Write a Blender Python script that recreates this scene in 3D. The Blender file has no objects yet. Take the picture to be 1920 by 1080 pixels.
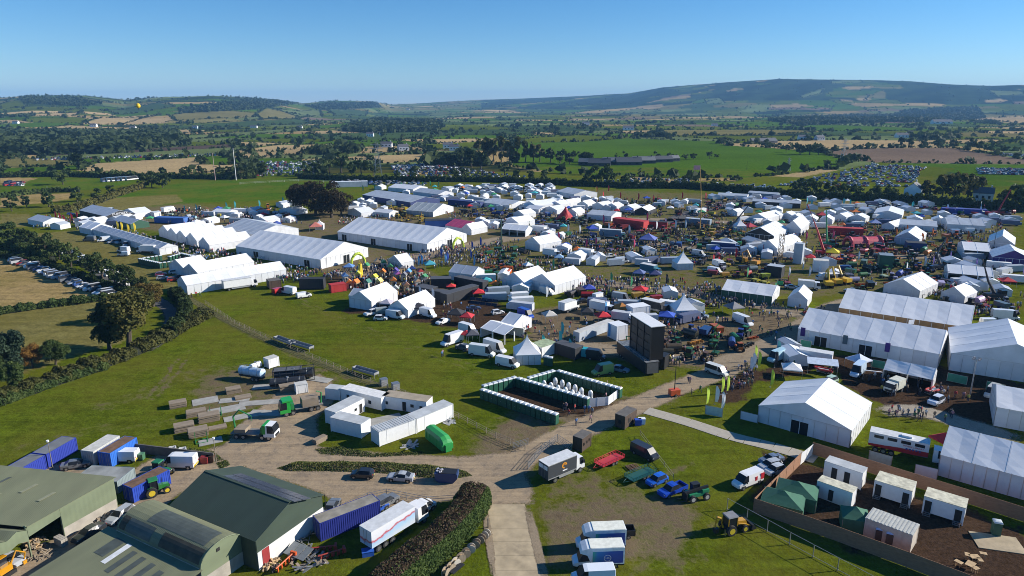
import bpy, math, random
import numpy as np
from mathutils import Vector, Matrix, kdtree
R = math.radians
random.seed(7); NR = np.random.default_rng(7)
SC = bpy.context.scene; COL = SC.collection

# ---------------------------------------------------------------- camera, sky, sun, exposure
CAM_H = 60.0; FPX = 1280.0; PITCH = math.atan((540-196)/FPX)
cd = bpy.data.cameras.new('camera'); cam = bpy.data.objects.new('camera', cd); COL.objects.link(cam)
cam.location = (0, 0, CAM_H); cam.rotation_euler = (math.pi/2-PITCH, 0, 0)
cd.sensor_width = 36; cd.lens = 24; cd.clip_start = 0.5; cd.clip_end = 60000
SC.camera = cam
SUN_EL = R(26); SUN_X, SUN_Y = 0.989, 0.148          # the sun stands to the right, a little beyond the show
wd = bpy.data.worlds.new('World'); SC.world = wd; wd.use_nodes = True
nt = wd.node_tree; nt.nodes.clear()
sky = nt.nodes.new('ShaderNodeTexSky'); sky.sky_type = 'NISHITA'; sky.sun_disc = False
sky.sun_elevation = SUN_EL; sky.sun_rotation = math.atan2(SUN_X, SUN_Y)
sky.altitude = 1200; sky.air_density = 1.0; sky.dust_density = 0.0; sky.ozone_density = 6.0
bg = nt.nodes.new('ShaderNodeBackground'); bg.inputs[1].default_value = 0.088
wo = nt.nodes.new('ShaderNodeOutputWorld')
hs = nt.nodes.new('ShaderNodeHueSaturation'); hs.inputs['Saturation'].default_value = 1.18; nt.links.new(sky.outputs[0], hs.inputs['Color']); nt.links.new(hs.outputs[0], bg.inputs[0]); nt.links.new(bg.outputs[0], wo.inputs[0])
sl = bpy.data.lights.new('sun', 'SUN'); sl.energy = 5.0; sl.angle = R(0.5); sl.color = (1, 0.94, 0.84)
so = bpy.data.objects.new('sun', sl); COL.objects.link(so)
sv = Vector((SUN_X*math.cos(SUN_EL), SUN_Y*math.cos(SUN_EL), math.sin(SUN_EL)))
so.rotation_euler = sv.to_track_quat('Z', 'Y').to_euler(); so.location = (200, 40, 150)
SC.view_settings.view_transform = 'Standard'; SC.view_settings.look = 'None'
SC.view_settings.exposure = 0.6; SC.view_settings.gamma = 1.0; SC.view_settings.use_curve_mapping = False
cy = SC.cycles
cy.max_bounces = 5; cy.diffuse_bounces = 2; cy.glossy_bounces = 2; cy.transmission_bounces = 3
cy.transparent_max_bounces = 8; cy.volume_bounces = 0; cy.use_denoising = True; cy.filter_width = 0.95
cy.caustics_reflective = False; cy.caustics_refractive = False; cy.sample_clamp_indirect = 4

# ---------------------------------------------------------------- survey: photograph point -> place on the ground
CP, SP = math.cos(PITCH), math.sin(PITCH)
def G(u, v, z=0.0):
    a = (u-960)/FPX; b = (540-v)/FPX
    t = (z-CAM_H)/(-SP+b*CP)
    return Vector((a*t, (CP+b*SP)*t, z))
def pix(x, y, z):
    d = y*CP-(z-CAM_H)*SP; h = y*SP+(z-CAM_H)*CP
    return 960+FPX*x/d, 540-FPX*h/d

# ---------------------------------------------------------------- materials
MATS = {}
def M(name, col, rough=0.7, metal=0.0, var=0.12, scale=1.5, bump=0.0, oc=False, coat=0.0, spec=0.5, stretch=None, trans=0.0, dirt=0.0, rnd=0.0):
    if name in MATS: return MATS[name]
    m = bpy.data.materials.new(name); m.use_nodes = True; n = m.node_tree; p = n.nodes['Principled BSDF']
    p.inputs['Roughness'].default_value = rough; p.inputs['Metallic'].default_value = metal
    p.inputs['Specular IOR Level'].default_value = spec; p.inputs['Coat Weight'].default_value = coat
    if oc:
        src = n.nodes.new('ShaderNodeObjectInfo').outputs['Color']
    else:
        rgb = n.nodes.new('ShaderNodeRGB'); rgb.outputs[0].default_value = (*col, 1); src = rgb.outputs[0]
    tc = n.nodes.new('ShaderNodeTexCoord'); vec = tc.outputs['Object']
    if stretch:
        mp = n.nodes.new('ShaderNodeMapping'); mp.inputs['Scale'].default_value = stretch
        n.links.new(vec, mp.inputs[0]); vec = mp.outputs[0]
    nz = n.nodes.new('ShaderNodeTexNoise'); nz.inputs['Scale'].default_value = scale; nz.inputs['Detail'].default_value = 4
    n.links.new(vec, nz.inputs['Vector'])
    mr = n.nodes.new('ShaderNodeMapRange'); mr.inputs['From Min'].default_value = 0.3; mr.inputs['From Max'].default_value = 0.7
    mr.inputs['To Min'].default_value = 1-var; mr.inputs['To Max'].default_value = 1+var
    n.links.new(nz.outputs['Fac'], mr.inputs['Value'])
    vm = n.nodes.new('ShaderNodeVectorMath'); vm.operation = 'SCALE'
    n.links.new(src, vm.inputs[0]); n.links.new(mr.outputs[0], vm.inputs['Scale'])
    out = vm.outputs[0]
    if rnd:
        oi = n.nodes.new('ShaderNodeObjectInfo'); q = n.nodes.new('ShaderNodeMath'); q.operation = 'MULTIPLY_ADD'; q.inputs[1].default_value = rnd; n.links.new(oi.outputs['Random'], q.inputs[0]); n.links.new(mr.outputs[0], q.inputs[2]); n.links.new(q.outputs[0], vm.inputs['Scale'])
    if dirt:
        n2 = n.nodes.new('ShaderNodeTexNoise'); n2.inputs['Scale'].default_value = scale*0.35; n2.inputs['Detail'].default_value = 8; n2.inputs['Roughness'].default_value = 0.7
        n.links.new(vec, n2.inputs['Vector'])
        r2 = n.nodes.new('ShaderNodeMapRange'); r2.inputs['From Min'].default_value = 0.52; r2.inputs['From Max'].default_value = 0.72
        r2.inputs['To Min'].default_value = 0; r2.inputs['To Max'].default_value = dirt
        n.links.new(n2.outputs['Fac'], r2.inputs['Value'])
        mx = n.nodes.new('ShaderNodeMix'); mx.data_type = 'RGBA'
        n.links.new(r2.outputs[0], mx.inputs['Factor']); n.links.new(out, mx.inputs['A']); mx.inputs['B'].default_value = (0.16, 0.13, 0.09, 1)
        out = mx.outputs['Result']
    n.links.new(out, p.inputs['Base Color'])
    if bump:
        b = n.nodes.new('ShaderNodeBump'); b.inputs['Strength'].default_value = bump; b.inputs['Distance'].default_value = 0.05
        n.links.new(nz.outputs['Fac'], b.inputs['Height']); n.links.new(b.outputs[0], p.inputs['Normal'])
    if trans:
        t = n.nodes.new('ShaderNodeBsdfTranslucent'); n.links.new(out, t.inputs['Color'])
        ms = n.nodes.new('ShaderNodeMixShader'); ms.inputs[0].default_value = trans
        o = n.nodes['Material Output']; n.links.new(p.outputs[0], ms.inputs[1]); n.links.new(t.outputs[0], ms.inputs[2]); n.links.new(ms.outputs[0], o.inputs['Surface'])
    MATS[name] = m; return m

def leaf_mat(name, cols, size=0.35):
    """foliage: leaf colour drifts over the crown between three greens, light passes through the leaves"""
    if name in MATS: return MATS[name]
    m = bpy.data.materials.new(name); m.use_nodes = True; n = m.node_tree; p = n.nodes['Principled BSDF']
    p.inputs['Roughness'].default_value = 0.75; p.inputs['Specular IOR Level'].default_value = 0.2
    g = n.nodes.new('ShaderNodeNewGeometry'); nz = n.nodes.new('ShaderNodeTexNoise'); nz.inputs['Scale'].default_value = size; nz.inputs['Detail'].default_value = 5; nz.inputs['Roughness'].default_value = 0.7
    n.links.new(g.outputs['Position'], nz.inputs['Vector'])
    oi = n.nodes.new('ShaderNodeObjectInfo')
    ad = n.nodes.new('ShaderNodeMath'); ad.operation = 'MULTIPLY_ADD'; ad.inputs[1].default_value = 0.16; n.links.new(oi.outputs['Random'], ad.inputs[0]); n.links.new(nz.outputs['Fac'], ad.inputs[2])
    cr = n.nodes.new('ShaderNodeValToRGB'); e = cr.color_ramp.elements
    e[0].position = 0.36; e[0].color = (*cols[0], 1); e[1].position = 0.78; e[1].color = (*cols[2], 1)
    x = e.new(0.56); x.color = (*cols[1], 1)
    n.links.new(ad.outputs[0], cr.inputs[0]); n.links.new(cr.outputs[0], p.inputs['Base Color'])
    t = n.nodes.new('ShaderNodeBsdfTranslucent'); n.links.new(cr.outputs[0], t.inputs['Color'])
    ms = n.nodes.new('ShaderNodeMixShader'); ms.inputs[0].default_value = 0.25
    o = n.nodes['Material Output']; n.links.new(p.outputs[0], ms.inputs[1]); n.links.new(t.outputs[0], ms.inputs[2]); n.links.new(ms.outputs[0], o.inputs['Surface'])
    MATS[name] = m; return m

# ---------------------------------------------------------------- mesh helpers
def tag(o, label=None, cat=None, group=None, kind=None):
    if label: o['label'] = label
    if cat: o['category'] = cat
    if group: o['group'] = group
    if kind: o['kind'] = kind
    return o
def link(name, me, parent=None, loc=None, rz=None):
    o = bpy.data.objects.new(name, me); COL.objects.link(o)
    if parent: o.parent = parent
    if loc is not None: o.location = loc
    if rz is not None: o.rotation_euler = (0, 0, rz)
    return o
def empty(name, loc=(0, 0, 0), rz=0.0, label=None, cat=None, group=None):
    o = bpy.data.objects.new(name, None); COL.objects.link(o); o.location = loc; o.rotation_euler = (0, 0, rz); o.empty_display_size = 0.3
    return tag(o, label, cat, group)

class MB:
    """collects shapes; build() makes ONE mesh object of them"""
    def __init__(s): s.v = []; s.f = []; s.m = []
    def add(s, vs, fs, mi=0):
        b = len(s.v); s.v += [tuple(x) for x in vs]; s.f += [[b+i for i in f] for f in fs]; s.m += [mi]*len(fs); return s
    def box(s, c, d, mi=0, rz=0.0, ry=0.0, rx=0.0, taper=1.0):
        x, y, z = d[0]/2, d[1]/2, d[2]/2
        vs = [Vector((sx*x*(taper if sz > 0 else 1), sy*y*(taper if sz > 0 else 1), sz*z)) for sz in (-1, 1) for sx, sy in ((-1, -1), (1, -1), (1, 1), (-1, 1))]
        if rz or ry or rx:
            m = Matrix.Rotation(rz, 3, 'Z') @ Matrix.Rotation(ry, 3, 'Y') @ Matrix.Rotation(rx, 3, 'X'); vs = [m @ w for w in vs]
        c = Vector(c)
        return s.add([w+c for w in vs], [(3, 2, 1, 0), (4, 5, 6, 7), (0, 1, 5, 4), (1, 2, 6, 5), (2, 3, 7, 6), (3, 0, 4, 7)], mi)
    def b2(s, a, b, mi=0):
        return s.box([(a[i]+b[i])/2 for i in range(3)], [abs(b[i]-a[i]) for i in range(3)], mi)
    def tube(s, pts, rad, n=6, mi=0, cap=True):
        pts = [Vector(p) for p in pts]; k = len(pts); rad = rad if isinstance(rad, (list, tuple)) else [rad]*k
        vs = []
        for i, p in enumerate(pts):
            d = (pts[min(i+1, k-1)]-pts[max(i-1, 0)]).normalized()
            a = d.orthogonal().normalized() if abs(d.z) > 0.9 else Vector((0, 0, 1)).cross(d).normalized()
            b = d.cross(a)
            vs += [p+(a*math.cos(2*math.pi*j/n)+b*math.sin(2*math.pi*j/n))*rad[i] for j in range(n)]
        fs = [(i*n+j, i*n+(j+1) % n, (i+1)*n+(j+1) % n, (i+1)*n+j) for i in range(k-1) for j in range(n)]
        if cap: fs += [tuple(range(n))[::-1], tuple(range((k-1)*n, k*n))]
        return s.add(vs, fs, mi)
    def cyl(s, c, axis, r, h, n=12, mi=0):
        a = Vector(axis).normalized()*h/2; c = Vector(c); return s.tube([c-a, c+a], r, n, mi)
    def prism(s, poly, y0, y1, mi=0):
        """poly in (x,z), extruded along y"""
        n = len(poly); vs = [(x, y0, z) for x, z in poly]+[(x, y1, z) for x, z in poly]
        return s.add(vs, [tuple(range(n)), tuple(range(2*n-1, n-1, -1))]+[(i, i+n, (i+1) % n+n, (i+1) % n) for i in range(n)], mi)
    def prismx(s, poly, x0, x1, mi=0):
        n = len(poly); vs = [(x0, y, z) for y, z in poly]+[(x1, y, z) for y, z in poly]
        return s.add(vs, [tuple(range(n-1, -1, -1)), tuple(range(n, 2*n))]+[(i, (i+1) % n, (i+1) % n+n, i+n) for i in range(n)], mi)
    def loft(s, rings, mi=0, close=True, cap=True):
        n = len(rings[0]); vs = [p for r in rings for p in r]
        fs = [(i*n+j, i*n+(j+1) % n, (i+1)*n+(j+1) % n, (i+1)*n+j) for i in range(len(rings)-1) for j in range(n if close else n-1)]
        if cap: fs += [tuple(range(n))[::-1], tuple(range((len(rings)-1)*n, len(rings)*n))]
        return s.add(vs, fs, mi)
    def mesh(s, name, mats, smooth=False):
        me = bpy.data.meshes.new(name); me.from_pydata(s.v, [], s.f)
        for m in (mats if isinstance(mats, (list, tuple)) else [mats]): me.materials.append(m)
        me.polygons.foreach_set('material_index', s.m)
        if smooth: me.polygons.foreach_set('use_smooth', [True]*len(s.f))
        me.update(); return me
    def build(s, name, mats, parent=None, loc=None, rz=None, smooth=False):
        return link(name, s.mesh(name, mats, smooth), parent, loc, rz)
def box_part(name, c, d, mat, parent, **k):
    return MB().box(c, d, **k).build(name, mat, parent)
def copy_tree(o, parent=None):
    c = o.copy(); COL.objects.link(c); c.parent = parent
    for ch in KIDS.get(o.name, ()): copy_tree(ch, c)
    return c
KIDS = {}
def index_kids(o):
    KIDS[o.name] = list(o.children)
    for c in o.children: index_kids(c)
def npmesh(name, V, F, mat, mi=None):
    """fast mesh from numpy arrays, F is (n,3) or (n,4)"""
    me = bpy.data.meshes.new(name); k = F.shape[1]
    me.vertices.add(len(V)); me.vertices.foreach_set('co', np.ascontiguousarray(V, dtype=np.float32).ravel())
    me.loops.add(F.size); me.loops.foreach_set('vertex_index', np.ascontiguousarray(F, dtype=np.int32).ravel())
    me.polygons.add(len(F)); me.polygons.foreach_set('loop_start', np.arange(0, F.size, k, dtype=np.int32))
    try: me.polygons.foreach_set('loop_total', np.full(len(F), k, dtype=np.int32))
    except Exception: pass
    for m in (mat if isinstance(mat, (list, tuple)) else [mat]): me.materials.append(m)
    if mi is not None: me.polygons.foreach_set('material_index', np.asarray(mi, dtype=np.int32))
    me.update(calc_edges=True); return me
def inpoly(u, v, poly):
    r = np.zeros(u.shape, bool); n = len(poly)
    for i in range(n):
        x1, y1 = poly[i]; x2, y2 = poly[(i+1) % n]
        if y1 == y2: continue
        c = ((y1 > v) != (y2 > v)) & (u < (x2-x1)*(v-y1)/(y2-y1)+x1); r ^= c
    return r
def lerp(a, b, t): return a+(b-a)*t
def dirz(a, b): return math.atan2(b.y-a.y, b.x-a.x)
# ---------------------------------------------------------------- the land: one sheet from the yard to the hills
RIDGE = [(-900, 196, 5200), (-300, 188, 5000), (0, 184, 4600), (60, 179, 4400), (160, 179, 4400), (235, 187, 4600), (310, 182, 4300), (400, 180, 4300), (480, 184, 4600), (565, 194, 5200), (630, 189, 5400), (690, 190, 5600),
         (735, 196, 7000), (800, 193, 8200), (900, 187, 9000), (1000, 184, 9000), (1090, 180, 8600), (1180, 175, 8000), (1240, 164, 7400), (1300, 159, 7200), (1380, 153, 7000), (1460, 148, 7000), (1530, 149, 7000), (1620, 150, 7000), (1700, 152, 7000), (1770, 158, 7000), (1850, 161, 7000), (1920, 159, 7000), (2300, 165, 7000), (3200, 185, 7000)]
RU = np.array([r[0] for r in RIDGE], float); RVv = np.array([r[1] for r in RIDGE], float); RD = np.array([r[2] for r in RIDGE], float)
_rs = np.random.default_rng(3)
_OCT = [(_rs.uniform(-1, 1, 2), _rs.uniform(0, 6.28)) for _ in range(40)]
def wobble(x, y, base=900.0, n=14, seed=0):
    z = np.zeros_like(x)
    for k in range(n):
        d, ph = _OCT[(k+seed) % 40]; f = (1.0+k*0.45)/base; d = d/np.hypot(*d)
        z += np.sin((x*d[0]+y*d[1])*6.283*f+ph)/(1+k*0.45)
    return z
def land_z(x, y):
    x = np.asarray(x, float); y = np.asarray(y, float)
    r = np.hypot(x, y); az = np.arctan2(x, y)
    a = np.clip(az, -1.1, 1.1); u = 960+FPX*np.tan(a)/CP
    vt = np.interp(u, RU, RVv); rd = np.interp(u, RU, RD)
    b = (540-vt)/FPX; dz = -SP+b*CP; hl = np.sqrt(((u-960)/FPX)**2+(CP+b*SP)**2)
    zr = CAM_H+rd*dz/hl
    r0 = np.interp(u, [0, 500, 740, 1000, 1200, 2000], [1700, 2000, 4000, 4600, 4300, 4300])
    t = np.clip((r-r0)/(rd-r0), 0, 1.0)
    s = t*t*(3-2*t); s = 0.55*s+0.45*t
    hill = zr*s
    over = np.clip((r-rd)/5000, 0, 1); hill = hill*(1-0.75*over*over*(3-2*over))
    amp = np.clip((r-1500)/2500, 0, 1)*np.clip(1.15-t, 0.05, 1)
    return hill+amp*wobble(x, y, 1500.0)*4.0
def land1(x, y): return float(land_z(np.array([x]), np.array([y]))[0])
def GL(u, v, n=60):
    """photograph point -> place on the land, hills included"""
    p = G(u, max(v, 199.5)); z = 0.0
    r = math.hypot(p.x, p.y)
    if r < 1500: return p
    a = (u-960)/FPX; b = (540-v)/FPX; d = Vector((a, CP+b*SP, -SP+b*CP)); last = None
    ts = np.geomspace(1200, 9500, 500); X = d.x*ts; Y = d.y*ts; Z = CAM_H+d.z*ts; L = land_z(X, Y)
    k = np.argmax(Z < L)
    if k == 0: k = len(ts)-1
    return Vector((X[k], Y[k], L[k]))

GREEN = (0.086, 0.112, 0.007); BRIGHT = (0.060, 0.118, 0.006); OLIVE = (0.165, 0.145, 0.048); TAN = (0.37, 0.27, 0.135); STRAW = (0.33, 0.235, 0.10)
BROWN = (0.165, 0.118, 0.082); EARTH = (0.085, 0.06, 0.045); DGREEN = (0.048, 0.080, 0.026); WOOD = (0.018, 0.030, 0.012); PALE = (0.13, 0.165, 0.06)
FIELDS = [   # fields that can be told apart in the photograph
 (TAN, [(145, 320), (180, 306), (385, 294), (370, 302), (392, 309), (470, 308), (395, 325), (250, 328)]),
 (OLIVE, [(0, 298), (135, 297), (142, 310), (0, 316)]), (BRIGHT, [(0, 316), (112, 312), (100, 326), (0, 327)]),
 (BRIGHT, [(0, 347), (60, 336), (190, 334), (268, 339), (205, 352), (0, 366)]), (STRAW, [(0, 366), (140, 362), (130, 374), (0, 390)]),
 (STRAW, [(0, 332), (70, 334), (40, 345), (0, 348)]),
 (BRIGHT, [(180, 384), (215, 368), (340, 343), (430, 336), (560, 334), (705, 340), (700, 350), (560, 376), (400, 378), (240, 392)]),
 (OLIVE, [(130, 402), (205, 372), (330, 364), (345, 378), (240, 392), (150, 405)]),
 (EARTH, [(70, 290), (430, 270), (442, 276), (250, 286), (100, 292)]), (STRAW, [(0, 291), (72, 289), (80, 296), (0, 297)]),
 (TAN, [(0, 247), (130, 235), (230, 239), (400, 245), (300, 253), (0, 253)]), (TAN, [(150, 233), (185, 222), (300, 214), (225, 234)]),
 (OLIVE, [(315, 216), (400, 205), (480, 212), (478, 220), (330, 227)]), (DGREEN, [(270, 241), (480, 226), (560, 224), (600, 230), (480, 237), (280, 244)]),
 (PALE, [(300, 258), (480, 246), (560, 240), (560, 246), (350, 262)]), (TAN, [(60, 214), (150, 211), (140, 217), (60, 218)]),
 (TAN, [(445, 266), (560, 269), (480, 274), (445, 272)]), (TAN, [(440, 285), (480, 277), (520, 272), (640, 270), (620, 276), (500, 283)]), (TAN, [(430, 296), (480, 284), (530, 285), (520, 293), (480, 296)]),
 (TAN, [(555, 299), (690, 292), (700, 300), (560, 301)]), (TAN, [(640, 277), (680, 276), (672, 284), (640, 284)]), (TAN, [(680, 293), (800, 288), (808, 291), (808, 302), (712, 306)]),
 (OLIVE, [(480, 215), (500, 203), (590, 218), (560, 222), (490, 224)]), (PALE, [(520, 205), (600, 207), (605, 220), (560, 220)]), (DGREEN, [(610, 206), (690, 208), (685, 218), (630, 217)]),
 (BRIGHT, [(590, 236), (650, 231), (680, 236), (600, 242)]), (BRIGHT, [(645, 268), (750, 264), (752, 274), (650, 276)]), (GREEN, [(780, 272), (960, 262), (960, 275), (800, 282)]),
 (BRIGHT, [(955, 264), (1010, 258), (1090, 253), (1190, 260), (1340, 265), (1430, 272), (1545, 287), (1600, 303), (1560, 314), (1480, 326), (1400, 333), (1180, 331), (1060, 326), (960, 312)]),
 (GREEN, [(960, 257), (1070, 252), (1190, 258), (1090, 266), (980, 268)]),
 (TAN, [(1140, 246), (1240, 244), (1190, 252)]), (TAN, [(1000, 248), (1042, 249), (1040, 253), (1000, 253)]), (OLIVE, [(1232, 244), (1430, 243), (1560, 246), (1440, 253), (1250, 254)]),
 (STRAW, [(1295, 333), (1385, 334), (1378, 340), (1288, 339)]), (TAN, [(1345, 268), (1440, 270), (1442, 277), (1365, 273)]),
 (TAN, [(1440, 265), (1590, 262), (1720, 264), (1770, 262), (1760, 276), (1640, 278), (1540, 284), (1440, 277)]),
 (BROWN, [(1540, 284), (1640, 278), (1780, 277), (1920, 299), (2100, 315), (2100, 322), (1920, 308), (1640, 305), (1560, 293)]),
 (BRIGHT, [(1640, 305), (1920, 309), (2100, 322), (2100, 380), (1900, 352), (1830, 345), (1780, 320)]), (GREEN, [(1440, 345), (1540, 325), (1650, 304), (1790, 316), (1740, 345), (1600, 352)]),
 (TAN, [(1720, 263), (1860, 261), (1900, 266), (1740, 270)]), (TAN, [(1790, 222), (1920, 219), (2100, 222), (2100, 236), (1900, 231)]), (TAN, [(1830, 246), (2000, 246), (2000, 250), (1850, 250)]),
 (BRIGHT, [(1440, 240), (1560, 234), (1670, 238), (1780, 244), (1560, 246)]), (PALE, [(1140, 210), (1200, 204), (1240, 208), (1200, 213)]), (BRIGHT, [(1290, 193), (1320, 185), (1345, 187), (1310, 195)]),
 (PALE, [(1320, 186), (1350, 184), (1360, 194), (1325, 195)]), (PALE, [(1555, 152), (1615, 151), (1618, 155), (1560, 157)]), (PALE, [(1850, 169), (1920, 172), (1920, 178), (1870, 180)]), (GREEN, [(1560, 190), (1680, 187), (1690, 192), (1570, 194)]),
 (PALE, [(1500, 180), (1545, 165), (1540, 175), (1505, 185)]), (BROWN, [(1895, 190), (1990, 190), (1990, 195), (1900, 196)]), (OLIVE, [(1620, 204), (1660, 201), (1665, 205), (1625, 207)]), (BROWN, [(1440, 202), (1560, 202), (1560, 206), (1440, 206)]),
 (GREEN, [(0, 195), (40, 186), (50, 200), (0, 205)]), (DGREEN, [(200, 207), (300, 192), (330, 200), (220, 215)]), (GREEN, [(110, 210), (150, 202), (155, 210), (115, 213)]),
 (TAN, [(1180, 331), (1290, 337), (1280, 344), (1180, 340)]), (OLIVE, [(1560, 375), (1920, 400), (1920, 415), (1560, 400)]), (STRAW, [(770, 322), (860, 320), (880, 326), (780, 328)]),
 (BRIGHT, [(480, 297), (548, 296), (600, 312), (600, 330), (470, 332)]), (BRIGHT, [(1170, 352), (1250, 352), (1240, 364), (1170, 362)]),
 # near land
 (STRAW, [(-400, 470), (0, 478), (60, 500), (120, 530), (205, 560), (120, 572), (0, 588), (-400, 640)]),
 (OLIVE, [(-400, 640), (0, 590), (130, 571), (240, 560), (235, 640), (180, 655), (0, 715), (-400, 830)]),
 (OLIVE, [(60, 440), (150, 430), (330, 470), (330, 545), (240, 540), (150, 480), (60, 460)]),
 (OLIVE, [(0, 400), (55, 402), (60, 425), (0, 428)]),
]
# bare trodden earth (0..1 in the red channel): polylines with half widths in metres, and areas
BARE_LINES = [([(270, 745), (312, 705), (336, 672)], .5, .6), ([(285, 750), (328, 708), (352, 676)], .5, .6), ([(1180, 1080), (1300, 1000), (1420, 960)], .7, .4), ([(1040, 1000), (1120, 930), (1300, 870)], .8, .45), ([(560, 560), (700, 620), (900, 690)], .5, .4), ([(330, 545), (440, 610), (560, 668), (700, 725), (850, 780)], 1.6, 0.42), ([(520, 545), (640, 605), (760, 650), (900, 700)], 0.8, 0.30), ([(200, 760), (400, 690), (470, 705)], 3.0, 0.35),
 ([(250, 700), (340, 660), (420, 640)], 2.5, 0.2), ([(1000, 790), (960, 830), (930, 880)], 6.0, 0.7), ([(0, 850), (200, 800), (330, 790)], 2, .3), ([(640, 560), (780, 620), (930, 680)], 1.2, 0.25)]
BARE_AREAS = [   # strength, polygon
 (0.6, [(430, 470), (640, 500), (740, 480), (1010, 440), (1000, 400), (700, 370), (560, 400), (330, 380), (140, 410), (300, 440)]),
 (0.5, [(740, 480), (900, 520), (1100, 545), (1400, 560), (1560, 560), (1920, 520), (1920, 400), (1400, 365), (1000, 350), (700, 365), (720, 440)]),
 (0.7, [(560, 480), (760, 480), (900, 560), (760, 560), (620, 530)]),
 (0.8, [(940, 600), (1080, 560), (1200, 600), (1500, 580), (1500, 640), (1300, 690), (1180, 690), (1000, 640)]),
 (0.64, [(1010, 945), (1180, 900), (1330, 950), (1300, 1080), (1010, 1080)]),
 (0.5, [(1000, 900), (1120, 880), (1170, 930), (1040, 945)]),
 (0.9, [(1040, 765), (1120, 740), (1190, 742), (1200, 765), (1080, 800), (1040, 790)]),
 (0.55, [(1220, 742), (1270, 745), (1280, 765), (1225, 765)]),
 (0.6, [(380, 800), (640, 720), (600, 690), (430, 690), (330, 740)]),
 (0.35, [(900, 890), (1010, 790), (1120, 790), (1010, 870)]),
]
MULCH_SHADE_AREAS = [(.9, [(912, 748), (1030, 790), (1150, 756), (1040, 712)]), (1.0, [(1420, 690), (1520, 660), (1860, 705), (1980, 740), (1980, 800), (1780, 800), (1660, 770), (1560, 690), (1440, 725)]),  # first patch: shade inside the toilet block, painted into the ground colour
 (1.0, [(1412, 950), (1440, 900), (1500, 868), (1960, 1000), (1960, 1140), (1800, 1090)]), (0.9, [(1340, 735), (1400, 690), (1440, 700), (1400, 760), (1345, 760)]),
 (0.8, [(640, 590), (1000, 640), (960, 690), (1000, 600), (900, 560), (700, 540)]), (0.7, [(1040, 765), (1120, 742), (1190, 745), (1190, 760), (1100, 785), (1045, 785)]), (0.8, [(1420, 840), (1520, 860), (1500, 870), (1430, 880)]),
 (0.55, [(560, 520), (760, 500), (880, 560), (700, 570)])]
def seg_dist(x, y, pts):
    d = np.full(x.shape, 1e9)
    for a, b in zip(pts[:-1], pts[1:]):
        ax, ay, bx, by = a.x, a.y, b.x, b.y; L = (bx-ax)**2+(by-ay)**2+1e-9
        t = np.clip(((x-ax)*(bx-ax)+(y-ay)*(by-ay))/L, 0, 1)
        d = np.minimum(d, np.hypot(x-ax-t*(bx-ax), y-ay-t*(by-ay)))
    return d
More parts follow.
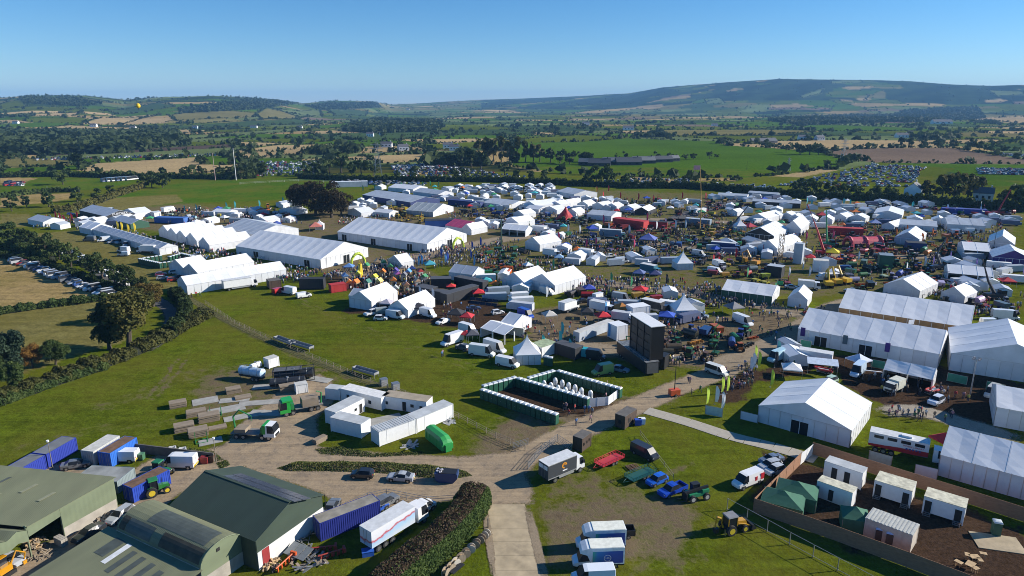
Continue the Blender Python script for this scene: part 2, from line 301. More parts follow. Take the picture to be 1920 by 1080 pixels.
def land():
    fine = np.arange(-47, 47.01, 0.15); az = np.concatenate([np.arange(-180, -47, 4.0), fine, np.arange(48, 180, 4.0)]); az = np.radians(az)
    rr = np.concatenate([[6, 20, 40, 60], np.geomspace(72, 620, 230), np.geomspace(626, 9500, 240), np.geomspace(9900, 15000, 6)])
    A, Rr = np.meshgrid(az, rr); na, nr = len(az), len(rr)
    X = np.sin(A)*Rr; Y = np.cos(A)*Rr; Z = land_z(X, Y)
    Z += np.where((Rr > 60) & (Rr < 700), 0.0, 0.0)
    V = np.stack([X, Y, Z], -1).reshape(-1, 3)
    i = np.arange(nr-1)[:, None]*na+np.arange(na)[None, :]; j = np.arange(nr-1)[:, None]*na+(np.arange(na)[None, :]+1) % na
    F = np.stack([i, j, j+na, i+na], -1).reshape(-1, 4)[:, ::-1]
    x, y, z = V[:, 0], V[:, 1], V[:, 2]; r = np.hypot(x, y)
    # patchwork of small fields between hedges
    C = np.tile(np.array(GREEN), (len(V), 1))
    ky, kc = FIELD_KD, FIELD_COL
    far = np.where((r > 640) & (y > 0))[0]
    fx, fy = field_xy(x[far], y[far])
    idx = np.array([ky.find((a, b, 0))[1] for a, b in zip(fx, fy)])
    C[far] = kc[idx]
    u = np.full(len(V), -9999.0); v = u.copy(); ok = y > 20
    u[ok], v[ok] = pix(x[ok], y[ok], z[ok])
    # woods on the hills, as the photograph has them
    w = wobble(x, y, 1300.0, 12, 5)
    uu = 960+FPX*np.tan(np.clip(np.arctan2(x, y), -1.1, 1.1))/CP
    wooded = (r > 5200) & (uu > 900) & (z > 25) & (w > -.9); C[wooded] = np.array(WOOD)*(1.25+.5*np.clip(wobble(x, y, 420., 9, 11), -1, 1))[wooded][:, None]
    wooded = (r > 2600) & (uu <= 900) & (z > 70) & (w > 0.5); C[wooded] = np.array(WOOD)*1.5
    for col, poly in FIELDS: C[inpoly(u, v, poly) & ok] = col
    for poly in WOODS: C[inpoly(u, v, poly) & ok] = WOOD
    near = (r < 700) & (y > 0)
    x2, y2 = x[near], y[near]; wob = wobble(x2, y2, 26.0, 10, 2)*0.9
    y3 = y2+wobble(x2, y2, 31.0, 10, 9)*0.9; x3 = x2+wob; jit = np.random.default_rng(5).normal(0, 1, (9, 2))*0.011
    rn = np.maximum(r[near], 120)
    samp = [pix(x3+a*rn, y3+b*rn, z[near]) for a, b in jit]
    def soft(poly): return sum(inpoly(un, vn, poly).astype(float) for un, vn in samp)/9
    bare = np.zeros(near.sum()); mul_shade = np.zeros(near.sum())
    for pts, hw, st in BARE_LINES:
        d = seg_dist(x2+wob*.4, y2, [G(*p) for p in pts]); bare = np.maximum(bare, st*np.clip(1.6-d/hw, 0, 1))
    for st, poly in BARE_AREAS: bare = np.maximum(bare, st*soft(poly))
    for st, poly in MULCH_SHADE_AREAS: mul_shade = np.maximum(mul_shade, st*soft(poly))
    Mk = np.zeros((len(V), 4)); Mk[near, 0] = bare; Mk[near, 1] = mul_shade; Mk[near, 2] = 1; Mk[:, 3] = 1
    me = npmesh('ground', V, F, ground_mat())
    me.polygons.foreach_set('use_smooth', np.ones(len(F), bool))
    a = me.attributes.new('field', 'FLOAT_COLOR', 'POINT'); a.data.foreach_set('color', np.concatenate([C, np.ones((len(V), 1))], 1).astype(np.float32).ravel())
    a = me.attributes.new('wear_shade', 'FLOAT_COLOR', 'POINT'); a.data.foreach_set('color', Mk.astype(np.float32).ravel())
    return tag(link('ground', me), kind='structure')
def nnode(n, t, **k):
    x = n.nodes.new(t)
    for a, b in k.items(): setattr(x, a, b)
    return x
def noise(n, vec, scale, detail=5, rough=0.6):
    z = n.nodes.new('ShaderNodeTexNoise'); z.inputs['Scale'].default_value = scale; z.inputs['Detail'].default_value = detail; z.inputs['Roughness'].default_value = rough
    n.links.new(vec, z.inputs['Vector']); return z.outputs['Fac']
def mrange(n, val, a, b, c, d):
    m = n.nodes.new('ShaderNodeMapRange'); m.inputs['From Min'].default_value = a; m.inputs['From Max'].default_value = b; m.inputs['To Min'].default_value = c; m.inputs['To Max'].default_value = d
    n.links.new(val, m.inputs['Value']); return m.outputs[0]
def mixc(n, f, a, b):
    m = n.nodes.new('ShaderNodeMix'); m.data_type = 'RGBA'
    for k, s in (('Factor', f), ('A', a), ('B', b)):
        if isinstance(s, tuple): m.inputs[k].default_value = s
        elif isinstance(s, float): m.inputs[k].default_value = s
        else: n.links.new(s, m.inputs[k])
    return m.outputs['Result']
def mth(n, op, a, b):
    m = n.nodes.new('ShaderNodeMath'); m.operation = op
    for k, s in enumerate((a, b)):
        if isinstance(s, (int, float)): m.inputs[k].default_value = s
        else: n.links.new(s, m.inputs[k])
    return m.outputs[0]
def scalec(n, col, f):
    m = n.nodes.new('ShaderNodeVectorMath'); m.operation = 'SCALE'; n.links.new(col, m.inputs[0]); n.links.new(f, m.inputs['Scale']); return m.outputs[0]
def ground_mat():
    m = bpy.data.materials.new('grassland'); m.use_nodes = True; n = m.node_tree; p = n.nodes['Principled BSDF']
    p.inputs['Roughness'].default_value = 0.95; p.inputs['Specular IOR Level'].default_value = 0.0
    g = nnode(n, 'ShaderNodeNewGeometry').outputs['Position']
    fc = nnode(n, 'ShaderNodeAttribute', attribute_name='field').outputs['Color']
    ws = nnode(n, 'ShaderNodeAttribute', attribute_name='wear_shade'); sep = nnode(n, 'ShaderNodeSeparateColor'); n.links.new(ws.outputs['Color'], sep.inputs[0])
    big = noise(n, g, 0.035, 6, 0.65); mid = noise(n, g, 0.35, 6, 0.7); fine = noise(n, g, 1.6, 6, 0.8); vast = noise(n, g, 0.006, 5, 0.6)
    # mowing / driving streaks along the show field
    mp = nnode(n, 'ShaderNodeMapping'); mp.inputs['Rotation'].default_value = (0, 0, R(38)); mp.inputs['Scale'].default_value = (0.03, 0.5, 1); n.links.new(g, mp.inputs[0])
    streak = noise(n, mp.outputs[0], 1.0, 5, 0.7)
    f = mth(n, 'MULTIPLY', mrange(n, mid, 0.3, 0.7, 0.6, 1.4), mrange(n, fine, 0.3, 0.7, 0.55, 1.45))
    f = mth(n, 'MULTIPLY', f, mrange(n, streak, 0.3, 0.7, 0.78, 1.22))
    f = mth(n, 'MULTIPLY', f, mrange(n, vast, 0.3, 0.7, 0.82, 1.18))
    grass = scalec(n, fc, f)
    # dry yellow patches in the sward
    yel = mixc(n, 0.55, grass, (0.15, 0.125, 0.02, 1))
    grass = mixc(n, mth(n, 'MULTIPLY', mrange(n, big, 0.42, 0.62, 0.0, 0.9), sep.outputs[2]), grass, yel)
    dk = scalec(n, grass, mrange(n, mid, 0.55, 0.8, 1.0, 0.55)); grass = mixc(n, 0.6, grass, dk)
    earth = mixc(n, mrange(n, mid, 0.3, 0.7, 0.0, 1.0), (0.215, 0.165, 0.105, 1), (0.12, 0.088, 0.052, 1))
    mulch_shade = mixc(n, mrange(n, fine, 0.35, 0.65, 0.0, 1.0), (0.030, 0.019, 0.012, 1), (0.085, 0.052, 0.033, 1))
    br = mth(n, 'ADD', sep.outputs[0], mrange(n, mid, 0.25, 0.75, -0.42, 0.42)); br = mth(n, 'ADD', br, mrange(n, fine, 0.3, 0.7, -0.12, 0.12))
    br = mth(n, 'MULTIPLY', mrange(n, br, 0.3, 0.7, 0, 1), mrange(n, sep.outputs[0], 0.02, 0.2, 0, 1))
    c = mixc(n, br, grass, earth)
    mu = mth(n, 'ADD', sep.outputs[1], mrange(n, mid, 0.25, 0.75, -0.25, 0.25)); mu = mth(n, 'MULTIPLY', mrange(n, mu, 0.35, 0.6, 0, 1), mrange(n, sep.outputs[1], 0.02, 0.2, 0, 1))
    c = mixc(n, mu, c, mulch_shade)
    n.links.new(c, p.inputs['Base Color'])
    b = nnode(n, 'ShaderNodeBump'); b.inputs['Strength'].default_value = 0.6; b.inputs['Distance'].default_value = 0.25
    n.links.new(mth(n, 'ADD', fine, mth(n, 'MULTIPLY', mid, 1.5)), b.inputs['Height']); n.links.new(b.outputs[0], p.inputs['Normal'])
    MATS['grassland'] = m; return m
# seeds of the field patchwork (fields are drawn out sideways along the valley)
def field_xy(x, y):
    a = R(12); return (x*math.cos(a)+y*math.sin(a))/1.5, (-x*math.sin(a)+y*math.cos(a))
WOODS = [[(0, 249), (330, 251), (352, 270), (200, 288), (0, 291)], [(35, 183), (130, 182), (190, 195), (150, 200), (60, 195)], [(330, 205), (480, 186), (560, 194), (480, 205), (350, 212)], [(570, 198), (700, 192), (720, 202), (600, 206)],
 [(640, 245), (700, 225), (830, 228), (820, 246), (700, 250)], [(1650, 224), (1700, 205), (1830, 200), (1850, 222), (1700, 230)], [(1440, 226), (1600, 216), (1720, 218), (1700, 228), (1500, 235)]]
_s = []
for gx in range(-44, 45):
    for gy in range(2, 62):
        st = 165 if gy < 14 else 165
        _s.append(((gx+random.uniform(-.4, .4))*st, (gy+random.uniform(-.4, .4))*st))
FIELD_KD = kdtree.KDTree(len(_s))
for i, q in enumerate(_s): FIELD_KD.insert((q[0], q[1], 0), i)
FIELD_KD.balance()
_pal = [GREEN]*9+[BRIGHT]*6+[DGREEN]*5+[PALE]*5+[OLIVE]*3+[TAN]*3+[STRAW, BROWN, WOOD]
FIELD_COL = np.array([np.array(random.choice(_pal))*random.uniform(0.85, 1.15) for _ in _s])
GROUND = land()
# ---------------------------------------------------------------- tracks, yard, lane, concrete
def soft_mat(name, c1, c2, c3, scale=0.6, lo=0.25, hi=0.65, rough=0.95, streak=None):
    """loose surface whose rim breaks up into the grass"""
    m = bpy.data.materials.new(name); m.use_nodes = True; n = m.node_tree; p = n.nodes['Principled BSDF']
    p.inputs['Roughness'].default_value = rough; p.inputs['Specular IOR Level'].default_value = 0.15
    g = nnode(n, 'ShaderNodeNewGeometry').outputs['Position']; e = nnode(n, 'ShaderNodeAttribute', attribute_name='edge').outputs['Fac']
    a = noise(n, g, scale*0.25, 6, 0.7); b = noise(n, g, scale, 6, 0.7); c = noise(n, g, scale*5, 4, 0.7)
    col = mixc(n, mrange(n, a, 0.35, 0.65, 0, 1), (*c1, 1), (*c2, 1)); col = mixc(n, mrange(n, b, 0.5, 0.72, 0, 0.8), col, (*c3, 1))
    f = mrange(n, c, 0.3, 0.7, 0.82, 1.18)
    if streak:
        mp = nnode(n, 'ShaderNodeMapping'); mp.inputs['Rotation'].default_value = (0, 0, streak); mp.inputs['Scale'].default_value = (0.04, 0.9, 1); n.links.new(g, mp.inputs[0])
        f = mth(n, 'MULTIPLY', f, mrange(n, noise(n, mp.outputs[0], 1.0, 5, 0.7), 0.3, 0.7, 0.78, 1.2))
    n.links.new(scalec(n, col, f), p.inputs['Base Color'])
    bp = nnode(n, 'ShaderNodeBump'); bp.inputs['Strength'].default_value = 0.4; bp.inputs['Distance'].default_value = 0.1; n.links.new(c, bp.inputs['Height']); n.links.new(bp.outputs[0], p.inputs['Normal'])
    al = mth(n, 'ADD', e, mrange(n, b, 0.25, 0.75, -0.3, 0.3)); al = mth(n, 'ADD', al, mrange(n, c, 0.3, 0.7, -0.12, 0.12)); al = mrange(n, al, lo, hi, 0, 1)
    n.links.new(al, p.inputs['Alpha']); MATS[name] = m; return m
def smooth_line(pts, step=2.0):
    out = []
    for i in range(len(pts)-1):
        p0, p1, p2, p3 = pts[max(i-1, 0)], pts[i], pts[i+1], pts[min(i+2, len(pts)-1)]
        k = max(1, int((p2-p1).length/step))
        for j in range(k):
            t = j/k; out.append(0.5*((2*p1)+(p2-p0)*t+(2*p0-5*p1+4*p2-p3)*t*t+(3*p1-p0-3*p2+p3)*t**3))
    return out+[pts[-1]]
def sheet(name, V, F, E, mat, z):
    V = np.array(V, float); V[:, 2] = z; me = npmesh(name, V, np.array(F), mat)
    a = me.attributes.new('edge', 'FLOAT', 'POINT'); a.data.foreach_set('value', np.array(E, np.float32)); return tag(link(name, me), kind='structure')
def strip(name, px, hw, mat, z):
    L = smooth_line([G(*p) for p in px]); V = []; E = []; F = []; prof = [(-1.25, 0), (-0.9, 0.45), (-0.5, 1), (0, 1), (0.5, 1), (0.9, 0.45), (1.25, 0)]; k = len(prof)
    for i, p in enumerate(L):
        d = (L[min(i+1, len(L)-1)]-L[max(i-1, 0)]).normalized(); nn = Vector((-d.y, d.x, 0)); fade = min(1, i/3, (len(L)-1-i)/3)
        for o, e in prof: V.append(p+nn*o*hw); E.append(e*fade)
    for i in range(len(L)-1):
        for j in range(k-1): F.append((i*k+j, (i+1)*k+j, (i+1)*k+j+1, i*k+j+1)[::-1])
    return sheet(name, V, F, E, mat, z)
def area(name, px, mat, z, soft=2.2, step=0.9):
    P = [G(*p) for p in px]; xs = [p.x for p in P]; ys = [p.y for p in P]
    gx = np.arange(min(xs)-step, max(xs)+2*step, step); gy = np.arange(min(ys)-step, max(ys)+2*step, step); X, Y = np.meshgrid(gx, gy)
    ins = inpoly(X, Y, [(p.x, p.y) for p in P]); d = seg_dist(X, Y, P+[P[0]]); E = np.where(ins, np.clip(0.35+d/soft, 0, 1), np.clip(0.35-d/soft, 0, 1))
    ny, nx = X.shape; i = np.arange(ny-1)[:, None]*nx+np.arange(nx-1)[None, :]; F = np.stack([i, i+1, i+nx+1, i+nx], -1).reshape(-1, 4); e = E.ravel()
    F = F[e[F].max(1) > 0.01]; use = np.unique(F); mp = np.zeros(nx*ny, int); mp[use] = np.arange(len(use))
    V = np.stack([X.ravel(), Y.ravel(), X.ravel()*0], 1)[use]
    return sheet(name, V, mp[F], e[use], mat, z)
gravel = soft_mat('gravel', (0.35, 0.262, 0.165), (0.28, 0.215, 0.145), (0.16, 0.13, 0.10), 0.6, streak=R(15))
dirt = soft_mat('trodden_dirt', (0.30, 0.235, 0.16), (0.25, 0.195, 0.13), (0.17, 0.125, 0.08), 0.7)
tarm = soft_mat('worn_tarmac', (0.115, 0.11, 0.108), (0.09, 0.088, 0.086), (0.14, 0.13, 0.12), 0.5)
area('gravel_yard', [(300, 848), (370, 846), (420, 835), (450, 795), (520, 735), (600, 700), (645, 735), (595, 785), (600, 838), (700, 848), (860, 856), (960, 846), (1010, 818), (1060, 792), (1190, 742), (1320, 690), (1400, 655), (1440, 665), (1380, 705), (1290, 737), (1215, 772), (1110, 818), (1010, 868), (985, 890), (1000, 915), (1000, 946), (905, 950), (880, 932), (770, 955), (640, 952), (600, 925), (450, 876), (330, 930), (300, 965), (200, 1015), (120, 1065), (80, 1110), (-60, 1110), (-60, 1075), (60, 1030), (200, 960), (255, 930), (220, 905), (60, 900), (90, 868), (250, 880)], gravel, 0.012)
strip('dirt_path', [(1330, 690), (1400, 665), (1480, 628), (1530, 595), (1580, 570), (1660, 555)], 4.0, dirt, 0.018)
strip('dirt_path', [(1080, 528), (1180, 536), (1300, 552), (1420, 572), (1500, 590), (1540, 596)], 4.5, dirt, 0.024)
strip('dirt_path', [(640, 520), (760, 488), (860, 466), (960, 446), (1080, 440)], 6.5, dirt, 0.018)
strip('dirt_path', [(1000, 660), (1080, 650), (1180, 660), (1290, 672), (1350, 680)], 4.5, dirt, 0.030)
strip('dirt_path', [(330, 545), (420, 598), (540, 655), (680, 712), (800, 752)], 1.5, soft_mat('worn_grass_track', (0.16, 0.14, 0.055), (0.13, 0.125, 0.045), (0.10, 0.10, 0.035), 0.9, 0.35, 1.2), 0.012)
strip('dirt_path', [(1060, 445), (1200, 455), (1340, 470), (1440, 480), (1560, 480), (1760, 480), (1930, 470)], 5, dirt, 0.02)
strip('dirt_path', [(1250, 420), (1300, 398), (1350, 385), (1390, 366)], 6, tarm, 0.02)
strip('dirt_path', [(980, 400), (1100, 408), (1250, 412), (1400, 418), (1600, 425)], 5, dirt, 0.02)
strip('gravel_path', [(1640, 775), (1720, 770), (1800, 792), (1930, 830)], 3.2, soft_mat('pale_stone_path', (0.36, 0.31, 0.24), (0.31, 0.27, 0.21), (0.24, 0.2, 0.15), 0.7), 0.018)
strip('farm_lane', [(262, 664), (296, 640), (321, 610), (322, 588), (306, 570), (280, 556), (245, 545), (200, 520), (150, 490), (95, 462)], 2.3, tarm, 0.02)
conc = M('concrete', (0.41, 0.325, 0.205), 0.9, var=0.22, scale=0.5, bump=0.3, dirt=0.6)
# concrete road of cast slabs, panels of the temporary roadway
road = tag(empty('concrete_road', G(962, 1010)), kind='structure')
L0, L1, R0, R1 = G(908, 946), G(928, 1100), G(984, 946), G(1024, 1100)
for i in range(6):
    a, b = i/6, (i+1)/6; g = 0.0008
    q = [L0.lerp(L1, a+g), R0.lerp(R1, a+g), R0.lerp(R1, b-g), L0.lerp(L1, b-g)]; o = road.location
    MB().add([p-o for p in q]+[p-o+Vector((0, 0, 0.06)) for p in q], [(4, 7, 6, 5), (0, 1, 5, 4), (1, 2, 6, 5), (2, 3, 7, 6), (3, 0, 4, 7)]).build('slab', conc, road)
strip('dirt_path', [(907, 940), (914, 990), (922, 1050), (930, 1105)], .55, dirt, .075); strip('dirt_path', [(986, 940), (1000, 995), (1012, 1045), (1028, 1105)], .7, dirt, .075)
tw = tag(empty('panel_roadway', G(1360, 810)), kind='structure')
pl = smooth_line([G(1212, 770), G(1290, 792), G(1370, 818), G(1450, 838), G(1530, 862)], 2.0)
pm = MB().box((0, 0, 0.045), (2.0, 3.3, 0.05)).mesh('panel', M('roadway_panel', (0.40, 0.36, 0.29), 0.75, var=0.15, scale=0.6, dirt=0.4))
for i in range(len(pl)-1):
    c = (pl[i]+pl[i+1])/2; q = link('panel', pm, tw, c-tw.location, dirz(pl[i], pl[i+1])); q.scale = ((pl[i+1]-pl[i]).length/2.04, 1, 1)
# ---------------------------------------------------------------- vegetation
LM = dict(
 dark=leaf_mat('leaves_dark', ((0.02, 0.034, 0.01), (0.042, 0.066, 0.018), (0.078, 0.105, 0.03))),
 green=leaf_mat('leaves_green', ((0.024, 0.044, 0.012), (0.055, 0.088, 0.022), (0.11, 0.14, 0.034))),
 olive=leaf_mat('leaves_olive', ((0.036, 0.044, 0.012), (0.085, 0.088, 0.022), (0.16, 0.135, 0.032))),
 gold=leaf_mat('leaves_gold', ((0.060, 0.050, 0.012), (0.13, 0.095, 0.022), (0.20, 0.125, 0.025))),
 orange=leaf_mat('leaves_orange', ((0.09, 0.05, 0.014), (0.20, 0.10, 0.02), (0.26, 0.14, 0.03))),
 maroon=leaf_mat('leaves_maroon', ((0.022, 0.016, 0.010), (0.040, 0.030, 0.014), (0.062, 0.048, 0.018))),
 blue=leaf_mat('leaves_blue_green', ((0.014, 0.030, 0.018), (0.030, 0.055, 0.032), (0.055, 0.085, 0.045))),
 far=leaf_mat('leaves_far', ((0.015, 0.027, 0.010), (0.032, 0.052, 0.016), (0.066, 0.088, 0.026)), 0.02),
 grass=leaf_mat('long_grass', ((0.045, 0.058, 0.014), (0.09, 0.105, 0.024), (0.15, 0.145, 0.04)), .6),
 conifer=leaf_mat('leaves_conifer', ((0.028, 0.052, 0.012), (0.055, 0.092, 0.018), (0.095, 0.13, 0.03)), 1.2),
 brown=leaf_mat('leaves_dry_top', ((0.045, 0.035, 0.02), (0.09, 0.062, 0.035), (0.14, 0.09, 0.055)), 0.8))
bark = M('bark', (0.075, 0.058, 0.042), 0.95, var=0.3, scale=4, bump=0.5)
def leaf_quads(C, N, size, rng, jit=0.9):
    """leaf faces at points C facing roughly N"""
    n = len(C); D = N+rng.normal(0, jit, (n, 3)); D /= np.linalg.norm(D, axis=1)[:, None]+1e-9
    A = np.cross(D, rng.normal(0, 1, (n, 3))); A /= np.linalg.norm(A, axis=1)[:, None]+1e-9; B = np.cross(D, A)
    s = (size*rng.uniform(0.55, 1.3, n))[:, None] if np.isscalar(size) else (size*rng.uniform(0.55, 1.3, n))[:, None]
    k = rng.uniform(0.5, 1.0, n)[:, None]
    V = np.stack([C-A*s, C-B*s*k, C+A*s, C+B*s*k], 1).reshape(-1, 3); F = np.arange(4*n).reshape(-1, 4); return V, F
def crown_pts(rng, rx, ry, rz, z0, nc, nl, spread=0.30, open_=0.0):
    t = rng.normal(0, 1, (nc, 3)); t /= np.linalg.norm(t, axis=1)[:, None]; t *= rng.uniform(0.45, 0.86, nc)[:, None]
    cs = t*np.array([rx, ry, rz]); cr = rng.uniform(0.6, 1.25, nc)*spread
    w = cr**2; pick = rng.choice(nc, nl, p=w/w.sum()); d = rng.normal(0, 1, (nl, 3)); d /= np.linalg.norm(d, axis=1)[:, None]
    d[:, 2] = np.where(d[:, 2] < -0.5, -d[:, 2]*0.5, d[:, 2])
    P = cs[pick]+d*(cr[pick]*rng.uniform(0.75, 1.08, nl))[:, None]*np.array([rx, ry, rz])
    P[:, 2] += z0; return P, d, cs+np.array([0, 0, z0])
def tree_meshes(seed, h, w, mat, nl, leaf, nc=16, trunk=0.22, low=0.16, shape=1.0):
    rng = np.random.default_rng(seed); rz = h*(1-low)/2*1.0; z0 = h*low+rz
    P, N, cs = crown_pts(rng, w/2*0.88, w/2*0.88, rz*0.9, z0, nc, nl)
    if shape != 1.0:   # narrow towards the top
        t = np.clip((P[:, 2]-h*low)/(h*(1-low)), 0, 1); P[:, :2] *= (1-(1-shape)*t)[:, None]
    V, F = leaf_quads(P, N, leaf, rng); cm = npmesh('crown', V, F, mat)
    b = MB(); tr = h*0.028+0.08
    top = Vector((rng.normal(0, .03)*h, rng.normal(0, .03)*h, h*0.62)); mid = Vector((rng.normal(0, .02)*h, rng.normal(0, .02)*h, h*0.3))
    b.tube([(0, 0, -0.1), (0, 0, h*.06), mid, top], [tr*1.35, tr, tr*.75, tr*.3], 7)
    for k in range(6 if nl > 600 else 3):
        c = Vector(cs[k % len(cs)]); s = mid.lerp(top, rng.uniform(0, .5)); b.tube([s, s.lerp(c, .5)+Vector((0, 0, h*.02)), c], [tr*.45, tr*.3, tr*.1], 5)
    return cm, b.mesh('trunk', bark)
PROTO = {}
def tree(p, h, w, kind, label, lod=1, group=None, cat='tree', name=None, low=0.14, shape=1.0):
    k = (kind, lod, random.randrange(4), shape, low, round(w/h*3)/3)
    if k not in PROTO:
        hh = 10.0; ww = 10.0*k[5]
        nl, lf, nc = ((7000, .22, 34), (1500, .42, 22), (420, .75, 14), (150, 1.15, 9))[lod]
        PROTO[k] = tree_meshes(len(PROTO)*7+k[2], hh, max(ww, 3.3), LM[kind], nl, lf, nc, low=low, shape=shape)
    cm, tm = PROTO[k]; s = h/10.0; sw = w/max(10.0*k[5], 3.3)
    e = empty(name or ('tree' if cat == 'tree' else cat), p, random.uniform(0, 6.28), label, cat, group); e.scale = (sw, sw, s)
    link('crown', cm, e); link('trunk', tm, e); return e
def px_h(v, px):     # metres of a standing thing that spans px photo rows at ground row v
    p = G(960, v); return px*math.hypot(p.y, CAM_H)/FPX*1.03
ORD = 'first second third fourth fifth sixth seventh eighth ninth tenth eleventh twelfth thirteenth fourteenth fifteenth sixteenth seventeenth eighteenth nineteenth twentieth'.split()
def ordn(i):
    if i < 20: return ORD[i]
    n = i+1; return f"{n}{'th' if 10 <= n % 100 <= 20 else {1: 'st', 2: 'nd', 3: 'rd'}.get(n % 10, 'th')}"
# near trees ---------------------------------------------------------------
for u, v, hp, wp, kd, lb in [
 (243, 655, 118, 84, 'olive', 'tall olive and gold tree beside the bend of the farm lane'),
 (206, 655, 92, 60, 'dark', 'dark green tree left of the tall olive tree by the lane'),
 (288, 575, 52, 52, 'gold', 'golden autumn tree where the lane meets the car hedge'),
 (262, 600, 70, 60, 'olive', 'olive tree between the golden tree and the tall lane tree'),
 (22, 712, 100, 62, 'blue', 'blue green spreading tree leaning over the hedge at the left edge'),
 (105, 684, 54, 48, 'green', 'round green bushy tree behind the bottom hedge'),
 (62, 690, 46, 50, 'orange', 'small orange autumn tree between the round green tree and the hedge'),
 (-6, 728, 84, 46, 'dark', 'dark tree cut by the left edge of the picture'),
 (30, 735, 62, 40, 'green', 'pale green sapling in the hedge under the spreading tree')]:
    tree(G(u, v), px_h(v, hp), px_h(v, wp)*1.12, kd, lb, 0, 'trees along the farm lane', low=0.03 if hp < 60 else 0.06)
for i, (u, v, hp, wp, kd) in enumerate([(6, 468, 46, 50, 'green'), (36, 477, 42, 48, 'dark'), (72, 492, 52, 52, 'dark'), (96, 496, 40, 40, 'dark'), (118, 512, 52, 46, 'green'), (146, 515, 36, 40, 'dark'), (176, 532, 52, 56, 'dark'), (200, 540, 38, 36, 'green'), (222, 553, 52, 46, 'dark'), (248, 556, 36, 40, 'dark')]):
    tree(G(u+16, v-9), px_h(v, hp), px_h(v, wp), kd, f'{ordn(i)} tree from the left in the hedge behind the parked cars', 1, 'trees in the car hedge', low=0.05)
for i, (u, v, hp, wp) in enumerate([(566, 398, 54, 56), (592, 404, 66, 64), (622, 408, 66, 62), (640, 402, 48, 40)]):
    tree(G(u, v), px_h(v, hp), px_h(v, wp)*1.2, 'maroon', f'{ordn(i)} tree from the left in the dark copse among the show tents', 0, 'dark copse inside the show', low=0.02)
# hedges -----------------------------------------------------------------
def hedge(px, w, h, kind, label, leaf=0.3, dens=26, top=None, name='hedge', world=False, rough=1.0):
    L = smooth_line([Vector(p) if world else G(*p) for p in px], 1.5); rng = np.random.default_rng(len(label)*13+len(px)); o = L[len(L)//2].copy()
    e = empty(name, o, 0, label, 'hedge'); b = MB(); rings = []
    for i, p in enumerate(L):
        d = (L[min(i+1, len(L)-1)]-L[max(i-1, 0)]).normalized(); nn = Vector((-d.y, d.x, 0)); q = p-o; k = 0.82*rng.uniform(.85, 1.1)
        if i in (0, len(L)-1): k *= .6
        rings.append([q-nn*w*.5*k, q-nn*w*.42*k+Vector((0, 0, h*.7*k)), q-nn*w*.2*k+Vector((0, 0, h*.88*k)), q+nn*w*.2*k+Vector((0, 0, h*.88*k)), q+nn*w*.42*k+Vector((0, 0, h*.7*k)), q+nn*w*.5*k])
    b.loft(rings, 0, True, True).build('stems', M('hedge_core', (0.016, 0.020, 0.009), 1.0, var=.4, scale=2), e)
    Ls = np.array([p for p in L]); seg = np.linalg.norm(np.diff(Ls, axis=0), axis=1); tot = seg.sum(); n = int(tot*(w+2*h)*dens/ (leaf/0.3)**2)
    s = rng.uniform(0, tot, n); cum = np.concatenate([[0], np.cumsum(seg)]); k = np.clip(np.searchsorted(cum, s)-1, 0, len(seg)-1); t = ((s-cum[k])/seg[k])[:, None]
    P = Ls[k]*(1-t)+Ls[k+1]*t; D = (Ls[k+1]-Ls[k])/seg[k][:, None]; Nn = np.stack([-D[:, 1], D[:, 0], 0*s], 1)
    bump = 1+rough*(0.16*np.sin(s*0.9+rng.uniform(0, 6))+0.12*np.sin(s*2.3)+0.1*np.sin(s*.31+1))
    a = rng.uniform(0, math.pi, n); ca, sa = np.cos(a), np.sin(a); rad = rng.uniform(.86, 1.12, n)*bump
    ss = np.sign(ca)*np.abs(ca)**0.6; sz = np.abs(sa)**0.6
    P = P+Nn*(ss*w/2*rad)[:, None]; P[:, 2] += sz*h*rad*0.95+0.05
    N = Nn*ca[:, None]; N[:, 2] += sa; V, F = leaf_quads(P, N, leaf, rng, .7); mi = None; mats = [LM[kind]]
    if top: mats.append(LM[top]); mi = (sz > 0.9) & (rng.uniform(0, 1, n) < .85)
    me = npmesh('foliage', V-np.array(o), F, mats, mi); link('foliage', me, e); return e
hedge([(-40, 765), (60, 730), (150, 700), (230, 672), (300, 640), (350, 612), (385, 594)], 4.6, 2.2, 'olive', 'rough overgrown hedge along the top of the green pasture', .28, 30)
hedge([(-40, 772), (40, 745), (120, 716), (200, 690)], 2.4, 1.5, 'green', 'low bramble strip at the foot of the overgrown hedge', .25, 26)
hedge([(-30, 594), (60, 580), (140, 570), (240, 557)], 2.6, 2.0, 'green', 'trimmed hedge between the two stubble fields', .3, 26)
hedge([(326, 556), (344, 572), (348, 592), (340, 612), (318, 632)], 3.2, 3.0, 'dark', 'dark tall hedge on the inside of the lane bend', .3, 30)
hedge([(-20, 478), (76, 496), (146, 520), (245, 556)], 2.6, 2.2, 'dark', 'hedge bottom under the trees beside the parked cars', .35, 22)
hedge([(-40, 462), (30, 470), (100, 492)], 3.5, 3.5, 'green', 'thick hedge above the parked vans at the left edge', .4, 22)
# the clipped conifer hedge by the concrete road
hedge([(893, 942), (868, 985), (820, 1035), (760, 1085), (715, 1130)], 4.6, 3.4, 'conifer', 'big clipped conifer hedge with brown top beside the concrete road', .14, 80, 'brown', rough=.15)
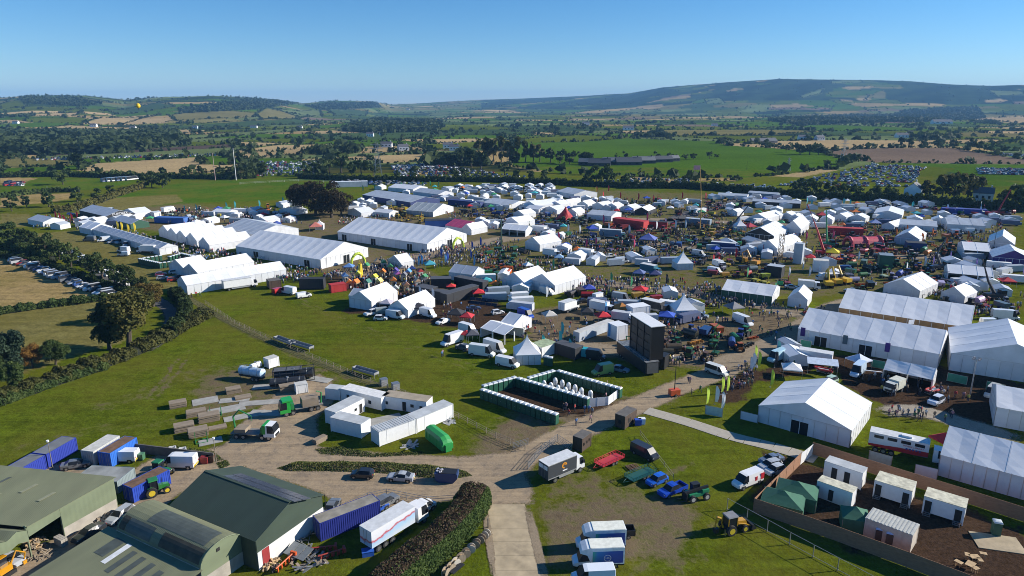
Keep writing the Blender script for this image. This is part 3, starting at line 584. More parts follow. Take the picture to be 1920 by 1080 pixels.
# ---------------------------------------------------------------- builders: tents
PVC = M('white_pvc', (0.80, 0.81, 0.82), 0.45, var=0.05, scale=0.5, trans=0.08)
PVCW = M('white_pvc_wall', (0.76, 0.77, 0.79), 0.5, var=0.08, scale=0.4, trans=0.05, dirt=0.25, rnd=-.12)
PVCR = M('white_pvc_roof', (0.82, 0.83, 0.84), 0.42, var=0.05, scale=0.3, dirt=0.12, rnd=-.08)
GREYR = M('grey_pvc_roof', (0.44, 0.48, 0.53), 0.45, var=0.12, scale=0.4, dirt=0.15)
ALU = M('aluminium', (0.55, 0.56, 0.58), 0.4, 0.6, var=0.1)
DKGLASS = M('dark_glass', (0.016, 0.019, 0.024), 0.28, var=0.2, spec=0.3)
BLACK = M('black_plastic', (0.018, 0.018, 0.02), 0.5)
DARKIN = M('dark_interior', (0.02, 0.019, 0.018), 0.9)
WHITEP = M('white_paint', (0.80, 0.80, 0.79), 0.35, var=0.04, dirt=0.08)
STEEL = M('galvanised_steel', (0.36, 0.37, 0.38), 0.45, 0.7, var=0.2, scale=3)
OC = M('coloured_surface', (1, 1, 1), 0.5, var=0.06, oc=True)
OCF = M('coloured_fabric', (1, 1, 1), 0.8, var=0.1, oc=True)
PAINT = M('vehicle_paint', (1, 1, 1), 0.28, var=0.03, oc=True, coat=0.6)
TYRE = M('tyre_rubber', (0.022, 0.022, 0.022), 0.85); RIM = M('wheel_rim', (0.42, 0.43, 0.44), 0.35, 0.8)
LAMP = M('headlamp_glass', (0.7, 0.72, 0.75), 0.1, 0.3); TAIL = M('tail_lamp', (0.35, 0.02, 0.015), 0.25)
TIMBER = M('weathered_timber', (0.30, 0.24, 0.17), 0.9, var=0.25, scale=2, stretch=(1, 6, 1), dirt=0.2)
NEWWOOD = M('new_timber', (0.52, 0.36, 0.19), 0.85, var=0.2, scale=2)
def frame2(A, B, W, axis, z=0.0):
    a, b = (G(*A), G(*B)) if len(A) == 2 else (Vector(A), Vector(B)); ex = (b-a).normalized(); ey = Vector((-ex.y, ex.x, 0))
    if not isinstance(W, (int, float)): W = max(2.0, (G(*W)-b).dot(ey))
    c = (a+b)/2+ey*W/2; L = (b-a).length; rz = math.atan2(ex.y, ex.x)
    return (c, rz, L, W) if axis == 'x' else (c, rz+math.pi/2, W, L)
def tint(o, col):
    o.color = (*col, 1)
    for c in o.children: tint(c, col)
TENTS = []
def marquee(A, B, W, eave, ridge, axis, label, lod=1, bay=5.0, wall=None, roof=None, doors=(), cat='marquee', group=None, name='marquee', openside=None, gable=None, col=None, panel=2.2):
    c, rz, L, S = frame2(A, B, W, axis); TENTS.append((c, rz, L/2+1.5, S/2+1.5)); wall = wall or PVCW; roof = roof or PVCR; gable = gable or wall
    nb = max(1, round(L/bay)); bl = L/nb; hs = S/2; ov = 0.12; sl = math.hypot(hs+ov, (ridge-eave)*(hs+ov)/hs); an = math.atan2(ridge-eave, hs)
    if lod == 0:
        eave *= .85; ridge *= .8; an = math.atan2(ridge-eave, hs); sl = math.hypot(hs+ov, ridge-eave)
        b = MB(); b.prismx([(-hs, 0), (-hs, eave), (0, ridge-.05), (hs, eave), (hs, 0)], -L/2, L/2, 0)
        for s in (-1, 1): b.box((0, s*hs*.5, (eave+ridge)/2+.03), (L+.3, sl, .08), 1, 0, 0, -s*an)
        o = b.build(name, [wall, roof], None, c, rz); tag(o, label, cat, group)
        if col: o.color = (*col, 1)
        return o
    e = empty(name, c, rz, label, cat, group)
    def slope_mesh(ln, n=4):
        b = MB(); V = []
        for i in range(n+1):
            t = i/n; y = t*sl; sag = -0.11*math.sin(t*math.pi)*(1 if ln > 2 else .4)
            for x, k in ((-ln/2, 0), (0, 1), (ln/2, 0)): V.append((x, -y, sag*k))
        F = [(i*3+j, (i+1)*3+j, (i+1)*3+j+1, i*3+j+1) for i in range(n) for j in range(2)]
        nV = len(V); b.add(V+[(x, y, z-.05) for x, y, z in V], F+[tuple(q+nV for q in f[::-1]) for f in F]+[(0, 1, 1+nV, nV), (1, 2, 2+nV, 1+nV)]+[(n*3+1, n*3, n*3+nV, n*3+1+nV), (n*3+2, n*3+1, n*3+1+nV, n*3+2+nV)])
        return b.mesh('roof_panel', roof, False)
    def put(me, nm, x, side, z=ridge):
        o = link(nm, me, e); o.location = (x, 0, z); o.rotation_euler = (-an if side > 0 else an, 0, 0) if False else (0, 0, 0)
        m = Matrix.Translation((x, 0, z)) @ (Matrix.Rotation(math.pi, 4, 'Z') if side > 0 else Matrix.Identity(4)) @ Matrix.Rotation(an, 4, 'X')
        o.matrix_local = m; return o
    if lod == 2:
        pm = slope_mesh(bl-.16); bm = MB().box((0, -sl/2, -.02), (.14, sl, .08)).mesh('roof_beam', PVC)
        for i in range(nb):
            for s in (-1, 1): put(pm, 'roof_panel', -L/2+bl*(i+.5), s)
        for i in range(nb+1):
            for s in (-1, 1): put(bm, 'roof_beam', -L/2+bl*i, s)
    else:
        b = MB()
        for s in (-1, 1):
            b.box((0, s*(hs+ov)*.5, (eave+ridge)/2-.01), (L+.2, sl, .08), 0, 0, 0, -s*an)
            for i in range(nb+1): b.box((-L/2+bl*i, s*(hs+ov)*.5, (eave+ridge)/2+.04), (.16, sl, .10), 0, 0, 0, -s*an)
        b.build('roof', roof, e)
    # walls
    sides = {'front': (-hs, -L/2, L/2, 0), 'back': (hs, -L/2, L/2, 0), 'left': (-L/2, -hs, hs, 1), 'right': (L/2, -hs, hs, 1)}
    fr = MB()
    for nm, (off, lo, hi, g) in sides.items():
        if openside and nm in openside:
            n = max(1, round((hi-lo)/bl))
            for i in range(n+1):
                q = lo+(hi-lo)*i/n; fr.box((off, q, eave/2) if g else (q, off, eave/2), (.3, .3, eave))
            continue
        n = max(1, round((hi-lo)/panel)); w = (hi-lo)/n; mt = gable if g else wall
        if lod == 2:
            me = MB().box((0, 0, eave/2), (.05, w-.10, eave-.06) if g else (w-.10, .05, eave-.06)).mesh('wall_panel', mt)
            for i in range(n): link('wall_panel', me, e, ((off, lo+w*(i+.5), 0) if g else (lo+w*(i+.5), off, 0)))
        else:
            b = MB(); b.box((off, (lo+hi)/2, eave/2) if g else ((lo+hi)/2, off, eave/2), (.05, hi-lo-.02, eave) if g else (hi-lo-.02, .05, eave)); b.build('wall', mt, e)
        for i in range(n+1):
            q = lo+w*i; fr.box((off, q, eave/2) if g else (q, off, eave/2), (.11, .11, eave))
        if g:
            b = MB(); z0 = eave+.01
            b.prismx([(-hs, z0-.05), (-hs, z0), (0, ridge-.08), (hs, z0), (hs, z0-.05)], off-.03, off+.03); b.build('gable', mt, e)
            fr.box((off, 0, eave), (.10, hi-lo, .10))
    fr.build('frame', ALU if lod == 2 else PVC, e)
    for sd, t, w, h in doors:
        off, lo, hi, g = sides[sd]; q = lerp(lo, hi, t); o = off+(.05 if off > 0 else -.05); s = 1 if off > 0 else -1
        d = MB().box((o, q, h/2) if g else (q, o, h/2), (.06, w, h) if g else (w, .06, h)).build('door', DKGLASS, e)
        f = MB()
        for k in (-1, 0, 1): f.box((o+s*.03, q+k*w/2, h/2) if g else (q+k*w/2, o+s*.03, h/2), (.1, .1, h) if g else (.1, .1, h))
        f.box((o+s*.03, q, h) if g else (q, o+s*.03, h), (.1, w+.1, .12) if g else (w+.1, .1, .12)); f.build('door_frame', PVC, d)
    if col: tint(e, col)
    return e
def pagoda(u, v, s, label, wall=2.6, top=6.4, mat=None, rz=0.1, lod=1, doors=True, group='white pagoda tents with peaked roofs'):
    p = G(u, v); e = empty('pagoda_tent', p, rz, label, 'tent', group); mat = mat or PVCR; b = MB(); rings = []
    for t in [0, .12, .25, .4, .55, .7, .85, 1]:
        k = (1-t)**1.7*.98+.02; r = s/2*k*1.03; z = wall+(top-wall)*t
        rings.append([(-r, -r, z), (r, -r, z), (r, r, z), (-r, r, z)])
    b.loft(rings).build('roof', mat, e); MB().tube([(0, 0, top-.1), (0, 0, top+.5)], .05, 5).build('finial', STEEL, e)
    for sx, sy in ((0, -1), (1, 0), (0, 1), (-1, 0)):
        n = 4; me = MB()
        for i in range(n):
            q = -s/2+s*(i+.5)/n; c = (q, sy*s/2, wall/2) if sy else (sx*s/2, q, wall/2)
            me.box(c, (s/n-.06, .04, wall) if sy else (.04, s/n-.06, wall))
        me.build('wall_panel', PVCW, e)
    if doors: MB().box((s/2+.03, s*.1, 1.05), (.05, .9, 2.1)).build('door', DARKIN, e)
    MB().box((0, 0, wall-.08), (s*1.01, s*1.01, .16)).build('valance', mat, e)
    return e
def gazebo(p, s, col, label, rz=0.0, h=2.2, top=3.3, group='pop up gazebos', parts=True, sx=1.0, walls=False):
    e = empty('gazebo', p, rz, label, 'gazebo', group); b = MB(); rings = []
    for t in (0, .3, .65, 1):
        k = (1-t)**1.15*.97+.03; rings.append([(-s/2*k*sx, -s/2*k, h+(top-h)*t), (s/2*k*sx, -s/2*k, h+(top-h)*t), (s/2*k*sx, s/2*k, h+(top-h)*t), (-s/2*k*sx, s/2*k, h+(top-h)*t)])
    b.loft(rings).build('canopy', OCF, e)
    v = MB()
    for a, d in (((0, -s/2, h-.12), (s*sx, .04, .26)), ((0, s/2, h-.12), (s*sx, .04, .26)), ((-s/2*sx, 0, h-.12), (.04, s, .26)), ((s/2*sx, 0, h-.12), (.04, s, .26))): v.box(a, d)
    v.build('valance', OCF, e)
    for ix in (-1, 1):
        for iy in (-1, 1): MB().box((ix*s/2*sx*.98, iy*s/2*.98, h/2), (.06, .06, h)).build('leg', ALU, e)
    if walls:
        for a, d in (((0, s/2, h/2), (s*sx*.97, .03, h)), ((-s/2*sx, 0, h/2), (.03, s*.97, h)), ((0, -s/2, h/2), (s*sx*.97, .03, h)), ((s/2*sx, 0, h/2), (.03, s*.97, h))): MB().box(a, d).build('side_wall', OCF, e)
    tint(e, col); return e
# ---------------------------------------------------------------- builders: cabins, containers, toilets
def cabin(A, B, W, h, label, doors=(), windows=(), roofm=None, wallm=None, name='portable_cabin', cat='cabin', group=None, steps=False, z=0.12, ribs=0):
    """doors / windows: (side, t along it, w, h, sill)"""
    c, rz, L, S = frame2(A, B, W, 'x'); wallm = wallm or WHITEP; e = empty(name, c, rz, label, cat, group); hs = S/2
    MB().b2((-L/2, -hs, z), (L/2, hs, h)).build('body', wallm, e)
    r = MB().box((0, 0, h+.04), (L+.12, S+.12, .08))
    if ribs:
        for i in range(ribs): r.box((-L/2+L*(i+.5)/ribs, 0, h+.1), (L/ribs*.5, S+.02, .05))
    r.build('roof', roofm or M('cabin_roof', (0.55, 0.54, 0.50), .7, var=.15, scale=.6, dirt=.5), e)
    pm = MB().box((0, 0, h/2), (.16, .16, h-.02)).mesh('corner_post', wallm); sm = MB().box((0, 0, h/2+.05), (.05, .06, h-.2)).mesh('panel_joint', wallm)
    for sx in (-1, 1):
        for sy in (-1, 1): link('corner_post', pm, e, (sx*(L/2-.04), sy*(hs-.04), 0))
    for sx in (-.3, .3): link('panel_joint', sm, e, (L*sx, -hs, 0))
    for lst, nm in ((doors, 'door'), (windows, 'window')):
        for sd, tt, w, hh, sill in lst:
            off, lo, hi, g = {'front': (-hs, -L/2, L/2, 0), 'back': (hs, -L/2, L/2, 0), 'left': (-L/2, -hs, hs, 1), 'right': (L/2, -hs, hs, 1)}[sd]; q = lerp(lo, hi, tt); o = off+(.03 if off > 0 else -.03)
            d = MB().box((o, q, sill+hh/2) if g else (q, o, sill+hh/2), (.05, w, hh) if g else (w, .05, hh)).build(nm, DKGLASS if nm == 'window' else DARKIN, e)
            k = MB(); s = .02 if off > 0 else -.02
            for a in (-1, 1): k.box((o+s, q+a*w/2, sill+hh/2) if g else (q+a*w/2, o+s, sill+hh/2), (.06, .06, hh+.06))
            k.box((o+s, q, sill+hh) if g else (q, o+s, sill+hh), (.06, w, .06) if g else (w, .06, .06)); k.build('frame', wallm, d)
            if steps and nm == 'door' and not g:
                st = MB()
                for i in range(3): st.box((q, off-.15-.25*i, .45-.15*i), (.9, .24, .05))
                for a in (-.45, .45): st.box((q+a, off-.4, .25), (.05, .8, .5))
                st.build('steps', STEEL, e)
    return e
def corr_box(b, L, W, z0, z1, pitch=.16, dep=.04, mi=0):
    """corrugated container sides"""
    for s in (-1, 1):
        n = max(3, int(L/pitch/2)); P = []
        for i in range(n):
            x = -L/2+L*i/n; w = L/n; P += [(x, 0), (x+w*.35, 0), (x+w*.5, dep), (x+w*.85, dep)]
        P.append((L/2, 0)); k = len(P)
        b.add([(x, s*(W/2-d), z0) for x, d in P]+[(x, s*(W/2-d), z1) for x, d in P], [((i, i+1, k+i+1, k+i) if s < 0 else (i+1, i, k+i, k+i+1)) for i in range(k-1)], mi)
        n = max(3, int(W/pitch/2)); P = []
        for i in range(n):
            x = -W/2+W*i/n; w = W/n; P += [(x, 0), (x+w*.35, 0), (x+w*.5, dep), (x+w*.85, dep)]
        P.append((W/2, 0)); k = len(P)
        b.add([(s*(L/2-d), x, z0) for x, d in P]+[(s*(L/2-d), x, z1) for x, d in P], [((i+1, i, k+i, k+i+1) if s < 0 else (i, i+1, k+i+1, k+i)) for i in range(k-1)], mi)
    b.b2((-L/2+.1, -W/2+.1, z0), (L/2-.1, W/2-.1, z1-.02), mi); return b
def container(A, B, W, h, col, label, roofm=None, doors='left', name='shipping_container', group=None, z=0.1):
    c, rz, L, S = frame2(A, B, W, 'x'); e = empty(name, c, rz, label, 'container', group)
    corr_box(MB(), L, S, z+.1, h-.1).build('body', OC, e)
    f = MB()
    for zz in (z+.06, h-.06):
        for s in (-1, 1): f.box((0, s*(S/2-.04), zz), (L, .1, .14)); f.box((s*(L/2-.04), 0, zz), (.1, S, .14))
    for sx in (-1, 1):
        for sy in (-1, 1): f.box((sx*(L/2-.05), sy*(S/2-.05), (h+z)/2), (.14, .14, h-z))
    f.build('frame', OC, e); MB().box((0, 0, h-.03), (L-.1, S-.1, .05)).build('roof', roofm or OC, e)
    s = {'left': -1, 'right': 1}.get(doors)
    if s:
        for k in (-1, 1):
            d = MB().box((s*(L/2+.01), k*S/4, (h+z)/2), (.06, S/2-.12, h-z-.25)).build('door', OC, e); r = MB()
            for q in (-.2, .2): r.tube([(s*(L/2+.06), k*S/4+q, z+.15), (s*(L/2+.06), k*S/4+q, h-.15)], .025, 4)
            r.build('lock_rod', STEEL, d)
    tint(e, col); return e
def toilet_proto(name, col, roofcol, label, group):
    e = empty(name, (0, 0, 0), 0, label, 'toilet', group)
    MB().b2((-.52, -.52, .1), (.52, .52, 2.05)).build('body', M(name+'_wall', col, .5, var=.08), e)
    b = MB(); rings = []
    for z, k in ((2.05, 1.06), (2.16, 1.06), (2.26, .92), (2.32, .6), (2.34, .2)): rings.append([(-.52*k, -.52*k, z), (.52*k, -.52*k, z), (.52*k, .52*k, z), (-.52*k, .52*k, z)])
    b.loft(rings).build('roof', M(name+'_roof', roofcol, .4, trans=.25), e)
    d = MB().box((0, -.535, 1.05), (.72, .04, 1.85)).build('door', M(name+'_door', [q*.85 for q in col], .45), e); MB().box((.25, -.57, 1.05), (.08, .03, .16)).build('latch', STEEL, d)
    MB().box((0, 0, .05), (1.0, 1.0, .1)).build('base', BLACK, e); index_kids(e); return e
# ---------------------------------------------------------------- builders: flags, poles, fences
def feather_mesh():
    b = MB(); n = 8; P = [(0, .5), (.02, 1.2), (.03, 2), (.02, 2.8), (.0, 3.5), (-.0, 4.0)]; Q = [(.55, .6), (.72, 1.3), (.80, 2), (.82, 2.8), (.72, 3.4), (.30, 4.15)]
    V = []
    for (a, z), (c, w) in zip(P, Q): V += [(a, .03*math.sin(z*2), z), ((a+c)/2, .06*math.sin(z*1.7+1), (z+w)/2), (c, .04*math.sin(w*2+2), w)]
    F = [(i*3+j, i*3+j+1, (i+1)*3+j+1, (i+1)*3+j) for i in range(5) for j in range(2)]; b.add(V, F, 0); return b.mesh('banner', OCF)
FEATHER = feather_mesh()
FPOLE = MB().tube([(0, 0, 0), (-.02, 0, 2), (-.02, 0, 3.7), (.1, 0, 4.15), (.34, 0, 4.3)], [.03, .025, .02, .015, .01], 5).box((0, 0, .03), (.5, .08, .06)).box((0, 0, .03), (.08, .5, .06)).mesh('pole', STEEL)
def feather(p, col, label, s=1.0, rz=None, group='feather flags among the stands'):
    e = empty('feather_flag', p, random.uniform(-.6, .6) if rz is None else rz, label, 'flag', group); e.scale = (s, s, s)
    link('pole', FPOLE, e); link('banner', FEATHER, e).color = (*col, 1); return e
def fence(px, label, h=1.9, sp=2.4, mat=None, rails=(.15, .5, 1.0), mesh=None, name='fence', cat='fence', world=False, post=.09):
    L = [Vector(p) if world else G(*p) for p in px]; o = L[0].copy(); e = empty(name, o, 0, label, cat); mat = mat or STEEL
    pm = MB().box((0, 0, h/2), (post, post, h)).mesh('post', mat)
    for a, b in zip(L[:-1], L[1:]):
        n = max(1, round((b-a).length/sp)); rz = dirz(a, b)
        for i in range(n+1): link('post', pm, e, a.lerp(b, i/n)-o, rz)
        for r in rails:
            m = (a+b)/2-o; m.z = h*r if r < 1 else h-.04
            MB().box((0, 0, 0), ((b-a).length, .05, .05)).build('rail', mat, e, m, rz)
        if mesh:
            w = (b-a).length/n; me = MB().box((0, 0, h/2), (w-.08, .03, h-.1)).mesh('panel', mesh)
            for i in range(n): link('panel', me, e, a.lerp(b, (i+.5)/n)-o, rz)
    return e
# ---------------------------------------------------------------- builders: vehicles
def hull(st):
    """st: stations (x, half width, z bottom, z belt, z top, half width at top, glass code of the segment that follows); returns face lists by surface"""
    V = []; out = {'body': [], 'windscreen': [], 'rear_window': [], 'side_window': []}
    for x, w, zb, zl, zt, tw, g in st: V += [(x, -w*.9, zb), (x, -w, zb+.18), (x, -w, zl), (x, -tw, zt), (x, tw, zt), (x, w, zl), (x, w, zb+.18), (x, w*.9, zb)]
    for i in range(len(st)-1):
        g = st[i][6]; a, b = i*8, i*8+8
        for j in range(8):
            k = (j+1) % 8; f = (a+j, a+k, b+k, b+j); key = 'body'
            if j in (2, 4) and 's' in g: key = 'side_window'
            if j == 3 and 'w' in g: key = 'windscreen'
            if j == 3 and 'r' in g: key = 'rear_window'
            out[key].append(f)
    out['body'] += [tuple(range(8))[::-1], tuple(range((len(st)-1)*8, len(st)*8))]
    return V, out
PILLAR = .07
def hull_parts(st, e, smooth=False):
    V, o = hull(st)
    for k, F in o.items():
        if not F: continue
        if k == 'side_window':
            for s in (0, 1):
                fs = [f for f in F if (V[f[0]][1] < 0) == (s == 0)]
                if fs: sub(V, fs, k, DKGLASS, e)
        else: sub(V, F, k, PAINT if k == 'body' else DKGLASS, e)
def sub(V, F, nm, mat, e):
    use = sorted({i for f in F for i in f}); mp = {q: i for i, q in enumerate(use)}
    return MB().add([V[q] for q in use], [tuple(mp[i] for i in f) for f in F]).build(nm, mat, e)
WM = {}
def wheel(e, x, y, r, w=.24, nm='wheel', rim=None):
    k = (round(r, 2), round(w, 2), rim)
    if k not in WM:
        t = MB().cyl((0, 0, 0), (0, 1, 0), r, w, 18).mesh('tyre', TYRE); q = MB()
        for s in (-1, 1): q.cyl((0, s*(w/2+.005), 0), (0, 1, 0), r*.6, .03, 12)
        WM[k] = (t, q.mesh('rim', MATS[rim] if rim else RIM))
    o = link(nm, WM[k][0], e, (x, y, r)); link('rim', WM[k][1], o); return o
CHEVY = M('plate_yellow', (.7, .6, .2), .5)
def lights(e, xf, xr, w, zf, zr, s=.28):
    hm = MB().box((0, 0, 0), (.06, s, .16)).mesh('headlight', LAMP); tm = MB().box((0, 0, 0), (.06, s*.8, .2)).mesh('tail_light', TAIL)
    MB().box((xf-.03, 0, .45), (.16, w*2.3, .16)).box((xr+.03, 0, .45), (.16, w*2.3, .16)).build('bumper', BLACK, e); MB().box((xr-.07, 0, .62), (.03, .5, .12)).build('number_plate', CHEVY, e)
    for k in (-1, 1): link('headlight', hm, e, (xf, k*w, zf)); link('tail_light', tm, e, (xr, k*w, zr))
def car(style, e):
    if style == 'hatch': st = [(-1.95, .72, .32, .85, .92, .62, ''), (-1.85, .86, .22, .95, 1.02, .66, 'r'), (-1.45, .88, .2, .98, 1.46, .6, 's'), (-.35, .88, .2, .95, 1.52, .62, 's'), (.35, .88, .2, .95, 1.47, .6, 'sw'), (1.05, .87, .2, .93, .98, .7, ''), (1.75, .82, .22, .78, .84, .66, ''), (1.98, .66, .32, .6, .64, .5, '')]; xw = 1.25
    elif style == 'sedan': st = [(-2.3, .7, .34, .85, .93, .6, ''), (-2.18, .86, .24, .95, 1.02, .66, ''), (-1.65, .89, .2, .97, 1.05, .68, 'r'), (-1.0, .89, .2, .96, 1.40, .6, 's'), (-.3, .89, .2, .94, 1.45, .62, 's'), (.25, .89, .2, .93, 1.40, .6, 'sw'), (1.05, .88, .2, .9, .95, .7, ''), (1.95, .84, .22, .76, .82, .66, ''), (2.3, .64, .32, .58, .62, .5, '')]; xw = 1.4
    elif style == 'estate': st = [(-2.25, .75, .34, .9, .98, .64, ''), (-2.15, .87, .24, .98, 1.06, .66, 'r'), (-1.85, .89, .2, .98, 1.44, .62, 's'), (-.3, .89, .2, .96, 1.50, .63, 's'), (.3, .89, .2, .95, 1.45, .6, 'sw'), (1.05, .88, .2, .92, .97, .7, ''), (1.95, .84, .22, .78, .84, .66, ''), (2.28, .64, .32, .58, .62, .5, '')]; xw = 1.4
    elif style == 'suv': st = [(-2.2, .8, .4, 1.1, 1.18, .68, ''), (-2.1, .92, .3, 1.15, 1.22, .7, 'r'), (-1.8, .94, .28, 1.15, 1.70, .66, 's'), (-.3, .94, .28, 1.12, 1.76, .68, 's'), (.35, .94, .28, 1.1, 1.70, .65, 'sw'), (1.0, .93, .28, 1.08, 1.13, .75, ''), (1.95, .9, .3, .98, 1.04, .72, ''), (2.25, .74, .4, .75, .8, .6, '')]; xw = 1.4
    hull_parts(st, e); r = .36 if style == 'suv' else .32; w = st[3][1]
    for sx in (-xw, xw):
        for sy in (-1, 1): wheel(e, sx, sy*(w-.09), r, .22)
    b = MB()
    for sx in (-xw, xw): b.box((sx, 0, .45), (.78, 2*w+.005, .46))
    b.build('wheel_arch', BLACK, e); lights(e, st[-2][0]+.12, st[0][0]+.02, w*.68, .68, .88)
    for s in (-1, 1): MB().box((st[-4][0]+.1, s*(w+.09), 1.0), (.14, .18, .12)).build('wing_mirror', PAINT, e)
def pickup(e):
    st = [(-.55, .92, .35, 1.15, 1.75, .68, 's'), (.35, .92, .35, 1.12, 1.78, .68, 's'), (.8, .92, .35, 1.12, 1.7, .66, 'sw'), (1.45, .92, .35, 1.08, 1.12, .76, ''), (2.45, .9, .36, 1.0, 1.05, .74, ''), (2.68, .75, .45, .8, .84, .6, '')]
    hull_parts(st, e); b = MB(); b.b2((-2.6, -.92, .4), (-.56, -.86, 1.12)).b2((-2.6, .86, .4), (-.56, .92, 1.12)).b2((-2.6, -.86, .4), (-2.52, .86, 1.1)); b.build('load_bed', PAINT, e); MB().b2((-2.52, -.86, .45), (-.57, .86, .62)).build('bed_floor', BLACK, e)
    MB().box((-1.55, 0, .6), (1.9, 1.7, .3)).build('chassis', BLACK, e)
    for sx in (-1.65, 1.65):
        for sy in (-1, 1): wheel(e, sx, sy*.82, .38, .26)
    lights(e, 2.6, -2.62, .68, .85, .95)
def van(e, L=5.6, h=2.5, w=.98, windows=False):
    x0, x1 = -L/2, L/2
    st = [(x0, w*.97, .35, 1.3, h-.08, w*.84, 's' if windows else ''), (x0+.08, w, .3, 1.3, h, w*.86, 's' if windows else ''), (x1-2.2, w, .3, 1.25, h, w*.86, ''), (x1-2.05, w, .3, 1.22, h, w*.86, 's'), (x1-1.55, w, .3, 1.2, h-.06, w*.8, 'sw'), (x1-.75, w*.98, .3, 1.15, 1.28, w*.82, ''), (x1-.12, w*.9, .34, .95, 1.02, w*.72, ''), (x1, w*.74, .42, .7, .74, w*.6, '')]
    hull_parts(st, e)
    for sx in (x0+1.0, x1-.95):
        for sy in (-1, 1): wheel(e, sx, sy*(w-.1), .34, .24)
    b = MB()
    for sx in (x0+1.0, x1-.95): b.box((sx, 0, .48), (.8, 2*w+.005, .5))
    b.b2((x0+.05, -w*.98, .26), (x1-.2, w*.98, .42)); b.build('wheel_arch', BLACK, e); lights(e, x1-.1, x0-.01, w*.76, .82, 1.1)
    MB().box((x0-.01, 0, 1.35), (.03, .03, 1.9)).build('rear_door_seam', BLACK, e)
    for s in (-1, 1): MB().box((x1-1.45, s*(w+.12), 1.3), (.12, .22, .3)).build('wing_mirror', BLACK, e)
def cab(e, x1, h=2.9, w=1.22, L=2.0, floor=.55, mat=None):
    st = [(x1-L, w, floor, 1.5, h, w*.92, ''), (x1-L+.7, w, floor, 1.5, h, w*.92, 's'), (x1-.35, w, floor, 1.5, h-.05, w*.9, 'sw'), (x1-.05, w, floor, 1.48, 1.6, w*.96, ''), (x1, w*.97, floor+.05, 1.2, 1.3, w*.92, '')]
    hull_parts(st, e); MB().b2((x1-.04, -w*.7, floor+.1), (x1+.03, w*.7, 1.25)).build('grille', BLACK, e)
    for k in (-1, 1):
        MB().box((x1+.02, k*w*.8, floor+.25), (.06, .3, .2)).build('headlight', LAMP, e); MB().box((x1-.3, k*(w+.15), 1.9), (.12, .22, .6)).build('wing_mirror', BLACK, e)
def box_truck(e, L=7.5, h=3.5, boxmat=None, sidemat=None, axles=None, cabc=None):
    x0, x1 = -L/2, L/2; cl = 1.9; W = 1.25
    cab(e, x1, 2.7, 1.1, cl, .5)
    MB().b2((x0, -W, 1.0), (x1-cl-.1, W, h)).build('cargo_box', sidemat or WHITEP, e); MB().b2((x0-.02, -W-.02, h-.02), (x1-cl-.08, W+.02, h+.04)).build('box_roof', boxmat or M('box_roof_grey', (0.62, 0.63, 0.63), .5, var=.08, dirt=.15), e)
    t = MB()
    for s in (-1, 1): t.b2((x0, s*W-.03, 1.0), (x1-cl-.1, s*W+.03, 1.14)); t.b2((x0, s*W-.04, h-.12), (x1-cl-.1, s*W+.04, h))
    t.build('side_trim', ALU, e); MB().b2((x0+.2, -.5, .6), (x1-.3, .5, 1.0)).build('chassis', BLACK, e)
    for k in (-1, 1):
        d = MB().box((x0-.025, k*W/2, (h+1)/2), (.05, W-.1, h-1.15)).build('rear_door', sidemat or WHITEP, e); MB().box((x0-.06, k*.3, (h+1)/2), (.03, .05, h-1.3)).build('lock_rod', STEEL, d)
    for sx in (axles or (x0+1.6, x1-1.1)):
        for sy in (-1, 1): wheel(e, sx, sy*(W-.2), .46, .32)
    MB().b2((x0+2.4, -W+.05, .55), (x1-cl-.6, -W+.1, .95)).build('side_guard', ALU, e)
def trailer_body(e, x0, x1, h, side, roof=None, z=1.15, W=1.26):
    MB().b2((x0, -W, z), (x1, W, h)).build('trailer_body', side, e); MB().b2((x0-.02, -W-.02, h-.02), (x1+.02, W+.02, h+.04)).build('trailer_roof', roof or M('box_roof_grey', (0.62, 0.63, 0.63), .5), e)
    MB().b2((x0+.3, -.5, .75), (x1-.3, .5, z)).build('chassis', BLACK, e)
    for k in (-1, 1):
        d = MB().box((x0-.02, k*W/2, (h+z)/2), (.05, W-.1, h-z-.15)).build('rear_door', side, e); MB().box((x0-.06, k*.3, (h+z)/2), (.03, .05, h-z-.3)).build('lock_rod', STEEL, d)
    for i in range(3):
        for s in (-1, 1): wheel(e, x0+1.2+i*1.25, s*(W-.2), .5, .36)
def tractor(e, cabmat=None):
    MB().prism([(.2, .75), (.2, 1.45), (1.0, 1.5), (1.75, 1.35), (1.85, .8)], -.36, .36).build('bonnet', PAINT, e)
    MB().box((1.85, 0, 1.05), (.06, .6, .5)).build('grille', BLACK, e); MB().b2((-1.0, -.3, .55), (1.6, .3, .85)).build('chassis', BLACK, e)
    c = MB()
    for sx, xx in ((-.95, -1.0), (.2, .15)):
        for s in (-1, 1): c.tube([(sx, s*.7, 1.1), (xx*.9, s*.62, 2.6)], .05, 5)
    c.build('cab_frame', BLACK, e); MB().box((-.4, 0, 1.85), (1.05, 1.24, 1.3)).build('cab_glass', DKGLASS, e); MB().box((-.4, 0, 2.64), (1.45, 1.45, .16), taper=.9).build('cab_roof', PAINT, e)
    for s in (-1, 1):
        MB().prism([(-1.5, 1.0), (-1.35, 1.5), (-.9, 1.68), (-.4, 1.5), (-.25, 1.0)], s*.62-.2, s*.62+.2).build('mudguard', PAINT, e)
        wheel(e, -.85, s*.92, .82, .48, rim='tractor_rim'); wheel(e, 1.35, s*.78, .55, .36, rim='tractor_rim'); MB().box((1.88, s*.22, 1.2), (.05, .14, .1)).build('headlight', LAMP, e)
    MB().tube([(.9, .45, 1.4), (.9, .45, 2.4)], .05, 6).build('exhaust', BLACK, e); MB().box((-1.35, 0, .7), (.7, .9, .12)).build('linkage', BLACK, e)
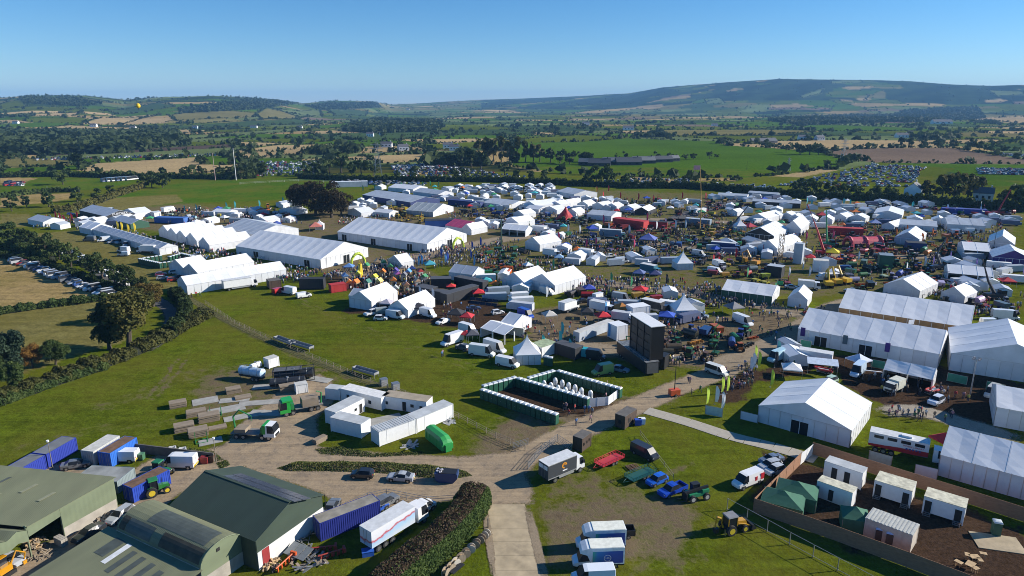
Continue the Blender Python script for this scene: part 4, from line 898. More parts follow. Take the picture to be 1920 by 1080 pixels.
M('tractor_rim', (0.62, 0.46, 0.03), .5); M('plain_rim', (0.5, 0.48, 0.44), .6)
def veh(kind, rear, front, col, label, cat=None, group=None, fn=None, z=0.0, **k):
    a, b = G(*rear), G(*front); names = dict(hatch='hatchback_car', sedan='saloon_car', estate='estate_car', suv='suv', pickup='pickup_truck', van='van', box='box_truck', tractor='tractor')
    e = empty(k.pop('name', names.get(kind, kind)), (a+b)/2+Vector((0, 0, z)), dirz(a, b), label, cat or {'hatch': 'car', 'sedan': 'car', 'estate': 'car', 'suv': 'car', 'pickup': 'pickup', 'van': 'van', 'box': 'truck', 'tractor': 'tractor'}.get(kind, kind), group)
    if fn: fn(e, **k)
    elif kind in ('hatch', 'sedan', 'estate', 'suv'): car(kind, e)
    elif kind == 'pickup': pickup(e)
    elif kind == 'van': van(e, **k)
    elif kind == 'box': box_truck(e, **k)
    elif kind == 'tractor': tractor(e)
    tint(e, col); return e
WHT = (0.80, 0.80, 0.79); SIL = (0.42, 0.44, 0.46); DRK = (0.03, 0.032, 0.036); BLU = (0.02, 0.07, 0.35); RED = (0.45, 0.02, 0.02); GRN = (0.02, 0.17, 0.05); GRY = (0.16, 0.17, 0.18)
# ---------------------------------------------------------------- farm buildings
def corr_mat(name, col, ang, pitch=.9, dirt=.35, col2=None):
    m = M(name, col, .75, var=.14, scale=.35, dirt=dirt, stretch=(1, .35, 1) if ang == 0 else (.35, 1, 1)); n = m.node_tree; p = n.nodes['Principled BSDF']
    tc = n.nodes.new('ShaderNodeTexCoord'); w = n.nodes.new('ShaderNodeTexWave'); w.bands_direction = 'X' if ang == 0 else 'Y'; w.inputs['Scale'].default_value = 1.1; w.inputs['Distortion'].default_value = 0
    n.links.new(tc.outputs['Object'], w.inputs['Vector']); b = n.nodes.new('ShaderNodeBump'); b.inputs['Strength'].default_value = .25; b.inputs['Distance'].default_value = .04; n.links.new(w.outputs['Fac'], b.inputs['Height']); n.links.new(b.outputs[0], p.inputs['Normal'])
    return m
OLV = corr_mat('olive_sheet', (0.175, 0.185, 0.105), 0); DGR = corr_mat('dark_green_sheet', (0.040, 0.062, 0.042), 0, dirt=.12); OLVW = corr_mat('olive_cladding', (0.155, 0.185, 0.11), 0, dirt=.2)
SKYL = M('weathered_skylight', (0.075, 0.088, 0.075), .6, var=.2, scale=.8); SKYW = M('white_skylight', (0.72, 0.73, 0.72), .5)
CONCW = M('concrete_wall', (0.36, 0.33, 0.28), .9, var=.2, scale=.6, dirt=.4); RENDER = M('white_render', (0.66, 0.65, 0.63), .85, var=.08, scale=.4, dirt=.15)
SOLAR = M('solar_cell', (0.012, 0.016, 0.035), .12, var=.1); SOLF = M('solar_frame', (0.22, 0.24, 0.27), .4, .6)
BZ = R(-28.4); BX = Vector((math.cos(BZ), math.sin(BZ), 0)); BN = Vector((-BX.y, BX.x, 0))
def local_poly(b, pts, o, mi=0, t=.06):
    """a flat slab through given points"""
    q = [Vector(p)-o for p in pts]; n = (q[1]-q[0]).cross(q[2]-q[0]).normalized(); n = n if n.z > 0 else -n; k = len(q)
    return b.add(q+[p-n*t for p in q], [tuple(range(k)), tuple(range(2*k-1, k-1, -1))]+[(i, i+k, (i+1) % k+k, (i+1) % k) for i in range(k)], mi)
# dark green gabled barn with solar panels
o = Vector((-38.3, 87.5, 0)); bb = empty('solar_barn', o, BZ, 'dark green gabled barn with a strip of solar panels and white lower wall', 'barn')
L, hw, ev, rg = 17.0, 6.1, 4.7, 7.0
for s in (-1, 1):
    sl = math.hypot(hw+.25, (rg-ev)*(hw+.25)/hw); an = math.atan2(rg-ev, hw)
    MB().box((0, s*(hw+.25)/2, (rg+ev)/2-.02), (L+.5, sl, .08), rx=-s*an).build('roof_slope', DGR, bb)
MB().box((0, 0, rg+.05), (L+.5, .4, .06)).build('ridge_cap', DGR, bb)
an = math.atan2(rg-ev, hw); pan = MB().box((0, 0, 0), (1.0, 1.55, .04)).mesh('solar_panel', SOLAR); pfr = MB().box((0, 0, -.03), (1.08, 1.63, .04)).mesh('panel_frame', SOLF)
for i in range(13):
    for j in range(2):
        d = 1.1+j*1.72; pz = rg-d*math.sin(an)+.14; py = d*math.cos(an)
        p = link('solar_panel', pan, bb, (-4.6+i*1.1, py, pz)); p.rotation_euler = (-an, 0, 0); link('panel_frame', pfr, p)
for s, nm in ((1, 'right'), (-1, 'left')):
    MB().prismx([(-hw, 2.7), (-hw, ev), (0, rg-.08), (hw, ev), (hw, 2.7)], s*(L/2)-.05, s*(L/2)+.05).build('gable_cladding', DGR, bb); MB().b2((s*L/2-.1, -hw, 0), (s*L/2+.1, hw, 2.72)).build('gable_wall', RENDER, bb)
for s in (-1, 1): MB().b2((-L/2, s*hw-.06, 0), (L/2, s*hw+.06, ev-.02)).build('side_wall', DGR, bb)
MB().box((L/2+.12, -hw+1.3, 1.4), (.05, 1.2, 2.6)).build('door', M('red_door', (0.28, 0.03, 0.03), .6), bb)
MB().tube([(L/2+.3, hw+.3, ev), (L/2+.3, hw+.3, .1)], .06, 6).build('drainpipe', BLACK, bb)
# round roofed hay barn in front of it, with its lean-to
o = Vector((-45.2, 80.9, 0)); cb = empty('round_roofed_barn', o, BZ, 'olive barn with curved sheet roof and dark patched panels', 'barn'); L = 17.2; hw = 3.35; n = 12
def arc(t, r=0.0): a = math.pi*(1-t); return (-math.cos(math.pi*t)*(hw+r), 3.5+math.sin(math.pi*t)*(2.1+r))
b = MB(); ring = [arc(i/n) for i in range(n+1)]
for i in range(n):
    (y0, z0), (y1, z1) = ring[i], ring[i+1]; b.add([(-L/2, y0, z0), (L/2, y0, z0), (L/2, y1, z1), (-L/2, y1, z1)], [(0, 1, 2, 3)])
b.build('roof', OLV, cb)
for x0, x1, t0, t1, mt in ((-6.8, -1.6, .06, .30, SKYL), (-4.2, 7.4, .34, .62, SKYL), (.2, 8.2, .06, .30, M('rusty_roof_sheet', (0.060, 0.052, 0.034), .8, var=.35, scale=.8, dirt=.2)), (-8.2, -6.9, .06, .3, MATS['rusty_roof_sheet'])):
    b = MB(); k = 5; rr = [arc(lerp(t0, t1, i/k), .025) for i in range(k+1)]
    for i in range(k): (y0, z0), (y1, z1) = rr[i], rr[i+1]; b.add([(x0, y0, z0), (x1, y0, z0), (x1, y1, z1), (x0, y1, z1)], [(0, 1, 2, 3)])
    b.build('roof_sheet', mt, cb)
for s in (-1, 1): MB().prismx([(-hw, 2.0)]+ring+[(hw, 2.0)], s*(L/2-.05)-.04, s*(L/2-.05)+.04).build('end_cladding', OLVW, cb)
MB().b2((L/2-.14, -hw, 0), (L/2+.04, hw, 2.0)).build('end_wall', CONCW, cb); MB().box((L/2+.02, -.6, 4.6), (.05, .5, .5)).build('vent', DARKIN, cb)
MB().b2((-L/2, -hw-.05, 0), (L/2-.2, -hw+.05, 3.5)).b2((-L/2, hw-.05, 0), (L/2-.2, hw+.05, 3.5)).build('side_wall', CONCW, cb)
rim = MB(); rim.tube([(L/2+.02, y, z+.03) for y, z in ring], .07, 4); rim.build('roof_edge', OLVW, cb)
le = empty('lean_to_shed', o-BN*(hw+5), BZ, 'olive lean-to shed with one white and several dark roof strips', 'shed'); D = 10.2
def lz(y): return 3.42-(5.1-y)*.085
b = MB(); b.add([(-L/2-2, 5.05, lz(5.05)), (L/2+.3, 5.05, lz(5.05)), (L/2+.3, -6.6, lz(-6.6)), (-L/2-2, -6.6, lz(-6.6))], [(3, 2, 1, 0)]); b.add([(-L/2-2, 5.05, lz(5.05)-.08), (L/2+.3, 5.05, lz(5.05)-.08), (L/2+.3, -6.6, lz(-6.6)-.08), (-L/2-2, -6.6, lz(-6.6)-.08)], [(0, 1, 2, 3)]); b.build('roof', OLV, le)
for x, w, y0, y1, mt in ((-7.2, 2.0, .9, 4.1, SKYL), (-4.6, .95, .2, 4.0, SKYW), (-2.6, 1.0, -.6, 3.4, SKYL), (-.5, 1.0, -.9, 3.2, SKYL), (1.7, 1.0, -1.2, 3.0, SKYL), (3.9, 1.0, -1.6, 2.6, SKYL)):
    MB().add([(x, y0, lz(y0)+.03), (x+w, y0, lz(y0)+.03), (x+w, y1, lz(y1)+.03), (x, y1, lz(y1)+.03)], [(0, 1, 2, 3)]).build('skylight', mt, le)
MB().b2((-L/2-1.9, -6.5, 0), (-L/2-1.8, 5, 2.4)).b2((L/2, -6.5, 0), (L/2+.1, 4.9, 2.4)).b2((-L/2-1.8, -6.5, 0), (L/2, -6.4, 2.3)).build('wall', CONCW, le)
# olive barn at the left edge
BR = Vector((-60.6, 92.6, 0)); wd = Vector((-.40, -.917, 0)); bk = Vector((-.985, .12, 0)); o = BR.copy(); ab = empty('olive_barn', o, 0, 'wide olive barn with open bay of firewood at the left edge', 'barn')
def P(a, c, z): q = BR+wd*a+bk*c; q.z = z; return q
b = MB(); local_poly(b, [P(-.3, -.3, 5.3), P(13, -.3, 4.9), P(13, 27, 5.6), P(-.3, 27, 6.2)], o); b.build('roof', OLV, ab)
for a, c in ((2.5, 14), (3.5, 8.5), (6.5, 11), (8, 17), (5, 4)):
    b = MB(); z = 5.32-.03*a+.033*c; local_poly(b, [P(a, c, z+.05), P(a+2.4, c, z-.02), P(a+2.4, c+.5, z), P(a, c+.5, z+.07)], o, t=.03); b.build('roof_strip', SKYL if (a in (2.5,)) else M('pale_roof_strip', (0.24, 0.245, 0.16), .7), ab)
b = MB(); local_poly(b, [P(0, 0, 1.7), P(8.2, 0, 1.7), P(8.2, 0, 5.0), P(0, 0, 5.25)], o, t=.08); b.build('side_cladding', OLVW, ab)
b = MB(); local_poly(b, [P(8.2, 0, 3.7), P(12.8, 0, 3.2), P(12.8, 0, 4.85), P(8.2, 0, 5.0)], o, t=.08); b.build('bay_cladding', OLVW, ab)
b = MB(); local_poly(b, [P(0, .02, 0), P(8.2, .02, 0), P(8.2, .02, 1.75), P(0, .02, 1.75)], o, t=.2); b.build('side_wall', CONCW, ab)
b = MB(); local_poly(b, [P(0, 0, 0), P(0, 27, 0), P(0, 27, 6.1), P(0, 0, 5.2)], o, t=.1); b.build('back_wall', OLVW, ab)
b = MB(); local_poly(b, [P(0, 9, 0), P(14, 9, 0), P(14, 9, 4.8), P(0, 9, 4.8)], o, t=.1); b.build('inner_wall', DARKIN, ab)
for a in (8.2, 12.9): q = P(a, .1, 0)-o; MB().box((q.x, q.y, 2.5), (.18, .18, 5.0)).build('post', OLVW, ab)
# curved roof bay
n = 10; SPN = 13.0; b = MB(); ring = []
for i in range(n+1):
    t = i/n; ring.append((12.9+SPN*t, 3.0+math.sin(math.pi*t)*2.3+1.4*(1-t)*(t < .12)))
for i in range(n):
    (a0, z0), (a1, z1) = ring[i], ring[i+1]; b.add([P(a0, -.2, z0)-o, P(a1, -.2, z1)-o, P(a1, 24, z1)-o, P(a0, 24, z0)-o], [(0, 1, 2, 3)])
b.build('curved_roof', OLV, ab)
b = MB(); q = [P(a, -.05, z-.02)-o for a, z in ring]; low = [P(a, -.05, max(2.6, z-1.9))-o for a, z in ring]
for i in range(n): b.add([q[i], q[i+1], low[i+1], low[i]], [(0, 1, 2, 3)])
b.build('curved_end_cladding', OLVW, ab)
# firewood and blocks in the bay
def heap(p, n, rad, size, mats, name, label, cat='timber', h=.8):
    e = empty(name, p, 0, label, cat); rng = random.Random(n*7+int(rad*10))
    for mt_i, mt in enumerate(mats):
        b = MB()
        for i in range(n//len(mats)):
            a, r = rng.uniform(0, 6.28), rad*math.sqrt(rng.random()); z = h*(1-r/rad)*rng.uniform(.2, 1)
            b.box((r*math.cos(a), r*math.sin(a), z+size[2]/2), [s*rng.uniform(.6, 1.3) for s in size], 0, rng.uniform(0, 3.1), rng.uniform(-.4, .4))
        b.build('piece', mt, e)['kind'] = 'stuff'
    return e
heap(G(66, 1020), 60, 1.5, (.7, .18, .16), [TIMBER, NEWWOOD], 'firewood_heap', 'heap of split firewood inside the open bay of the olive barn')
heap(G(78, 1040), 26, 1.4, (1.4, .14, .08), [TIMBER], 'board_heap', 'grey boards dumped in front of the firewood bay', h=.3)
heap(G(190, 975), 40, 1.3, (1.3, .2, .1), [TIMBER, CONCW], 'rubble_heap', 'planks and rubble along the foot of the olive barn wall', h=.5)
e = empty('block_stack', G(115, 1020), BZ, 'stack of grey concrete blocks beside the firewood', 'blocks')
for i in range(4):
    for j in range(3):
        for k in range(5): MB().box((i*.48-.7, j*.3-.3, .11+k*.22), (.45, .27, .2)).build('block', CONCW, e) if (j == 0 or k == 4 or i == 3) else None
# ---------------------------------------------------------------- containers of the farm yard
DBLUE = (0.025, 0.045, 0.30); MBLUE = (0.03, 0.14, 0.52)
greyroof = M('grey_felt_roof', (0.17, 0.18, 0.19), .8, var=.2, scale=.6, dirt=.3); rust = M('rusty_steel', (0.15, 0.085, 0.05), .85, var=.35, scale=1.2, dirt=.2)
def wcont(c, rz, L, W, h, col, label, roofm=None, doors='left', **k):
    c = Vector(c); ex = Vector((math.cos(rz), math.sin(rz), 0)); ey = Vector((-ex.y, ex.x, 0)); A = c-ex*L/2-ey*W/2; B = c+ex*L/2-ey*W/2
    return container(tuple(A), tuple(B), W, h, col, label, roofm, doors, **k)
wcont((-81.3, 101.5, 0), R(78), 6.6, 2.9, 2.6, DBLUE, 'dark blue cabin with grey roof at the left picture edge', greyroof, None)
wcont((-79.9, 108.0, 0), R(78), 6.2, 2.9, 2.6, DBLUE, 'dark blue cabin with grey roof farthest up the pasture', greyroof, None)
wcont((-73.5, 97.3, 0), R(-3), 10.5, 2.4, 2.5, DBLUE, 'long dark blue container end-on behind the olive barn roof', None, None)
wcont((-72.2, 108.6, 0), R(78), 6.0, 2.5, 2.7, (0.5, 0.5, 0.46), 'cream container with pale roof beside the bright blue container', M('pale_roof', (0.55, 0.54, 0.49), .7, dirt=.3), 'left')
wcont((-68.9, 108.0, 0), R(76), 6.0, 2.6, 2.7, MBLUE, 'bright blue container with rusty brown roof by the vans', rust, 'left')
wcont((-58.4, 97.4, 0), R(62), 6.4, 2.5, 2.6, (0.02, 0.06, 0.38), 'blue container with rusty roof beside the tractors', rust, 'left')
wcont((-66.2, 99.2, 0), R(-6), 7.5, 4.4, 2.2, (0.22, 0.27, 0.28), 'low grey flat roofed store between the cabins', M('patchy_grey_roof', (0.27, 0.28, 0.27), .8, var=.35, scale=.4), None, name='flat_roofed_store')
e = empty('yard_wall', G(300, 845), 0, 'dark block wall behind the two parked white vans', 'wall'); A, B = G(205, 842), G(402, 866); MB().box(((A+B)/2-e.location+Vector((0, 0, .85)))[:], ((B-A).length, .25, 1.7), rz=dirz(A, B)).build('wall', M('dark_block', (0.11, 0.10, 0.09), .9, var=.3, scale=.8), e)
def bin_(p, col, label, rz=0): 
    e = empty('wheeled_bin', p, rz, label, 'bin', 'bins beside the vans'); MB().box((0, 0, .62), (1.2, .9, 1.05), taper=1.08).build('body', OC, e); MB().box((0, 0, 1.2), (1.35, 1.0, .12)).build('lid', OC, e)
    for s in (-.4, .4): MB().cyl((s, .3, .1), (1, 0, 0), .1, .06, 8).build('wheel', BLACK, e)
    tint(e, col); return e
bin_(G(222, 848), (0.03, 0.10, 0.5), 'blue lidded bin left of the white van'); bin_(G(248, 851), (0.03, 0.10, 0.5), 'blue lidded bin behind the white van roof'); bin_(G(264, 862), (0.06, 0.16, 0.09), 'green wheeled bin at the back of the left van'); bin_(G(235, 890), (0.03, 0.05, 0.05), 'dark green bin on the flat roofed store side'); bin_(G(395, 866), (0.07, 0.035, 0.02), 'brown bin beside the lamp pole'); bin_(G(385, 868), (0.25, 0.03, 0.03), 'red bin beside the brown bin')
for u, v, c, lb in ((324, 848, (.75, .76, .75), 'white open crate lying on the rough grass behind the wall'), (343, 850, (.75, .76, .75), 'white tank box on the grass behind the wall')):
    e = empty('white_crate', G(u, v), .4, lb, 'crate'); MB().b2((-.6, -.5, 0), (.6, .5, .08)).b2((-.6, -.5, 0), (-.52, .5, 1)).b2((.52, -.5, 0), (.6, .5, 1)).b2((-.6, -.5, 0), (.6, -.42, 1)).b2((-.6, .42, 0), (.6, .5, 1)).build('body', WHITEP, e)
CHEV = M('hazard_yellow', (0.62, 0.45, 0.02), .5); 
def chevrons(e, L):
    b = MB()
    for k in range(4):
        for s in (-1, 1): b.box((-L/2-.03, s*(.12+k*.22), .62), (.03, .11, .55), rx=s*.6)
    b.build('chevron', CHEV, e)
chevrons(veh('van', (256, 864), (206, 864), WHT, 'white van with yellow rear chevrons beside the blue container', L=5.3, h=2.15, group='white service vans'), 5.3)
chevrons(veh('van', (366, 876), (308, 875), WHT, 'white van with yellow rear chevrons nearest the lamp pole', L=5.9, h=2.45, group='white service vans'), 5.9)
veh('sedan', (120, 880), (168, 872), GRY, 'dark grey saloon parked between the blue cabins')
veh('tractor', (288, 890), (318, 893), (0.02, 0.16, 0.04), 'small green tractor behind the big green tractor'); veh('tractor', (278, 930), (312, 920), (0.03, 0.20, 0.04), 'green tractor with yellow wheels beside the blue container')
e = empty('red_crate', G(281, 915), .3, 'red crate stacked behind the green tractor', 'crate'); MB().box((0, 0, .5), (1.1, 1, 1)).build('body', M('red_plastic', (.4, .04, .03), .5), e)
e = empty('blue_barrel', G(298, 912), .3, 'blue barrel behind the green tractor', 'barrel'); MB().cyl((0, 0, .5), (0, 0, 1), .35, 1, 12).build('body', M('blue_plastic', (.03, .12, .5), .5), e)
veh('estate', (246, 958), (206, 986), SIL, 'silver estate car beside the olive barn wall'); veh('sedan', (194, 990), (140, 1022), DRK, 'black coupe parked in front of the open bay'); veh('sedan', (-4, 1044), (46, 1064), SIL, 'silver saloon at the bottom left edge')
def mini_digger(e):
    MB().box((0, 0, .3), (2.2, .5, .5)).b2((-1.1, -1, .05), (1.1, -.6, .55)).b2((-1.1, .6, .05), (1.1, 1, .55)).build('track', BLACK, e); MB().box((-.2, 0, 1.1), (2.0, 1.6, .9)).build('body', PAINT, e); MB().box((.2, .3, 1.9), (1, .9, 1.2)).build('cab', DKGLASS, e); MB().box((.2, .3, 2.55), (1.1, 1, .1)).build('cab_roof', PAINT, e)
    MB().tube([(.8, -.4, 1.2), (1.8, -.4, 2.6), (2.9, -.4, 1.6)], [.16, .14, .1], 6).build('boom', PAINT, e); MB().tube([(2.9, -.4, 1.6), (2.6, -.4, .5)], .1, 6).box((2.5, -.4, .4), (.5, .6, .5)).build('bucket', PAINT, e)
veh('digger', (-10, 1090), (24, 1068), (0.55, 0.25, 0.01), 'orange yellow digger cut by the bottom left corner', cat='digger', fn=mini_digger)
def lamp(p, h, label, double=False, name='lamp_post'):
    e = empty(name, p, 0, label, 'lamp post'); MB().tube([(0, 0, 0), (0, 0, h)], [.09, .05], 8).build('pole', M('pole_wood', (0.20, 0.17, 0.13), .9), e); MB().cyl((0, 0, h+.12), (0, 0, 1), .22, .3, 8).build('lamp_head', WHITEP, e); return e
lamp(G(99, 878), 5.0, 'tall pole with round white lamp beside the blue cabins'); lamp(G(406, 868), 4.6, 'wooden pole with white floodlight at the yard entrance')
# ---------------------------------------------------------------- stacked ground mats, tanks and the two lorries
matm = M('trackway_mat', (0.26, 0.205, 0.145), .85, var=.2, scale=.7, dirt=.35); matg = M('grey_mat', (0.33, 0.32, 0.29), .85, var=.2, scale=.7, dirt=.3)
def mat_stack(u, v, L, W, n, label, rz, m=None, pale=False):
    e = empty('mat_stack', G(u, v), rz, label, 'stack', 'stacks of ground mats'); rr = random.Random(n*31+int(u)); me = MB().box((0, 0, 0), (L, W, .10)).mesh('mat', m or matm); bt = MB().box((0, 0, 0), (.1, W*.98, .06)).mesh('bearer', TIMBER)
    for i in range(n): link('mat', me, e, (rr.uniform(-.08, .08), rr.uniform(-.08, .08), .08+i*.13), rr.uniform(-.015, .015))
    for i in range(0, n, 4):
        for q in (-.35, .35): link('bearer', bt, e, (q*L, 0, .02+i*.13))
DS = R(28)
for a in [(334, 762, 3.2, 2.0, 9, 'tall pale stack of mats at the far left of the stacks', DS), (368, 778, 3.6, 2.0, 8, 'pale mat stack left of the green stillage', DS), (392, 788, 3.8, 2.2, 11, 'tallest striped stack of grey and pale mats', DS), (346, 806, 3.4, 2.2, 10, 'grey brown mat stack nearest the pasture', DS), (372, 815, 3.4, 2.4, 10, 'dark topped mat stack in front of the grey brown stack', DS), (408, 803, 3.2, 1.6, 3, 'low pale mat stack beside the crane lorry', DS), (438, 735, 3.0, 2.0, 8, 'mat stack in front of the blue tanker', DS), (456, 746, 3.2, 2.0, 3, 'low mat pile right of the stack by the tanker', DS), (540, 733, 3.4, 1.6, 12, 'tall dark mat stack below the black tank', DS), (600, 828, 2.6, 1.2, 7, 'rough timber stack at the corner of the white cabins', R(55))]: mat_stack(*a)
for i, (u, v, L, W, rz) in enumerate([(425, 768, 7, 3.2, DS), (460, 780, 8, 2.4, DS), (490, 755, 9, 2.4, R(10)), (505, 725, 7, 2.6, R(8)), (440, 750, 6, 2.4, R(14)), (385, 752, 5, 3.4, DS), (505, 775, 8, 2.4, R(-6)), (395, 828, 4, 2.4, DS), (600, 712, 5.5, 2.5, R(-20)), (700, 795, 12, 4.5, R(28))]):
    o = MB().box((0, 0, .04), (L, W, .07)).build('ground_slab', matg, None, G(u, v)+Vector((0, 0, .004*i)), rz); tag(o, kind='structure')
def stillage(u, v, label, rz):
    e = empty('stillage', G(u, v), rz, label, 'rack'); b = MB()
    for s in (-1, 1):
        for t in (-1, 1): b.box((s*1.0, t*.8, .9), (.08, .08, 1.8))
        b.box((s*1.0, 0, .1), (.1, 1.7, .12)); b.box((0, s*.8, .1), (2.1, .1, .12))
    b.build('frame', M('green_paint', (0.03, 0.22, 0.06), .5), e)
stillage(405, 778, 'green steel rack between the mat stacks', DS); stillage(378, 828, 'green steel rack at the foot of the dark topped stack', DS)
def tank(e, L, r, body, z0=.6, frame=None):
    b = MB(); n = 16; rings = []
    for x, k in ((-L/2-.25, .35), (-L/2-.1, .8), (-L/2, 1), (L/2, 1), (L/2+.1, .8), (L/2+.25, .35)): rings.append([(x, math.cos(6.2832*i/n)*r*k, z0+r+math.sin(6.2832*i/n)*r*k) for i in range(n)])
    b.loft(rings).build('tank', body, e, smooth=False)
    b = MB()
    for q in (-.35, 0, .35): b.tube([(q*L, math.cos(6.2832*i/n)*(r+.03), z0+r+math.sin(6.2832*i/n)*(r+.03)) for i in range(n+1)], .04, 4)
    b.build('band', STEEL, e); MB().cyl((0, 0, z0+2*r+.08), (0, 0, 1), .3, .2, 10).build('hatch', STEEL, e)
def tanker(e):
    tank(e, 6.0, 1.0, M('pale_blue_tank', (0.45, 0.58, 0.70), .4, var=.15, dirt=.1), .9); MB().b2((-3.2, -.5, .6), (3.4, .5, .95)).build('chassis', BLACK, e)
    for x in (-2, -.9):
        for s in (-1, 1): wheel(e, x, s*.95, .48, .3)
    MB().box((3.3, 0, .4), (.12, .12, .8)).build('leg', STEEL, e); b = MB()
    for s in (-1, 1): b.tube([(-3, s*.5, 3.1), (3, s*.5, 3.1)], .03, 4)
    b.build('rail', STEEL, e)
veh('tanker_trailer', (504, 716), (444, 706), WHT, 'pale blue tanker trailer at the edge of the pasture', cat='tanker', fn=tanker)
veh('white_tank', (490, 690), (470, 698), WHT, 'small white tank behind the pale blue tanker', cat='tank', fn=lambda e: tank(e, 2.6, .7, WHITEP, .5))
e = empty('tank_container', G(552, 712), R(14), 'black tank container with grey top in a steel frame', 'tank'); tank(e, 8.2, 1.15, M('black_tank', (0.03, 0.032, 0.036), .35), .35)
b = MB()
for x in (-4.4, -1.5, 1.5, 4.4):
    for s in (-1, 1): b.box((x, s*1.3, 1.4), (.12, .12, 2.8))
    b.box((x, 0, 2.75), (.12, 2.6, .12)); 
for s in (-1, 1): b.box((0, s*1.3, 2.75), (8.9, .12, .12)).box((0, s*1.3, .12), (8.9, .12, .16))
b.build('frame', BLACK, e); MB().box((-1.2, .1, 2.72), (6.0, 2.3, .1)).build('top_sheet', M('dark_grey_top', (.10, .105, .11), .7, var=.3, scale=.7, dirt=.3), e)
e = empty('black_tank_unit', G(540, 725), R(14), 'long black tank in front of the tank container', 'tank'); tank(e, 7.2, .95, M('black_tank', (0.03, 0.032, 0.036), .35), .3)
cabin((505, 692), (524, 686), 2.2, 2.3, 'small white box cabin left of the black tank container', name='box_cabin')
cabin((556, 740), (578, 736), 2.0, 2.0, 'small white generator box below the black tanks', name='generator_box')
def crane_lorry(e, green_cab=False):
    cab(e, 4.2, 3.0, 1.22, 2.1, .6); MB().b2((-4.3, -.5, .7), (4.0, .5, 1.05)).build('chassis', BLACK, e); MB().b2((-4.3, -1.2, 1.1), (1.2, 1.2, 1.22)).build('flatbed', M('flatbed_grey', (.2, .2, .19), .8), e)
    for x in (-3.2, -1.9, 3.0, 1.7):
        for s in (-1, 1): wheel(e, x, s*1.0, .5, .34)
    cr = M('crane_green', (0.03, 0.20, 0.06), .4); MB().box((1.65, 0, 1.7), (.6, 1.6, 1.3)).build('crane_base', cr, e)
veh('crane_lorry', (436, 818), (524, 822), WHT, 'white cab lorry with folded green crane beside the mat stacks', cat='truck', fn=crane_lorry); ev_ = bpy.data.objects['crane_lorry']
MB().b2((1.9, -1.24, 1.3), (2.5, 1.24, 3.04)).build('sleeper_band', M('truck_green', (0.02, 0.30, 0.05), .35), ev_); MB().b2((-3.6, -1.1, 1.25), (-1.4, 1.1, 2.0)).build('load', matm, ev_)
MB().tube([(-3.8, 0, 1.2), (-4.0, 0, 4.0), (-2.8, .1, 5.4)], [.18, .17, .14], 6).tube([(-2.8, .1, 5.4), (-.6, .2, 4.2)], [.13, .1], 6).tube([(-.6, .2, 4.2), (-.7, .2, 3.2)], .06, 5).build('crane_arm', M('crane_green', (0.03, 0.20, 0.06), .4), ev_)
def green_lorry(e):
    crane_lorry(e); MB().b2((-3.4, -1.2, 1.24), (-.2, 1.2, 2.9)).build('load', matm, e); MB().tube([(-4.0, .3, 1.2), (-4.2, .3, 3.4), (-3.2, .3, 3.9)], [.18, .16, .12], 6).build('crane_arm', M('crane_green', (0.03, 0.20, 0.06), .4), e); MB().b2((1.6, -1.2, 3.0), (3.6, 1.2, 3.3)).build('wind_deflector', PAINT, e)
veh('green_lorry', (596, 765), (532, 778), (0.02, 0.36, 0.05), 'bright green lorry with a square load facing left', cat='truck', fn=green_lorry)
# ---------------------------------------------------------------- ring of white cabins
CR = M('cabin_roof_grey', (0.50, 0.52, 0.52), .6, var=.18, scale=.5, dirt=.35); CB = M('cabin_roof_brown', (0.36, 0.30, 0.22), .8, var=.2, scale=.6, dirt=.3)
gp = 'white cabins set in a ring'
cabin((621, 809), (678, 823), 2.9, 2.9, 'white cabin at the front left corner of the ring', roofm=CR, group=gp)
cabin((631, 800), (684, 772), 2.9, 2.9, 'white cabin on the left side of the ring with a door to the court', (('front', .86, .9, 2.0, .2),), (('front', .68, .6, .6, 1.2),), CR, group=gp)
cabin((640, 752), (716, 771), 2.9, 2.8, 'white cabin with clean white roof at the back of the ring', (), (('front', .18, .7, .7, 1.2), ('front', .45, .7, .6, 1.3), ('front', .72, .8, .8, 1.0)), M('white_roof', (.72, .71, .68), .6, dirt=.15), group=gp)
cabin((718, 766), (800, 778), 2.9, 2.8, 'white cabin with brown roof at the back of the ring', (('front', .5, .9, 2.0, .2),), (('front', .10, .6, .7, 1.1), ('front', .68, .8, .7, 1.2), ('front', .88, .7, .8, 1.0)), CB, group=gp)
cabin((712, 838), (781, 813), 2.9, 2.9, 'white cabin at the front right of the ring, nearer the track', roofm=CR, group=gp, ribs=14)
cabin((783, 812), (850, 783), 2.9, 2.9, 'white cabin at the front right of the ring, beside the fence', roofm=CR, group=gp)
cabin((611, 749), (638, 752), 2.3, 2.5, 'small square white cabin left of the ring', roofm=CR, name='store_cabin')
def compactor(e):
    b = MB(); rings = []
    for x, k in ((-3, 1), (2.2, 1), (3.0, .8), (3.3, .55)): rings.append([(x, y*1.15, .3+z*k) for y, z in ((-1, 0), (-1, 1.6), (-.75, 2.2), (0, 2.4), (.75, 2.2), (1, 1.6), (1, 0))])
    b.loft(rings).build('body', OC, e); b = MB()
    for x in (-2.4, -1.2, 0, 1.2, 2.2): b.box((x, -1.17, 1.1), (.1, .08, 1.6)).box((x, 1.17, 1.1), (.1, .08, 1.6))
    b.build('rib', OC, e); MB().b2((3.0, -.6, .1), (3.7, .6, 1.4)).build('press_head', OC, e); MB().b2((-3, -.5, .02), (3.2, .5, .3)).build('skid', BLACK, e)
veh('waste_compactor', (804, 818), (842, 848), (0.03, 0.30, 0.07), 'bright green waste compactor on the grass beside the cabins', cat='compactor', fn=compactor)
